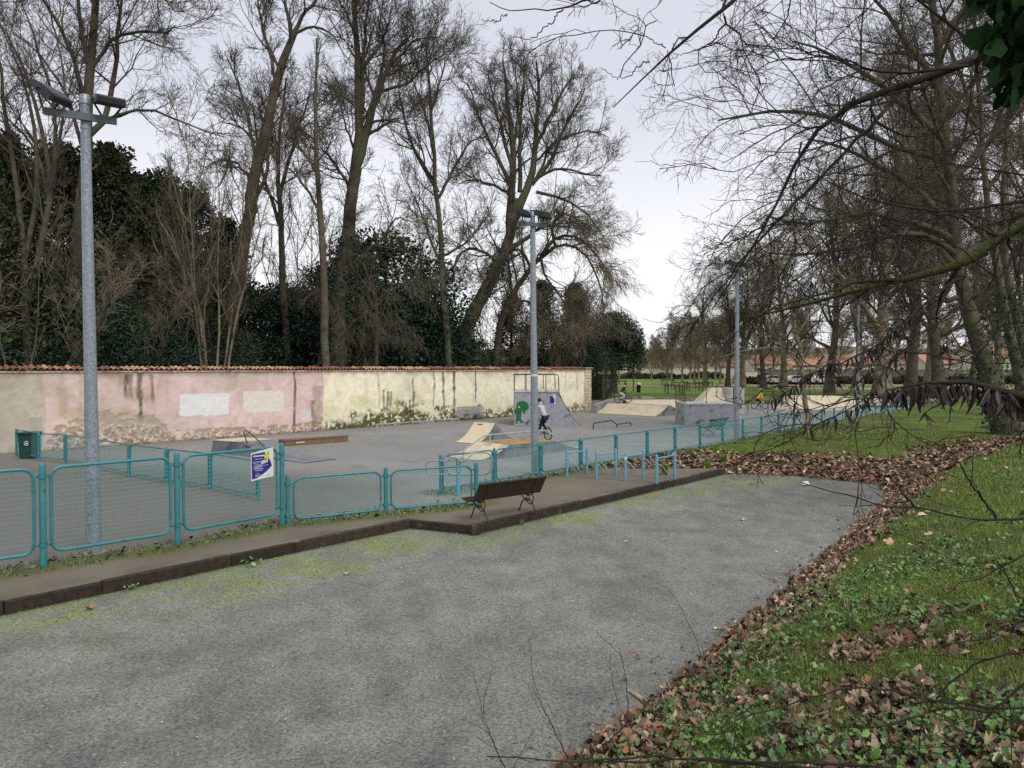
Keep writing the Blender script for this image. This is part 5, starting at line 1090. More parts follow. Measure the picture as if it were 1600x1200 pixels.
hero_tree('bare_tree', 'bare tree with a leaning ivy covered trunk and great rounded crown behind the middle mast', 'tree', 55, [
    ([(706, 572), (725, 520), (745, 475), (770, 430), (790, 390), (800, 350), (806, 310)], .6, .3),
    ([(797, 370), (797, 310), (800, 270), (803, 230), (795, 170), (790, 120), (786, 95)], .26, .05), ([(803, 345), (815, 310), (832, 280), (836, 240), (838, 190), (842, 130), (840, 95)], .28, .05),
    ([(833, 285), (850, 265), (868, 240), (880, 200), (905, 160), (915, 140)], .14, .03), ([(798, 290), (770, 230), (745, 175), (730, 130)], .13, .03), ([(812, 300), (812, 220), (815, 150), (820, 100)], .14, .03), ([(835, 282), (870, 260), (910, 270), (940, 275)], .1, .03), ([(836, 230), (860, 180), (880, 140), (895, 120)], .12, .03),
    ([(800, 260), (782, 200), (770, 150), (762, 115)], .12, .03), ([(838, 300), (880, 310), (915, 330), (945, 370)], .1, .03), ([(795, 300), (760, 285), (730, 280), (712, 290)], .09, .02), ([(802, 240), (810, 170), (805, 100)], .1, .03), ([(832, 290), (865, 220), (925, 200), (950, 215)], .09, .02),
    ([(780, 410), (740, 385), (715, 395), (708, 420)], .1, .03), ([(795, 390), (820, 375), (850, 350), (890, 355)], .16, .05)],
    std_cfg(1., .4, .013, .16, .14), 108, ivy=2600, ivyr=.6, ivyt=.8)
dr = std_cfg(1.4, .5, .012, .05, .12, droop=.22)
hero_tree('bare_tree', 'drooping brown twigged tree hanging over the wall right of the middle mast', 'tree', 58, [
    ([(770, 575), (778, 520), (795, 470), (820, 430), (845, 400), (868, 385)], .3, .14),
    ([(845, 400), (870, 365), (905, 370), (935, 400), (955, 440)], .12, .03), ([(850, 398), (880, 375), (920, 400), (940, 450), (945, 500)], .1, .03), ([(830, 420), (815, 390), (795, 390), (780, 420)], .1, .03), ([(868, 385), (860, 350), (880, 330), (910, 350)], .1, .03), ([(800, 470), (830, 470), (860, 500), (880, 540)], .09, .03), ([(845, 400), (850, 430), (880, 470), (900, 520)], .09, .02)],
    dr, 109, twig='twig_pale')
hero_tree('bare_tree', 'small tree with pale drooping twigs hanging low above the yellow wall', 'tree', 44, [
    ([(585, 600), (590, 500), (575, 420), (560, 395), (530, 400)], .14, .06), ([(560, 395), (520, 410), (500, 430), (530, 470), (560, 510)], .05, .02), ([(565, 400), (600, 370), (620, 335), (635, 345)], .06, .02), ([(530, 402), (540, 440), (575, 480), (600, 520)], .04, .015), ([(545, 400), (530, 440), (545, 500), (570, 550)], .04, .01)],
    std_cfg(.8, .5, .008, .0, .12, droop=.25), 110, twig='twig_pale')
# thicket stems and understorey behind the wall
cfgS = [dict(n=5, s=3, t0=.15, ang=32, lf=.42, K=6, up=.12, wob=.08, rf=.5, rend=.014, tip=.4), dict(n=5, s=3, t0=.15, ang=38, lf=.55, K=3, up=.06, wob=.12, rf=.6, rend=.009, tip=.3), dict(n=3, s=3, t0=.2, ang=40, lf=.6, K=2, up=.03, wob=.16, rf=.7, rend=.007, tip=.2, Lmin=.25)]
def stem_tree(name, seed, H, stems, spl, r0=.07, bark='bark', twig='twig', nl=5, lf=.3):
    return proto_tree(name, seed, H, nl, cfgS, r0=r0, bark=bark, twig=twig, first=.3, upl=.14, stems=stems, lf=lf, splay=spl)
s1 = stem_tree('thicket_tree', 201, 13.5, 6, .09, .075, bark='bark_pale'); s2 = stem_tree('thicket_tree', 202, 9., 7, .38, .04, twig='twig_pale', nl=2, lf=.5)
GRP_T = 'thin many-stemmed trees in the wood behind the wall'
spots = [(s1, 332, 37, 0, 1.05, 'clump of slim pale stems rising behind the pink wall between the patches'), (s1, 305, 38.5, 2, .95, 'single slim stems just left of the pale stem clump behind the pink wall'), (s2, 215, 35, 1, .95, 'tangled thin-stemmed bush behind the wall just right of the first mast'),
         (s2, 20, 29, 2, 1.1, 'tangled thin-stemmed bush behind the wall at the far left edge'), 
         (s1, 470, 52, 3.3, 1.1, 'slim stems in the gap behind the snapped stem'),
         (s1, 640, 55, 5.1, 1.05, 'slim stems right of the tall forked tree'), (s2, 850, 60, 1.2, 1.2, 'tangled thin-stemmed bush behind the right half of the quarter pipe rails'), (s2, 780, 55, 2.2, 1., 'tangled thin-stemmed bush behind the leaning ivy trunk'), (s1, 930, 95, 1.2, 1.0, 'slim stems far behind the dark evergreen at the end of the wall')]
seen = set()
for (pr, px, D, rz, s, lab) in spots:
    o = pr if pr not in seen else copy_tree(pr); seen.add(pr)
    p = A(px, 575, D); o.location = (p.x, D, 0); o.rotation_euler = (0, 0, rz); o.scale = (s, s, s); tag(o, lab, 'tree', GRP_T)
# evergreens
cone = lambda t: np.clip(1.05 - t, 0, 1) ** .62 * (.55 + .45 * np.minimum(1, t * 6)); dome = lambda t: np.sqrt(np.clip(1 - ((t - .42) / .6) ** 2, .03, 1)); tall = lambda t: np.clip(1.02 - t, 0, 1) ** .62 * (.8 + .2 * np.minimum(1, t * 4)) * 1.1
e1_ = evergreen('evergreen_tree', 301, 12.3, 2.8, tall, 24000, .17, 'evergreen_brown'); e2_ = evergreen('evergreen_tree', 302, 8., 3.9, dome, 27000, .18, 'evergreen_dark'); e3_ = evergreen('evergreen_tree', 303, 11., 2.7, cone, 19000, .17, 'evergreen')
ev = [(e1_, 8, 34, 1, 1.12, 'dark conical evergreen at the left edge behind the wall'), (e1_, 96, 39, 0, 1.2, 'brownish evergreen just left of the first mast'), (e1_, 176, 40, 2, 1.22, 'tallest brownish evergreen right of the first mast'), (e1_, 215, 43, 4, 1.15, 'dense evergreen between the first mast and the slim stems'),
      (e3_, 256, 42, 1, 1.28, 'pointed evergreen above the white patch on the pink wall'), (e3_, 300, 44, 3, 1.25, 'pointed evergreen behind the slim pale stems'), (e1_, 350, 46, 5, 1.0, 'dark evergreen behind the foot of the leaning tree'), (e2_, 400, 49, .5, 1.05, 'low rounded evergreen under the leaning tree'),
      (e2_, 462, 49, 2.5, 1.02, 'low rounded evergreen above the edge of the pink paint'), (e2_, 530, 50, 4, 1.2, 'rounded dark holly at the foot of the tall forked tree'), (e2_, 604, 54, 1.5, 1.55, 'large rounded dark holly right of the tall forked tree'), (e2_, 655, 55, 3, 1.0, 'rounded dark holly left of the slim upright tree'),
      (e2_, 60, 36, 3.4, .9, 'low rounded evergreen behind the grey end of the wall'), (e2_, 140, 37, 5.4, .9, 'low rounded evergreen hidden behind the first mast'), (e2_, 330, 40, 1.4, .7, 'low rounded evergreen round the feet of the slim stems'), (e2_, 215, 36, 2.4, .72, 'low dark evergreen bushes above the run-down stains'),
      (e3_, 800, 62, 2, .85, 'evergreen just left of the middle mast'), (e1_, 848, 68, 3, .9, 'evergreen behind the drooping brown tree'), (e1_, 898, 70, .7, .9, 'tall evergreen at the end of the wall behind the drooping twigs'), (e2_, 742, 59, 1.1, .66, 'ivy dark bush between the leaning trunk and the slim tree'),
      (e2_, 905, 63, 2.9, .7, 'dark rounded bush just behind the stone pier of the wall'), (e2_, 830, 60, .3, .62, 'dark low bush behind the quarter pipe railing')]
seen = set()
for (pr, px, D, rz, s, lab) in ev:
    o = pr if pr not in seen else copy_tree(pr); seen.add(pr); p = A(px, 575, D); o.location = (p.x, D, 0); o.rotation_euler = (0, 0, rz); o.scale = (s, s, s); tag(o, lab, 'tree', 'evergreens in the wood behind the wall')
# the holm oak on the park lawn with its bare stem
ho = thing('holm_oak', 'dark dense holm oak on the lawn beyond the end of the wall', 'tree', (A(958, 575, 78).x, 78, .55)); BASE[ho] = Vector((0, 0, 0)); rs = R_(305)
nC = 260; t_ = rs.rand(nC); a = rs.rand(nC) * 2 * PI; R0 = 3.2 * np.sqrt(np.clip(1 - ((t_ - .3) / .72) ** 2, .02, 1)) * (.4 + .6 * rs.rand(nC) ** .4); c = np.stack([np.cos(a) * R0, np.sin(a) * R0, 2.4 + t_ * 5.8], 1)
st = np.stack([a * 0, a * 0, np.minimum(c[:, 2], 3 + t_ * 4)], 1); B_ = np.stack([st + (c - st) * k for k in np.linspace(0, 1, 4)], 1)
tp, tr_ = resample(np.array([[0, 0, -.4], [.1, 0, 1.5], [0, .1, 4], [0, 0, 7.5]]), np.array([.55, .38, .25, .05]), 9); ps = [tubes_np(tp[None], tr_[None], 9), tubes_np(B_, np.tile(np.linspace(.07, .015, 4), (nC, 1)), 3)]
V, F = join(ps); link('trunk', mesh_np('trunk', V, F, True), 'bark', ho)
n = 24000; k = rs.randint(0, nC, n); pts = c[k] + norm(rs.normal(size=(n, 3))) * (rs.rand(n) ** .5)[:, None] * .85 * [1, 1, .6]; V, F = leafcards(pts, .2, rs, dirs=norm(pts - c[k])); link('crown', mesh_np('crown', V, F), 'evergreen_dark', ho)
# bare young trunks under it
for px, D, h, r, lab in ((933, 62, 3.4, .07, 'thin dark trunk left of the rider in navy, on the lawn'), (943, 60, 3.2, .09, 'leaning dark trunk beside the holm oak, nearest the retaining wall'), (990, 84, 3.8, .06, 'thin trunk on the lawn right of the holm oak')):
    p = A(px, 575, D); t = thing('young_tree', lab, 'tree', (p.x, D, .55)); b = p.copy(); b.z = .45; pts = [b, b + Vector((-.05, 0, h * .5)), b + Vector((.12, 0, h))]; mb = MB(); mb.tube(pts, [r * 1.2, r, r * .6], 7); part('trunk', mb, 'bark', t, True)
    P, R = resample(np.array([tuple(q) for q in pts]), np.array([r, r * .9, r * .5]), 10); res = crown_levels([(P, R)], R_(int(px)), cfgS); V, F = join([tubes_np(*q) for q in res]); link('twigs', mesh_np('twigs', V - np.array(BASE[t]), F), 'twig', t)

# ------------------------------------------------------------------ avenue of bare trees on the right and far park trees
cfgP = [dict(n=8, s=3, t0=.2, ang=44, lf=.46, K=5, up=.06, wob=.15, rf=.55, rend=.02, tip=.35), dict(n=7, s=3, t0=.15, ang=44, lf=.52, K=3, up=.02, wob=.17, rf=.6, rend=.014, tip=.3), dict(n=7, s=3, t0=.2, ang=44, lf=.6, K=2, up=.0, wob=.2, rf=.7, rend=.011, tip=.2, Lmin=.35)]
p1 = proto_tree('plane_tree', 401, 25, 26, cfgP, r0=.58, bark='bark_pale', twig='twig_pale', first=.2, upl=.07, lf=.42)
p2 = proto_tree('plane_tree', 402, 23, 24, cfgP, r0=.5, bark='bark', twig='twig', first=.22, upl=.1, lf=.4)
p3 = proto_tree('park_tree', 403, 13, 20, cfgP, r0=.22, bark='bark_pale', twig='twig_pale', first=.16, upl=.12, lf=.45)
av = [(p1, 1382, 62, 0, 1.05, 'thick pale plane trunk right of the farthest mast'), (p2, 1423, 70, 2, 1.05, 'pale trunked bare tree, second in the avenue right of the farthest mast'), (p1, 1452, 84, 3.2, 1.05, 'third bare tree in the avenue, partly behind twigs'), (p2, 1468, 66, 4.5, 1.1, 'thick bare tree just left of the mossy leaning one'),
      (p2, 1296, 78, 1.1, .95, 'bare tree left of the farthest mast, behind the young leaning trunk'), (p1, 1224, 92, 2.2, .78, 'bare tree behind the rider in yellow, right of him'), (p2, 1193, 100, 3.7, .78, 'bare tree behind the rider in yellow, straight trunk'), (p1, 1160, 104, 5.2, .72, 'bare tree just right of the third mast'),
      (p2, 1137, 98, .4, .66, 'bare tree just left of the third mast'), (p1, 1102, 108, 1.8, .6, 'bare tree behind the steep plywood ramp'), (p2, 1560, 92, 2.8, 1.05, 'far bare tree behind the leaning trunks at the right'), (p1, 1340, 110, 4.1, 1., 'bare tree directly behind the farthest mast'), (p2, 1520, 118, .9, 1., 'far bare tree between the mossy trunk and the avenue'),
      (p1, 1600, 70, 3.9, 1.1, 'bare tree cut by the right edge of the view')]
seen = set()
for (pr, px, D, rz, s, lab) in av:
    o = pr if pr not in seen else copy_tree(pr); seen.add(pr); p = A(px, 575, D); o.location = (p.x, D, .5); o.rotation_euler = (0, 0, rz); o.scale = (s, s, s); tag(o, lab, 'tree', 'bare trees of the avenue on the right')
rs = R_(77); far = [(1018, 150, .62), (1043, 96, .6), (1049, 165, .8), (1066, 135, .85), (1078, 175, 1.), (1092, 150, .9), (1118, 165, 1.), (1180, 160, 1.05), (1210, 170, 1.), (1245, 150, 1.1), (1262, 190, 1.2), (1310, 170, 1.1), (1360, 190, 1.2), (1400, 150, 1.1), (1440, 180, 1.2), (1485, 160, 1.1), (1545, 175, 1.2), (1590, 150, 1.2), (1003, 190, .7), (1030, 185, .75), (1150, 190, 1.1), (968, 120, .7), (1085, 116, .7), (1125, 128, .75)]
words_ = {1018: 'pale bare tree right of the holm oak', 1043: 'bare tree ringed by a post guard on the lawn', 1003: 'distant pale tree beside the holm oak crown', 968: 'bare tree seen between the low holm oak twigs'}
for i, (px, D, s) in enumerate(far):
    o = p3 if i == 0 else copy_tree(p3); p = A(px, 575, D); o.location = (p.x, D, .5); o.rotation_euler = (0, 0, rs.rand() * 6); s *= .9 + .2 * rs.rand(); o.scale = (s, s, s)
    tag(o, words_.get(px, 'pale bare tree in the far belt of trees across the park'), 'tree', 'distant bare trees across the park' if px not in words_ else None)
    if px in words_ and 'group' in o.keys(): del o['group']
# mossy leaning tree and its neighbours at the right edge
zb_ = float(zfun(np.array([A(1572, 640, 33).x]), np.array([33.]))[0])
cfgR = [dict(n=10, s=4, t0=.2, ang=46, lf=.55, K=6, up=.04, wob=.17, rf=.5, rend=.018, tip=.35), dict(n=8, s=3, t0=.15, ang=45, lf=.52, K=4, up=.01, wob=.18, rf=.6, rend=.011, tip=.3), dict(n=5, s=3, t0=.15, ang=45, lf=.58, K=3, up=.0, wob=.2, rf=.6, rend=.008, tip=.2, Lmin=.3), dict(n=3, s=3, t0=.3, ang=44, lf=.6, K=2, up=.0, wob=.2, rf=.7, rend=.007, tip=.2, Lmin=.2)]
hero_tree('bare_tree', 'leaning lichen grey tree with a mossy limb near the right edge, ivy at its foot'.replace(', ivy at its foot', ''), 'tree', 33, [
    ([(1574, 645), (1560, 615), (1540, 580), (1528, 540), (1518, 500), (1508, 460), (1500, 420), (1490, 350), (1482, 270), (1470, 170), (1462, 60), (1455, -60)], .44, .14),
    ([(1500, 430), (1480, 400), (1455, 380), (1420, 420), (1380, 430)], .14, .03), ([(1498, 400), (1530, 385), (1570, 370), (1620, 350)], .14, .05), ([(1508, 465), (1470, 470), (1440, 462), (1400, 450)], .1, .03),
    ([(1490, 350), (1440, 300), (1390, 270), (1330, 230), (1260, 215)], .14, .03), ([(1484, 290), (1530, 240), (1580, 180), (1620, 120)], .14, .04), ([(1476, 220), (1420, 170), (1360, 120), (1300, 90), (1240, 60)], .13, .03), ([(1470, 150), (1430, 80), (1380, 20), (1340, -40)], .12, .03), ([(1495, 380), (1420, 340), (1340, 330), (1270, 350), (1190, 340)], .13, .03), ([(1480, 250), (1400, 230), (1300, 180), (1200, 170), (1120, 190)], .12, .03), ([(1464, 80), (1500, 20), (1540, -40)], .1, .03), ([(1472, 190), (1540, 140), (1600, 90)], .1, .03), ([(1497, 400), (1450, 360), (1370, 370), (1290, 400), (1200, 395)], .12, .03)],
    cfgR, 111, bark='bark', twig='twig', ivy=500, ivyr=.25, ivyt=.2, zbase=zb_)
for px0, lab, pts, D, sd in ((1596, 'ivy wrapped reddish trunk leaning left at the right edge', [(1600, 610), (1588, 560), (1572, 500), (1560, 440), (1552, 380), (1540, 300), (1530, 200), (1525, 80), (1520, -40)], 40, 112), (1610, 'second slim trunk leaning left beside the ivy wrapped one', [(1612, 600), (1600, 540), (1586, 490), (1572, 440), (1566, 350), (1570, 250), (1580, 120), (1590, -20)], 44, 113)):
    hero_tree('bare_tree', lab, 'tree', D, [(pts, .3, .06), ([pts[4], (pts[4][0] - 60, 330), (pts[4][0] - 130, 300)], .1, .03), ([pts[6], (pts[6][0] - 70, 120), (pts[6][0] - 160, 90)], .1, .03), ([pts[5], (pts[5][0] + 50, 230), (pts[5][0] + 90, 200)], .1, .03), ([pts[6], (pts[6][0] - 50, 60), (pts[6][0] - 80, -10)], .1, .03)], cfgR, sd, bark='bark', ivy=900, ivyr=.3, ivyt=.3, zbase=.45)
zb_ = .18
yt = hero_tree('young_tree', 'young mossy trunk leaning slightly just outside the long fence at the right', 'tree', 33.5, [([(1263, 672), (1260, 630), (1255, 590), (1251, 560), (1246, 520), (1238, 490), (1228, 460)], .13, .05), ([(1253, 575), (1230, 545), (1205, 530), (1180, 520)], .05, .015), ([(1250, 560), (1225, 540), (1170, 546), (1120, 560)], .045, .012), ([(1246, 520), (1270, 490), (1300, 470)], .045, .012), ([(1256, 600), (1280, 570), (1310, 560)], .035, .01)], [dict(n=6, s=4, t0=.2, ang=45, lf=.35, K=5, up=.03, wob=.15, rf=.5, rend=.009, tip=.35), dict(n=5, s=3, t0=.2, ang=45, lf=.5, K=4, up=0, wob=.2, rf=.6, rend=.006, tip=.2, Lmin=.2)], 114, bark='bark_pale', twig='twig_pale', zbase=zb_)

# ------------------------------------------------------------------ houses, walls, cars and posts across the park
def house(px0, px1, D, zr, ze, lab, nwin=3, m='cream_wall'):
    x0, x1 = A(px0, 575, D).x, A(px1, 575, D).x; t = thing('house', lab, 'house', ((x0 + x1) / 2, D, .4)); dp = 8.
    mb = MB(); mb.box(((x0 + x1) / 2, D + dp / 2, ze / 2), (x1 - x0, dp, ze)); part('wall', mb, m, t)
    mb = MB(); o = .4; mb.prism([Vector((x0 - o, D - o, ze - .1)), Vector((x0 - o, D + dp / 2, zr)), Vector((x0 - o, D + dp + o, ze - .1)), Vector((x0 - o, D + dp + o, ze + .1)), Vector((x0 - o, D + dp / 2, zr + .22)), Vector((x0 - o, D - o, ze + .1))], (0, 0, 0), (x1 - x0 + 2 * o, 0, 0)); rf = part('roof', mb, 'roof_orange', t)
    mb = MB(); mb.prism([Vector((x0 + .01, D + .01, ze)), Vector((x0 + .01, D + dp / 2, zr - .05)), Vector((x0 + .01, D + dp, ze))], (0, 0, 0), (x1 - x0 - .02, 0, 0)); part('gable', mb, m, t)
    mb = MB(); mb.box((x0 + (x1 - x0) * .7, D + dp / 2 + .6, zr + .3), (.8, .6, 1.3)); part('chimney', mb, m, rf)
    for k in range(nwin):
        xx = x0 + (x1 - x0) * (k + .5) / nwin; mb = MB(); mb.box((xx, D - .02, ze - 1.5), (1.25, .1, 1.5)); wf = part('window', mb, 'white_paint', t)
        mb = MB(); mb.box((xx, D - .08, ze - 1.5), (1.02, .04, 1.28)); part('pane', mb, 'glass', wf)
house(1126, 1172, 190, 5.6, 3.7, 'cream house with orange roof just beside the third mast', 2); house(1176, 1232, 178, 6.2, 4.2, 'orange roofed house behind the rider in yellow'); house(1238, 1296, 186, 6.0, 3.9, 'orange roofed house left of the farthest mast'); house(1300, 1372, 176, 6.3, 4.1, 'long orange roofed house behind the farthest mast', 4); house(1378, 1440, 182, 6.4, 4.2, 'orange roofed house behind the avenue trunks'); house(1448, 1510, 170, 6.2, 4.2, 'orange roofed house left of the leaning mossy tree'); house(1530, 1600, 150, 8.4, 6.0, 'taller orange roofed house behind the ivy wrapped trunk'); house(1605, 1680, 160, 8.0, 5.6, 'orange roofed house at the right edge of the park')
def plainwall(lab, x0, x1, y, h, m, cap=True):
    t = thing('garden_wall', lab, 'wall', (x0, y, .5)); mb = MB(); mb.box(((x0 + x1) / 2, y, .5 + h / 2), (x1 - x0, .4, h)); part('wall_face', mb, m, t); mb = MB(); mb.box(((x0 + x1) / 2, y, .5 + h + .06), (x1 - x0, .55, .12)); part('wall_cap', mb, 'concrete', t)
plainwall('pale garden wall far across the lawn behind the holm oak', A(915, 575, 185).x, A(1125, 575, 185).x, 185, 2.7, 'cream_wall')
plainwall('long grey brown garden wall under the orange roofs', A(1195, 575, 128).x, A(1720, 575, 128).x, 128, 2.35, 'stone_wall')
plainwall('whitish garden wall beside the parked cars', A(1150, 575, 140).x, A(1215, 575, 140).x, 140, 2., 'cream_wall')
def hedge(lab, px0, px1, D, h, seed, m='evergreen'):
    x0, x1 = A(px0, 575, D).x, A(px1, 575, D).x; t = thing('hedge', lab, 'hedge', (x0, D, .5)); rs = R_(seed); n = int((x1 - x0) * 160); x = rs.rand(n); hh = h * (.55 + .6 * vn(x * (x1 - x0) * .5, x * 0, seed))
    c = np.stack([x * (x1 - x0), rs.normal(size=n) * .7, rs.rand(n) ** .7 * hh], 1); V, F = leafcards(c, .5, rs); link('foliage', mesh_np('foliage', V, F), m, t)
hedge('low green hedge along the pale far garden wall', 930, 1130, 178, 1.5, 61); hedge('scrubby brown hedge in front of the grey garden wall', 1150, 1420, 122, 1.2, 62, 'evergreen_brown'); hedge('brown scrub at the foot of the wall at the right', 1420, 1700, 118, 1.4, 63, 'evergreen_brown')
def car_proto():
    t = thing('parked_car', 'x', 'car'); BASE[t] = Vector((0, 0, 0))
    prof = [(-2.1, .35), (-2.15, .75), (-1.9, .95), (-1.3, 1.0), (-.7, 1.42), (.7, 1.46), (1.35, 1.02), (1.95, .92), (2.1, .7), (2.1, .35)]
    mb = MB(); mb.prism([Vector((x, -.82, z)) for x, z in prof], (0, 0, 0), (0, 1.64, 0)); link('body', mb.mesh('body'), 'car_white', t)
    for x in (-1.3, 1.3):
        for y in (-.8, .8): mb = MB(); mb.tube([(x, y - .1, .32), (x, y + .1, .32)], .32, 14); link('wheel', mb.mesh('wheel'), 'rubber', t)
    for pl in ([(-1.15, 1.03), (-.68, 1.36), (-.02, 1.38), (-.02, 1.03)], [(.04, 1.03), (.04, 1.38), (.66, 1.39), (1.15, 1.03)]):
        for y in (-.84, .8): mb = MB(); mb.prism([Vector((x, y, z)) for x, z in pl], (0, 0, 0), (0, .03, 0)); link('window', mb.mesh('window'), 'glass', t)
    return t
c0_ = car_proto()
for i, (px, lab) in enumerate(((1206, 'leftmost of the pale cars parked beyond the cross path'), (1243, 'middle one of the pale cars parked beyond the cross path'), (1283, 'rightmost of the pale cars parked beyond the cross path'))):
    o = c0_ if i == 0 else copy_tree(c0_); o.location = (A(px, 575, 120).x, 120, .56); o.rotation_euler = (0, 0, .1 * i); tag(o, lab, 'car', 'pale cars parked across the park')
# tree guards: posts with rails
gi = 0
for px, D, w_ in ((1053, 76, 1.5), (1062, 92, 1.6), (1100, 90, 1.6), (968, 100, 1.6), (1085, 84, 1.5), (1044, 110, 1.6)):
    cx_ = A(px, 575, D).x; t = thing('tree_guard', {1053: 'square post and rail tree guard right of the rider in navy', 1062: 'tree guard beyond the deck box railing, nearer the middle', 1100: 'tree guard seen behind the steep plywood ramp', 968: 'tree guard behind the rider in navy', 1085: 'tree guard seen through the deck box railing', 1044: 'farthest tree guard on the lawn'}[px], 'tree guard', (cx_, D, .55))
    for sx_ in (-1, 1):
        for sy in (-1, 1): mb = MB(); mb.box((cx_ + sx_ * w_ / 2, D + sy * w_ / 2, 1.05), (.1, .1, 1.1)); part('post', mb, 'bark', t)
    for sy in (-1, 1): mb = MB(); mb.box((cx_, D + sy * w_ / 2, 1.4), (w_ - .1, .05, .08)); part('rail', mb, 'bark', t)
    for sx_ in (-1, 1): mb = MB(); mb.box((cx_ + sx_ * w_ / 2, D, 1.4), (.05, w_ - .1, .08)); part('rail', mb, 'bark', t)
p = A(998, 575, 80); t = thing('park_bin', 'dark slim litter bin on a post on the lawn right of the holm oak', 'litter bin', (p.x, 80, .55)); mb = MB(); mb.lathe([(.2, .5), (.24, 1.3), (.2, 1.35)], (p.x, 80, 0), 10); part('bin_body', mb, 'black', t); mb = MB(); mb.lathe([(.03, .4), (.03, .55)], (p.x, 80, 0), 6); part('post', mb, 'black', t); mb = MB(); mb.lathe([(.25, 1.36), (.25, 1.5), (.1, 1.62)], (p.x, 80, 0), 10); part('lid', mb, 'white_paint', t)
p = A(957, 575, 66); t = thing('marker_post', 'short post with a round dark plate on the lawn left of the rider in navy', 'post', (p.x, 66, .5)); mb = MB(); mb.box((p.x, 66.8, .95), (.08, .08, .95)); part('post', mb, 'bark', t); mb = MB(); mb.tube([(p.x, 66.72, 1.5), (p.x, 66.78, 1.5)], .17, 10); part('plate', mb, 'black', t)
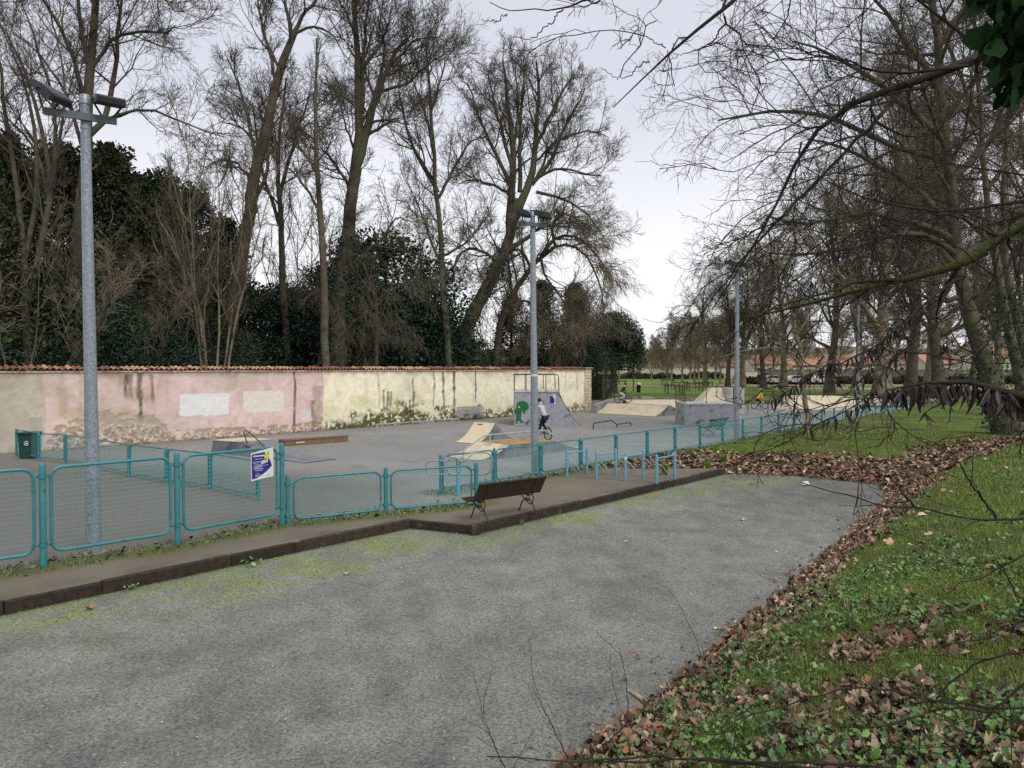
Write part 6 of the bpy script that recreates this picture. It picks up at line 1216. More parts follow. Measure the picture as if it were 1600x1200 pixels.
# ------------------------------------------------------------------ the tree overhead: limbs reach in from the right and from above
def near_tree():
    rs = R_(501); t = thing('overhanging_tree', 'near dark branches reaching in overhead from the right, with bunches of hanging seed pods', 'tree', (7.2, 3.2, 1.7)); b = np.array(BASE[t])
    tk, rk = resample(np.array([[7.2, 3.2, 1.3], [7.0, 3.3, 3.5], [6.5, 3.6, 5.5], [6.0, 3.8, 7.5], [5.6, 3.9, 9.5]]), np.array([.26, .22, .19, .15, .1]), 12)
    V, F = trunk_mesh([(tk - b, flare(rk))], 12); link('trunk', mesh_np('trunk', V, F, True), 'bark', t)
    def at(px, py, D): return np.array(tuple(A(px, py, D)))
    limbs = [
        ([(0, tk[4]), (1760, 20, 5.2), (1600, 60, 5.1), (1545, 85, 5.0), (1480, 108, 5), (1405, 142, 5), (1335, 152, 5), (1285, 180, 5.1), (1252, 222, 5.1), (1222, 300, 5.2), (1190, 370, 5.3), (1150, 430, 5.4), (1112, 485, 5.5)], .052, .005),
        ([(1405, 142, 5), (1370, 190, 5), (1325, 230, 5), (1268, 292, 5.05), (1205, 352, 5.1), (1140, 430, 5.2), (1105, 478, 5.3), (1075, 520, 5.4)], .017, .004),
        ([(1520, 100, 5), (1450, 112, 4.9), (1380, 115, 4.9), (1300, 88, 4.9), (1210, 92, 4.9), (1175, 115, 5)], .014, .003),
        ([(1335, 152, 5), (1290, 195, 5), (1240, 210, 5), (1190, 255, 5), (1165, 280, 5)], .012, .003),
        ([(0, tk[3]), (1750, 300, 6), (1620, 335, 6), (1560, 372, 6), (1500, 420, 6), (1455, 432, 6), (1400, 436, 6), (1330, 455, 6.1), (1260, 478, 6.2), (1205, 487, 6.3), (1165, 497, 6.4)], .07, .008),
        ([(1400, 436, 6), (1340, 440, 6.1), (1290, 458, 6.1), (1240, 470, 6.2), (1190, 490, 6.3)], .016, .006),
        ([(0, tk[2]), (1760, 640, 4), (1640, 640, 3.9), (1585, 612, 3.8), (1550, 605, 3.8), (1500, 597, 3.8), (1470, 591, 3.8), (1430, 592, 3.8), (1405, 600, 3.8), (1384, 610, 3.8)], .035, .004),
        ([(1510, 430, 6), (1475, 450, 5.8), (1450, 470, 5.6), (1420, 498, 5.4), (1370, 540, 5.2), (1330, 560, 5.1), (1265, 580, 5), (1235, 612, 5), (1205, 628, 5)], .014, .004),
        ([(1420, 498, 5.4), (1395, 560, 5), (1365, 605, 4.8), (1340, 632, 4.7), (1300, 655, 4.7), (1255, 668, 4.7)], .01, .003),
        ([(0, tk[9]), (1640, -420, 4.6), (1400, -230, 4.5), (1240, -90, 4.5), (1145, 0, 4.5), (1105, 40, 4.5), (1080, 65, 4.5), (1040, 75, 4.5), (1015, 97, 4.5), (1008, 122, 4.5), (996, 150, 4.5), (975, 175, 4.5), (958, 168, 4.5)], .022, .0026),
        ([(1240, -90, 4.5), (1080, -60, 4.6), (960, -25, 4.7), (915, 2, 4.7), (880, 15, 4.7), (845, 12, 4.7), (793, 22, 4.7), (765, 3, 4.7)], .014, .0025),
        ([(880, 15, 4.7), (862, 35, 4.7), (832, 62, 4.7), (810, 58, 4.7), (795, 55, 4.7)], .005, .0022),
        ([(793, 22, 4.7), (778, 33, 4.7), (766, 34, 4.7), (752, 32, 4.7)], .0035, .002),
        ([(1015, 97, 4.5), (1000, 100, 4.5), (985, 117, 4.5), (970, 123, 4.5), (955, 117, 4.5), (940, 106, 4.5)], .0045, .002),
        ([(1170, -60, 4.6), (1130, 0, 4.6), (1132, 37, 4.6), (1148, 45, 4.6), (1160, 68, 4.6), (1190, 72, 4.6), (1240, 78, 4.6), (1300, 88, 4.7)], .009, .003),
        ([(1132, 37, 4.6), (1118, 60, 4.6), (1100, 75, 4.6), (1080, 80, 4.6), (1060, 86, 4.6), (1045, 95, 4.6)], .006, .002),
        ([(1040, 75, 4.5), (1025, 65, 4.5), (1005, 55, 4.5), (995, 40, 4.5), (985, 42, 4.5)], .0035, .002),
        ([(0, tk[5]), (1640, 160, 4.2), (1590, 122, 4.2), (1530, 78, 4.2), (1480, 38, 4.2), (1430, -5, 4.2), (1380, -50, 4.2)], .02, .006),
        ([(1252, 222, 5.1), (1246, 260, 5.1), (1240, 320, 5.1), (1243, 400, 5.2)], .007, .003), ([(1362, 180, 5), (1368, 240, 5), (1372, 320, 5)], .007, .003), ([(1310, 150, 5), (1315, 200, 5), (1310, 300, 5), (1305, 400, 5.1)], .007, .003),
        ([(0, tk[4]), (1720, 290, 4.4), (1600, 272, 4.4), (1500, 258, 4.4), (1430, 250, 4.4)], .012, .003), ([(0, tk[3]), (1700, 300, 4.2), (1560, 325, 4.2), (1470, 332, 4.2), (1380, 325, 4.2), (1290, 285, 4.2), (1240, 250, 4.2)], .015, .003),
        ([(1560, 372, 6), (1500, 340, 5.8), (1440, 330, 5.6), (1400, 360, 5.6), (1330, 400, 5.6)], .012, .003), ([(1620, 335, 6), (1560, 440, 5.6), (1500, 480, 5.4), (1440, 520, 5.2), (1400, 560, 5.2)], .016, .004), ([(1600, 345, 6), (1590, 460, 5.6), (1560, 520, 5.4), (1500, 560, 5.2)], .014, .004)]
    LL = []
    for pts, r0, r1 in limbs:
        Q = np.array([p[1] if p[0] == 0 and len(p) == 2 else at(*p) for p in pts]); K = 26
        P, R = resample(Q, np.linspace(1, 0, len(Q)) ** 1.6 * (r0 - r1) + r1, K); P[1:-1] += rs.normal(size=(K - 2, 3)) * .006; LL.append((P - b, R))
    mossy = {4, 5}
    for i, (P, R) in enumerate(LL):
        V, F = tubes_np(P[None], R[None], 8); link('limb', mesh_np('limb', V, F, True), 'moss_bark' if i in mossy else 'bark_near', t)
    P = np.stack([p[8:] for p, r in LL]); R = np.stack([r[8:] for p, r in LL])
    a1, r1_ = sprout(P, R, 9, rs, t0=.05, t1=.98, ang=46, lenabs=.85, lv=.6, K=8, up=-.04, wob=.26, rf=.55, rend=.0035, tip=.45)
    a2, r2_ = sprout(a1, r1_, 6, rs, t0=.15, ang=46, lf=.42, lv=.5, K=6, up=-.05, wob=.28, rf=.6, rend=.0024, tip=.3, Lmin=.08)
    a3, r3_ = sprout(a2, r2_, 3, rs, t0=.2, ang=46, lf=.45, K=4, up=-.12, wob=.3, rf=.65, rend=.0017, tip=.2, Lmin=.05)
    # twigs are kept sparse where the limbs hang against open sky
    def keep(P): w_ = P[:, 0] + b; px = 800 + FPX * w_[:, 0] / w_[:, 1]; return (rs.rand(len(px)) < np.interp(px, [1050, 1180, 1350], [.10, .35, 1.]))
    m = keep(a1); V, F = tubes_np(a1[m], r1_[m], 5); br = link('branches', mesh_np('branches', V, F, True), 'bark_near', t)
    m2 = np.repeat(m, 6) & (rs.rand(len(a2)) < .9); m3 = np.repeat(m2, 3)
    V, F = join([tubes_np(a2[m2], r2_[m2], 4), tubes_np(a3[m3], r3_[m3], 3)]); link('twigs', mesh_np('twigs', V, F, True), 'twig_near', br)
    # hanging pods: flat, pointed, slightly twisted, in bunches along the low limbs
    pods = []
    for v in range(5):
        n = 7; V = []; tw = rs.normal() * .8; bend = .25 * rs.normal()
        for k in range(n):
            f = k / (n - 1); w_ = .5 * (math.sin(PI * f ** .8) ** .75 if 0 < f < 1 else .06) * .2; a = tw * f
            for s_ in (-1, 0, 1): V.append((s_ * w_ * math.cos(a) + bend * f * f, s_ * w_ * math.sin(a) + (.035 if s_ == 0 else 0), -f))
        Fp = []
        for k in range(n - 1):
            for j in (0, 1): Fp.append((k * 3 + j, k * 3 + j + 1, k * 3 + 4 + j, k * 3 + 3 + j))
        me = mesh_np('seed_pod', V, Fp, True); me.materials.append(M['pod']); pods.append(me)
    def bunch(i, f0, f1, n, s0, s1):
        P, R = LL[i]
        for _ in range(n):
            x = (f0 + (f1 - f0) * rs.rand()) * (len(P) - 1); k = min(int(x), len(P) - 2); q = P[k] * (1 - x + k) + P[k + 1] * (x - k)
            o = link('seed_pod', pods[rs.randint(5)], None, t, loc=tuple(q + [0, rs.normal() * .02, -.004])); s = s0 + (s1 - s0) * rs.rand(); o.scale = (s, s, s); o.rotation_euler = (rs.normal() * .3, rs.normal() * .28 + .12, rs.rand() * 6.28)
    bunch(6, .80, 1., 105, .09, .15); bunch(6, .70, .80, 14, .09, .14); bunch(7, .4, 1., 90, .06, .11); bunch(8, .25, 1., 50, .05, .1)
    o = [q for q in (A(1592, 652, 3.8), A(1580, 640, 3.8), A(1530, 618, 3.8), A(1548, 622, 3.8))]
    for q in o: w_ = link('seed_pod', pods[0], None, t, loc=tuple(np.array(q) - b + [0, 0, .0])); w_.scale = (.13, .13, .13); w_.rotation_euler = (.1, .2, rs.rand() * 6)
    # hanging pods along secondary branches in the middle of the tangle
    idx = [i for i in range(len(a1)) if (lambda w: 1180 < 800 + FPX * w[0] / w[1] < 1500 and 480 < 575 - FPX * (w[2] - CAM_H) / w[1] < 640)(a1[i, 5] + b)]
    for i in idx[:40]:
        for _ in range(3):
            k = rs.randint(2, 8); o = link('seed_pod', pods[rs.randint(5)], None, t, loc=tuple(a1[i, k])); s = .05 + .04 * rs.rand(); o.scale = (s, s, s); o.rotation_euler = (rs.normal() * .3, rs.normal() * .3, rs.rand() * 6)
    return t
near_tree()
# ivy sprays hanging into the top right corner
iv = thing('ivy_spray', 'dark green ivy leaves hanging close by in the top right corner', 'ivy', A(1640, 60, 2.6)); b = np.array(BASE[iv]); rs = R_(502)
ivm = []
for v in range(4):
    out_ = [(0, 0)]; ang_ = [(-160, .42), (-125, .56), (-90, .55), (-60, .62), (-30, .66), (0, .86), (30, .66), (60, .62), (90, .55), (125, .56), (160, .42)]
    V = [(0, 0, 0)] + [(r * math.sin(math.radians(a)) * (1 + .1 * rs.normal()), r * math.cos(math.radians(a)) * (1 + .1 * rs.normal()), -.18 * r * r + .03 * rs.normal()) for a, r in ang_]
    Fv = [(0, i + 1, i) for i in range(1, len(V) - 1)] + [(0, 1, len(V) - 1)]
    me = mesh_np('leaf', V, Fv, True); me.materials.append(M['ivy_near']); ivm.append(me)
mb = MB(); stems_ = [[(1700, -40), (1600, 30), (1560, 75), (1520, 95)], [(1720, 60), (1620, 90), (1575, 110), (1545, 150)], [(1700, -100), (1600, -30), (1550, 0), (1530, 30)], [(1700, 130), (1630, 130), (1590, 150)]]
for s_ in stems_: mb.tube([A(x, y, 2.6) for x, y in s_], [.006, .005, .004, .003][:len(s_)], 6)
part('stem', mb, 'bark_near', iv, True)
for i in range(240):
    px, py = 1500 + 150 * rs.rand() ** .6, -30 + 190 * rs.rand()
    if px < 1512 + 28 * (rs.rand()) + max(0, (py - 100)) * .6: px += 45
    D = 2.45 + .4 * rs.rand(); q = np.array(tuple(A(px, py, D))) - b; o = link('leaf', ivm[i % 4], None, iv, loc=tuple(q)); s = .046 + .024 * rs.rand(); o.scale = (s, s, s)
    o.rotation_euler = (math.radians(70 + 40 * rs.normal() * .6), math.radians(25 * rs.normal()), math.radians(180 + 50 * rs.normal()))

# ------------------------------------------------------------------ leaves, grass, ground ivy (numpy-built, real little meshes)
def surf(x, y): return zfun(x, y)
def leaves(name, x, y, z, size, rs, cols, lobed=True, flat_=.5):
    n = len(x)
    if lobed: prof = [(0, -.5), (.3, -.34), (.5, -.05), (.26, .04), (.34, .32), (.12, .3), (0, .55), (-.12, .3), (-.34, .32), (-.26, .04), (-.5, -.05), (-.3, -.34)]
    else: prof = [(0, -.5), (.3, -.2), (.28, .2), (0, .5), (-.28, .2), (-.3, -.2)]
    L0 = np.array([(0, 0)] + prof); k = len(L0); zz = (np.abs(L0[:, 0]) ** 1.2 * 1.1 + .35 * L0[:, 1] ** 2)
    s = (size * (.45 + 1.05 * rs.rand(n) ** 1.3))[:, None]; curl = (rs.normal(size=n) * .8 + .3)[:, None]
    lx, ly, lz = L0[None, :, 0] * s, L0[None, :, 1] * s, zz[None] * s * curl
    a = rs.rand(n) * 2 * PI; tx = rs.normal(size=n) * flat_; ty = rs.normal(size=n) * flat_
    ca, sa = np.cos(a)[:, None], np.sin(a)[:, None]; X_ = lx * ca - ly * sa; Y_ = lx * sa + ly * ca; Z_ = lz + X_ * np.sin(tx)[:, None] + Y_ * np.sin(ty)[:, None]
    Z_ -= Z_.min(1, keepdims=True) * .8
    V = np.stack([X_ + x[:, None], Y_ + y[:, None], Z_ + z[:, None] + .003], -1); b = (np.arange(n) * k)[:, None]
    F = np.concatenate([b + np.array([[0, i, i % (k - 1) + 1]]) for i in range(1, k)])
    ci = rs.randint(0, len(cols), n); c = np.array(cols)[ci] * (.7 + .55 * rs.rand(n))[:, None]; c = np.repeat(c[:, None], k, 1)
    return V.reshape(-1, 3), F, c.reshape(-1, 3)
def fuse(L_):
    V, F = join([(a, b) for a, b, c in L_]); return V, F, np.concatenate([c for a, b, c in L_])
brown = [srgb(*c) for c in ((138, 116, 96), (112, 90, 74), (160, 138, 116), (92, 75, 62), (182, 162, 138), (120, 97, 80), (76, 62, 52), (146, 124, 104), (144, 102, 76), (100, 84, 70), (84, 68, 56))]
rs = R_(601)
def scatter(n, x0, x1, y0, y1, dens): x = x0 + (x1 - x0) * rs.rand(n); y = y0 + (y1 - y0) * rs.rand(n); k = rs.rand(n) < dens(x, y); return x[k], y[k]
def inview(x, y, z=0): px = 800 + FPX * x / np.maximum(y, .1); py = 575 + FPX * (CAM_H - z) / np.maximum(y, .1); return (px > -60) & (px < 1660) & (py < 1290) & (y > 1)
parts_ = []
x, y = scatter(150000, -1.5, 11, 3.5, 21, leafiness); z = surf(x, y); k = inview(x, y, z) & (rs.rand(len(x)) < np.clip(1.2 - y / 26, .35, 1)); x, y, z = x[k], y[k], z[k]; n = min(len(x), 24000); parts_.append(leaves('l', x[:n], y[:n], z[:n] + .02 * rs.rand(n), .064, rs, brown, flat_=.6))
x, y = scatter(60000, 1, 32, 20.5, 34, leafiness); z = surf(x, y); n = min(len(x), 17000); parts_.append(leaves('l', x[:n], y[:n], z[:n] + .03 * rs.rand(n), .12, rs, brown, lobed=False, flat_=.4))
# loose leaves on lawn, bank, court and path
x, y = scatter(9000, 0, 34, 3.5, 48, lambda x, y: np.where(pdist(x, y, toe)[1] > 0, .25, .14) * (fbm(x * .8, y * .8, 66) ** 1.5 * 2)); k = ~(inpoly(x, y, court) | inpoly(x, y, tarmac) | inpoly(x, y, terrace)); x, y = x[k], y[k]; parts_.append(leaves('l', x, y, surf(x, y) + .01, .12, rs, [srgb(196, 176, 150), srgb(150, 116, 90), srgb(170, 140, 112)], lobed=False, flat_=.3))
x, y = scatter(60000, -.5, 11.5, 5, 24, lambda x, y: inpoly(x, y, court) * np.exp(-np.minimum(pdist(x, y, toe)[0], np.where(y > 20.5, pdist(x, y, [(6.68, 23.35), (8.95, 22.9), (10.6, 21.2)])[0], 9)) / .13) * .9 * sst(.3, .6, fbm(x * 2, y * 2, 69))); n = min(len(x), 1500); parts_.append(leaves('l', x[:n], y[:n], np.full(n, -.175), .06, rs, brown, flat_=.3))
# yellow-pale litter under the racks and along fence foot
x, y = scatter(1500, -8, 9, 11, 27, lambda x, y: sst(.6, .1, pdist(x, y, fline + [FENCE1])[0]) * .5); parts_.append(leaves('l', x, y, np.full(len(x), .012), .07, rs, brown, lobed=False, flat_=.3))
V, F, c = fuse(parts_); tag(link('fallen_leaves', mesh_np('fallen_leaves', V, F, False, c), 'leaf_paint'), 'brown dead leaves drifted beyond the gravel court and along the foot of the bank', 'fallen leaves', kind='stuff')
# single leaves lying on the gravel, the ones that stand out
for i, (px, py, s, c, lab) in enumerate([(1213, 862, .13, 0, 'pale brown maple leaf alone on the gravel nearest the bank side'), (990, 1019, .11, 1, 'small orange leaf alone in the middle of the gravel'), (1120, 984, .1, 0, 'curled pale leaf on the gravel beside the leaf edge'), (1145, 987, .12, 1, 'orange leaf at the inner edge of the leaf drift'), (1269, 881, .1, 0, 'flat pale leaf on the gravel close to the drift edge'), (979, 846, .09, 0, 'pale leaf on the gravel in the middle distance'), (541, 898, .1, 0, 'cream leaf near the mossy strip of the gravel'), (526, 843, .1, 1, 'red brown leaf against the timber edging'), (949, 831, .1, 0, 'pale leaf below the timber edging behind the stands'), (140, 952, .1, 1, 'red brown leaf on the gravel at the left by the timber edging'), (1160, 813, .09, 0, 'pale leaf on the dark damp gravel')]):
    p = G(px, py, -.18); V, F, cc = leaves('l', np.array([0.]), np.array([0.]), np.array([.0]), s * 1.3, R_(700 + i), [srgb(206, 176, 146) if c == 0 else srgb(172, 122, 92)], flat_=.12)
    o = link('fallen_leaf', mesh_np('fallen_leaf', V, F, False, cc), 'leaf_paint', loc=p); tag(o, lab, 'leaf')
# grass
def blades(x, y, z, h, w_, rs, cols, lean=.5, seg=2):
    n = len(x); a = rs.rand(n) * 2 * PI; hh = (h * (.5 + .9 * rs.rand(n))); l = lean * (.3 + rs.rand(n)) * hh; dx, dy = np.cos(a), np.sin(a); wx, wy = -dy * w_, dx * w_
    p = np.stack([x, y, z - .01], 1); V = np.stack([p + np.stack([wx, wy, 0 * x], 1), p - np.stack([wx, wy, 0 * x], 1), p + np.stack([dx * l * .35 - wx * .7, dy * l * .35 - wy * .7, hh * .62], 1), p + np.stack([dx * l * .35 + wx * .7, dy * l * .35 + wy * .7, hh * .62], 1), p + np.stack([dx * l, dy * l, hh * (1 - .25 * lean)], 1)], 1)
    b = (np.arange(n) * 5)[:, None]; F = np.concatenate([b + np.array([[0, 1, 2]]), b + np.array([[0, 2, 3]]), b + np.array([[3, 2, 4]])])
    c = np.array(cols)[rs.randint(0, len(cols), n)] * (.75 + .5 * rs.rand(n))[:, None]; return V.reshape(-1, 3), F, np.repeat(c[:, None], 5, 1).reshape(-1, 3)
green = [srgb(*c) for c in ((100, 124, 46), (86, 110, 38), (118, 136, 60), (74, 96, 36), (136, 138, 84), (110, 104, 66))]
gd = []
def gdens(x, y):
    d, sg = pdist(x, y, toe); ok = ~(inpoly(x, y, court) | inpoly(x, y, tarmac) | inpoly(x, y, terrace)); n_ = fbm(x * 1.1, y * 1.1, 35)
    return ok * np.clip(1.15 - leafiness(x, y) * 1.15, .04, 1) * np.maximum(.5, np.where((d * sg > 0) & (y < 8), sst(.66, .42, n_ + .1 * sst(8, 4, y)), sst(.8, .5, n_)))
x, y = scatter(170000, .4, 11, 3.6, 16, gdens); z = surf(x, y); k = inview(x, y, z); x, y, z = x[k], y[k], z[k]; n = min(len(x), 64000); gd.append(blades(x[:n], y[:n], z[:n], .06, .0028, rs, green, .8))
x, y = scatter(160000, 2, 30, 14, 34, gdens); z = surf(x, y); k = inview(x, y, z); x, y, z = x[k], y[k], z[k]; n = min(len(x), 42000); gd.append(blades(x[:n], y[:n], z[:n], .06, .007, rs, green, .7))
x, y = scatter(140000, .5, 6.5, 3.8, 8.6, gdens); z = surf(x, y); k = inview(x, y, z); x, y, z = x[k], y[k], z[k]; n = min(len(x), 38000); gd.append(blades(x[:n], y[:n], z[:n], .06, .0024, rs, green, .9))
# taller tufts
tx, ty = scatter(420, .6, 14, 4, 22, lambda x, y: gdens(x, y) * .6); m = 26; x = np.repeat(tx, m) + .05 * rs.normal(size=len(tx) * m); y = np.repeat(ty, m) + .05 * rs.normal(size=len(tx) * m); gd.append(blades(x, y, surf(x, y), .14, .003, rs, green + [srgb(160, 156, 110)], .6))
V, F, c = fuse(gd); tag(link('grass', mesh_np('grass', V, F, False, c), 'grass_paint'), 'short green grass and longer tufts on the bank and the lawn outside the fence', 'grass', kind='stuff')
# moss-green weeds coming through the gravel by the edging, and weeds along the fence foot
mossc = [srgb(*c) for c in ((140, 154, 76), (118, 136, 62), (158, 164, 98), (100, 116, 58))]
x, y = scatter(160000, -9, 9, 8, 24, lambda x, y: (court_moss(x, y) ** 1.6) * sst(.36, .62, fbm(x * 4.5, y * 4.5, 48)) * inpoly(x, y, court)); n = min(len(x), 34000); wd = [blades(x[:n], y[:n], np.full(n, -.178), .034, .004, rs, mossc, .9)]
V, F, c = fuse(wd); tag(link('sparse_weeds', mesh_np('sparse_weeds', V, F, False, c), 'grass_paint'), 'thin yellow green grass sprouting through the gravel beside the timber edging', 'weeds', kind='stuff')
wd = []
fl2 = [(-20, 1.5), (-12, 8.2), (-7.55, 11.87), (-6.04, 13.25), (-4.73, 15.0), (-2.78, 16.1), (-.95, 17.3)]; fl3 = [(-1.9, 18.7), (-.49, 20.2), FENCE1]
def strip(x, y): return sst(.62, .2, np.minimum(pdist(x, y, fl2)[0], pdist(x, y, fl3)[0]) + .35 * (fbm(x * 2, y * 2, 67) - .45))
x, y = scatter(120000, -12, 8, 8, 29, strip); n = min(len(x), 26000); wd.append(blades(x[:n], y[:n], np.full(n, .004), .075, .006, rs, green, .9))
x, y = scatter(26000, -12, 8, 8, 29, lambda x, y: strip(x, y) * .7); wd.append(leaves('l', x, y, np.full(len(x), .02), .075, rs, [srgb(74, 104, 44), srgb(96, 124, 56), srgb(60, 86, 40)], lobed=False, flat_=.6))
V, F, c = fuse(wd); tag(link('fence_weeds', mesh_np('fence_weeds', V, F, False, c), 'grass_paint'), 'weeds and grass growing in a strip along the foot of the teal fences', 'weeds', kind='stuff')
# ground ivy / nettle patches on the near bank: heart-shaped leaves on short stalks
def gi_d(x, y):
    d, sg = pdist(x, y, toe); sd = d * sg; n_ = fbm(x * 1.3, y * 1.3, 68); return (sd > .35) * sst(.39, .53, n_) * sst(13, 7, y) + (sd > .5) * .6 * sst(.55, .62, n_) * (y > 9) * (y < 24)
x, y = scatter(110000, .6, 12, 3.5, 22, gi_d); z = surf(x, y); k = inview(x, y, z) & (rs.rand(len(x)) < np.clip(1.3 - y / 12, .25, 1)); x, y, z = x[k], y[k], z[k]; n = min(len(x), 27000); x, y, z = x[:n], y[:n], z[:n] + .015 + .06 * rs.rand(n)
V, F, c = leaves('l', x, y, z, .043, rs, [srgb(78, 108, 58), srgb(100, 130, 74), srgb(62, 92, 50), srgb(118, 144, 88), srgb(84, 114, 50), srgb(92, 122, 86)], lobed=True, flat_=.45)
tag(link('ground_ivy', mesh_np('ground_ivy', V, F, False, c), 'grass_paint'), 'green leafy ground cover spread over the near slope of the bank', 'ground cover', kind='stuff')
# loose chips of stone on the court
x = -9 + 20 * rs.rand(30000); y = 5 + 13 * rs.rand(30000) ** 1.3; k = inpoly(x, y, court) & inview(x, y, -.18); x, y = x[k][:5500], y[k][:5500]; n = len(x)
s = .003 + .008 * rs.rand(n) ** 3 + .0022 * (y / 8 - .6).clip(0); a = rs.rand(n) * 6.28; q = np.array([(1, 0, 0), (-.4, .8, 0), (-.6, -.7, 0), (0, .1, .8)])
V = np.stack([x[:, None] + s[:, None] * (q[None, :, 0] * np.cos(a)[:, None] - q[None, :, 1] * np.sin(a)[:, None]), y[:, None] + s[:, None] * (q[None, :, 0] * np.sin(a)[:, None] + q[None, :, 1] * np.cos(a)[:, None]), -.178 + s[:, None] * q[None, :, 2]], -1)
b = (np.arange(n) * 4)[:, None]; F = np.concatenate([b + np.array([[0, 1, 3]]), b + np.array([[1, 2, 3]]), b + np.array([[2, 0, 3]])]); c = np.array([srgb(*q) for q in ((186, 184, 176), (150, 150, 144), (70, 68, 64), (110, 106, 98), (214, 212, 204))])[rs.randint(0, 5, n)]
tag(link('gravel_chips', mesh_np('gravel_chips', V.reshape(-1, 3), F, False, np.repeat(c[:, None], 4, 1).reshape(-1, 3)), 'leaf_paint'), 'pale and dark loose stone chips lying over the gravel court', 'gravel', kind='stuff')
# small distinct weeds
def weed(px, py, z, s, lab, n=26, c=((96, 132, 92), (120, 152, 112)), seed=1, gra=False):
    p = G(px, py, z); rs = R_(seed); a = rs.rand(n) * 2 * PI; r = s * rs.rand(n) ** .6; t = thing('weed_plant', lab, 'weed', p)
    if gra: V, F, cc = blades(r * .3 * np.cos(a), r * .3 * np.sin(a), np.zeros(n), s * 1.3, .006, rs, [srgb(*q) for q in c], .7)
    else: V, F, cc = leaves('l', r * np.cos(a), r * np.sin(a), .02 + .1 * s * rs.rand(n) * 4, s * .42, rs, [srgb(*q) for q in c], lobed=False, flat_=.5)
    link('foliage', mesh_np('foliage', V, F, False, cc), 'grass_paint', t)
weed(392, 883, -.18, .17, 'pale green weed under the joint of the timber edging left of the middle', seed=21); weed(40, 950, -.18, .15, 'pale green weed at the timber edging in the left corner', seed=22); weed(203, 921, -.18, .13, 'pale green weed low on the gravel between the first two edging joints', seed=23); weed(580, 832, -.18, .12, 'pale green weed by the edging just before its corner', seed=24); weed(614, 827, -.18, .14, 'blue green weed in the corner of the timber edging', seed=25); weed(534, 838, -.18, .12, 'upright weed beside the red brown leaf at the edging', seed=26)
weed(815, 821, -.18, .1, 'grass tuft at the edging below the bench', n=30, gra=True, c=((120, 140, 60),), seed=27); weed(1106, 733, -.02, .28, 'green grass tuft in the leaf drift just past the last stand', n=90, gra=True, c=((92, 122, 44), (110, 140, 56)), seed=28); weed(1131, 723, .0, .3, 'taller green grass tuft in the leaf drift right of the last stand', n=90, gra=True, c=((92, 122, 44), (110, 140, 56)), seed=29); weed(1038, 742, .0, .35, 'bushy green weed at the foot of the rightmost bicycle stand', n=120, gra=True, c=((84, 116, 50), (104, 134, 60)), seed=30)
# dead branch, litter, plastic
p = [G(982, 1078, -.16), G(998, 1088, -.15), G(1015, 1100, -.14), G(1035, 1104, -.12), G(1052, 1105, -.1)]; t = thing('dead_branch', 'bleached crooked dead branch lying at the edge of the gravel and the leaves', 'branch', p[0]); mb = MB(); mb.tube(p, [.012, .02, .019, .014, .008], 7); mb.tube([p[3], G(1040, 1113, -.15)], [.01, .006], 5); part('stick', mb, 'dead_wood', t, True)
p = G(1259, 757, -.15); t = thing('plastic_scrap', 'crumpled white plastic scrap at the back edge of the gravel', 'litter', p); mb = MB(); rs = R_(9)
pts = [(.13 * math.cos(a) * (.8 + .4 * rs.rand()), .09 * math.sin(a) * (.8 + .4 * rs.rand()), .0) for a in np.linspace(0, 2 * PI, 9)[:-1]]; tops = [(x * .6, y * .6, .06 + .05 * rs.rand()) for x, y, z in pts]; mb.add([Vector(q) + p for q in pts + tops + [(0, 0, .07)]], [(i, (i + 1) % 8, 8 + (i + 1) % 8, 8 + i) for i in range(8)] + [(8 + i, 8 + (i + 1) % 8, 16) for i in range(8)]); part('scrap', mb, 'trash', t)
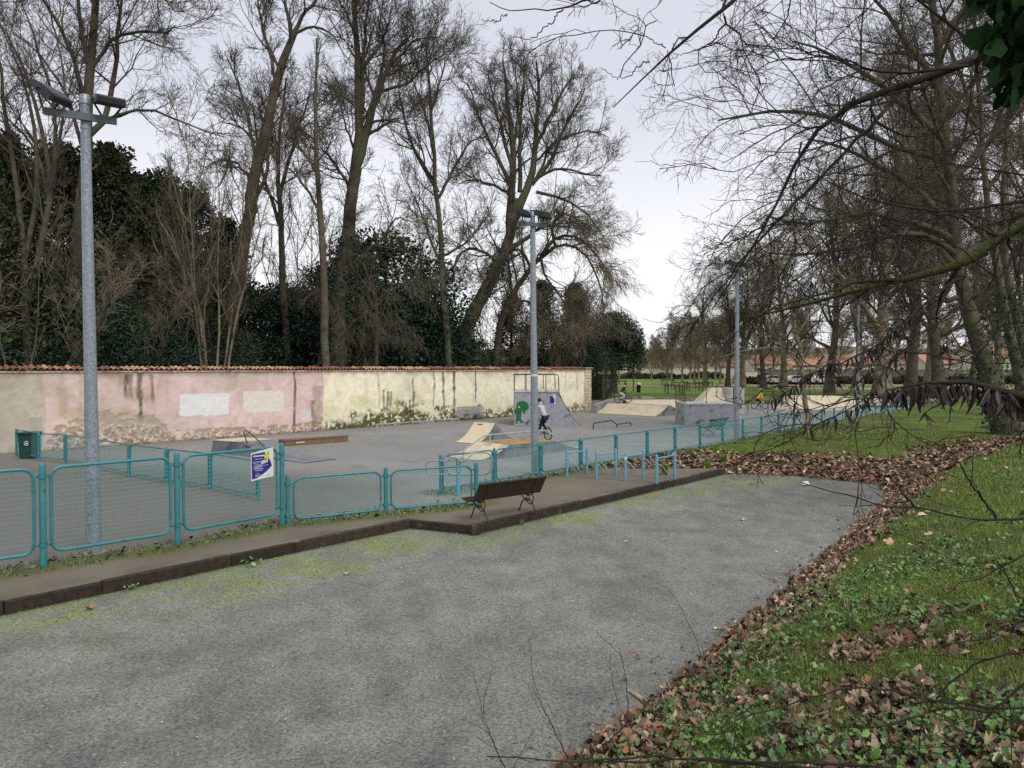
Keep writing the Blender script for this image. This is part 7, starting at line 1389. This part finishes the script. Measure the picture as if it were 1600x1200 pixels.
# arching bramble stems in front
def bramble(lab, stems, D, seed, r=.0045, nt=4):
    rs = R_(seed); Ls = []
    for pts in stems:
        Q = np.array([tuple(A(p[0], p[1], p[2] if len(p) > 2 else D)) for p in pts]); P, R = resample(Q, np.linspace(r, r * .4, len(Q)), 20); P[1:-1] += rs.normal(size=(18, 3)) * .003; Ls.append((P, R))
    t = thing('bramble', lab, 'bramble', tuple(Ls[0][0][0])); b = np.array(BASE[t])
    for P, R in Ls: V, F = tubes_np((P - b)[None], R[None], 6); link('stem', mesh_np('stem', V, F, True), 'bark_near', t)
    P = np.stack([p - b for p, q in Ls]); R = np.stack([q for p, q in Ls]); c, r_ = sprout(P, R, nt, rs, t0=.1, ang=40, lenabs=.3, lv=.5, K=6, up=.05, wob=.15, rf=.5, rend=.0012, tip=.2); V, F = tubes_np(c, r_, 4); link('twigs', mesh_np('twigs', V, F), 'twig_near', t)
bramble('thin dark bare stem arching across the bank from the right edge, nearest the gravel corner', [[(1680, 806), (1600, 810), (1560, 811), (1516, 812), (1470, 800), (1430, 792), (1380, 792), (1340, 777), (1285, 765), (1255, 755)], [(1556, 809), (1535, 780), (1510, 745), (1500, 725)], [(1430, 792), (1410, 770), (1395, 750)]], 3.2, 801, .006, 3)
bramble('tangle of dark bramble stems arching low over the bottom right corner', [[(1680, 1090), (1600, 1108), (1540, 1105), (1490, 1098), (1420, 1088), (1360, 1070), (1290, 1080), (1220, 1105), (1150, 1125)], [(1660, 1010), (1600, 1020), (1540, 1025), (1480, 1070), (1440, 1120), (1430, 1200)], [(1640, 1040), (1560, 1100), (1510, 1160), (1480, 1230)], [(1640, 1150), (1560, 1115), (1480, 1105), (1400, 1130), (1340, 1140), (1300, 1135)]], 2.3, 802, .0045, 5)
bramble('two long dark bramble stems lying along the bottom edge of the view', [[(1700, 1215), (1560, 1210), (1400, 1200), (1300, 1195), (1180, 1188), (1060, 1186), (960, 1190), (880, 1192), (760, 1182)], [(1400, 1215), (1260, 1200), (1140, 1192), (1040, 1182), (960, 1186), (860, 1188)]], 2.6, 803, .006, 5)
bramble('fine upright bare twigs in front of the dead branch at the bottom', [[(830, 1215), (900, 1200), (985, 1130), (980, 1080), (970, 1020)], [(1130, 1220), (1150, 1150), (1125, 1110), (1090, 1060)], [(800, 1225), (770, 1160), (755, 1120)], [(1230, 1200), (1180, 1120), (1130, 1080), (1100, 1040)], [(900, 1210), (870, 1150), (840, 1090)]], 3.0, 804, .003, 4)
bramble('dark thin stems crossing the bank at the right edge half way up', [[(1680, 830), (1600, 868), (1540, 900), (1480, 920)], [(1660, 1000), (1590, 930), (1560, 880)], [(1680, 960), (1600, 970), (1530, 1000), (1470, 1010)]], 2.6, 805, .004, 4)
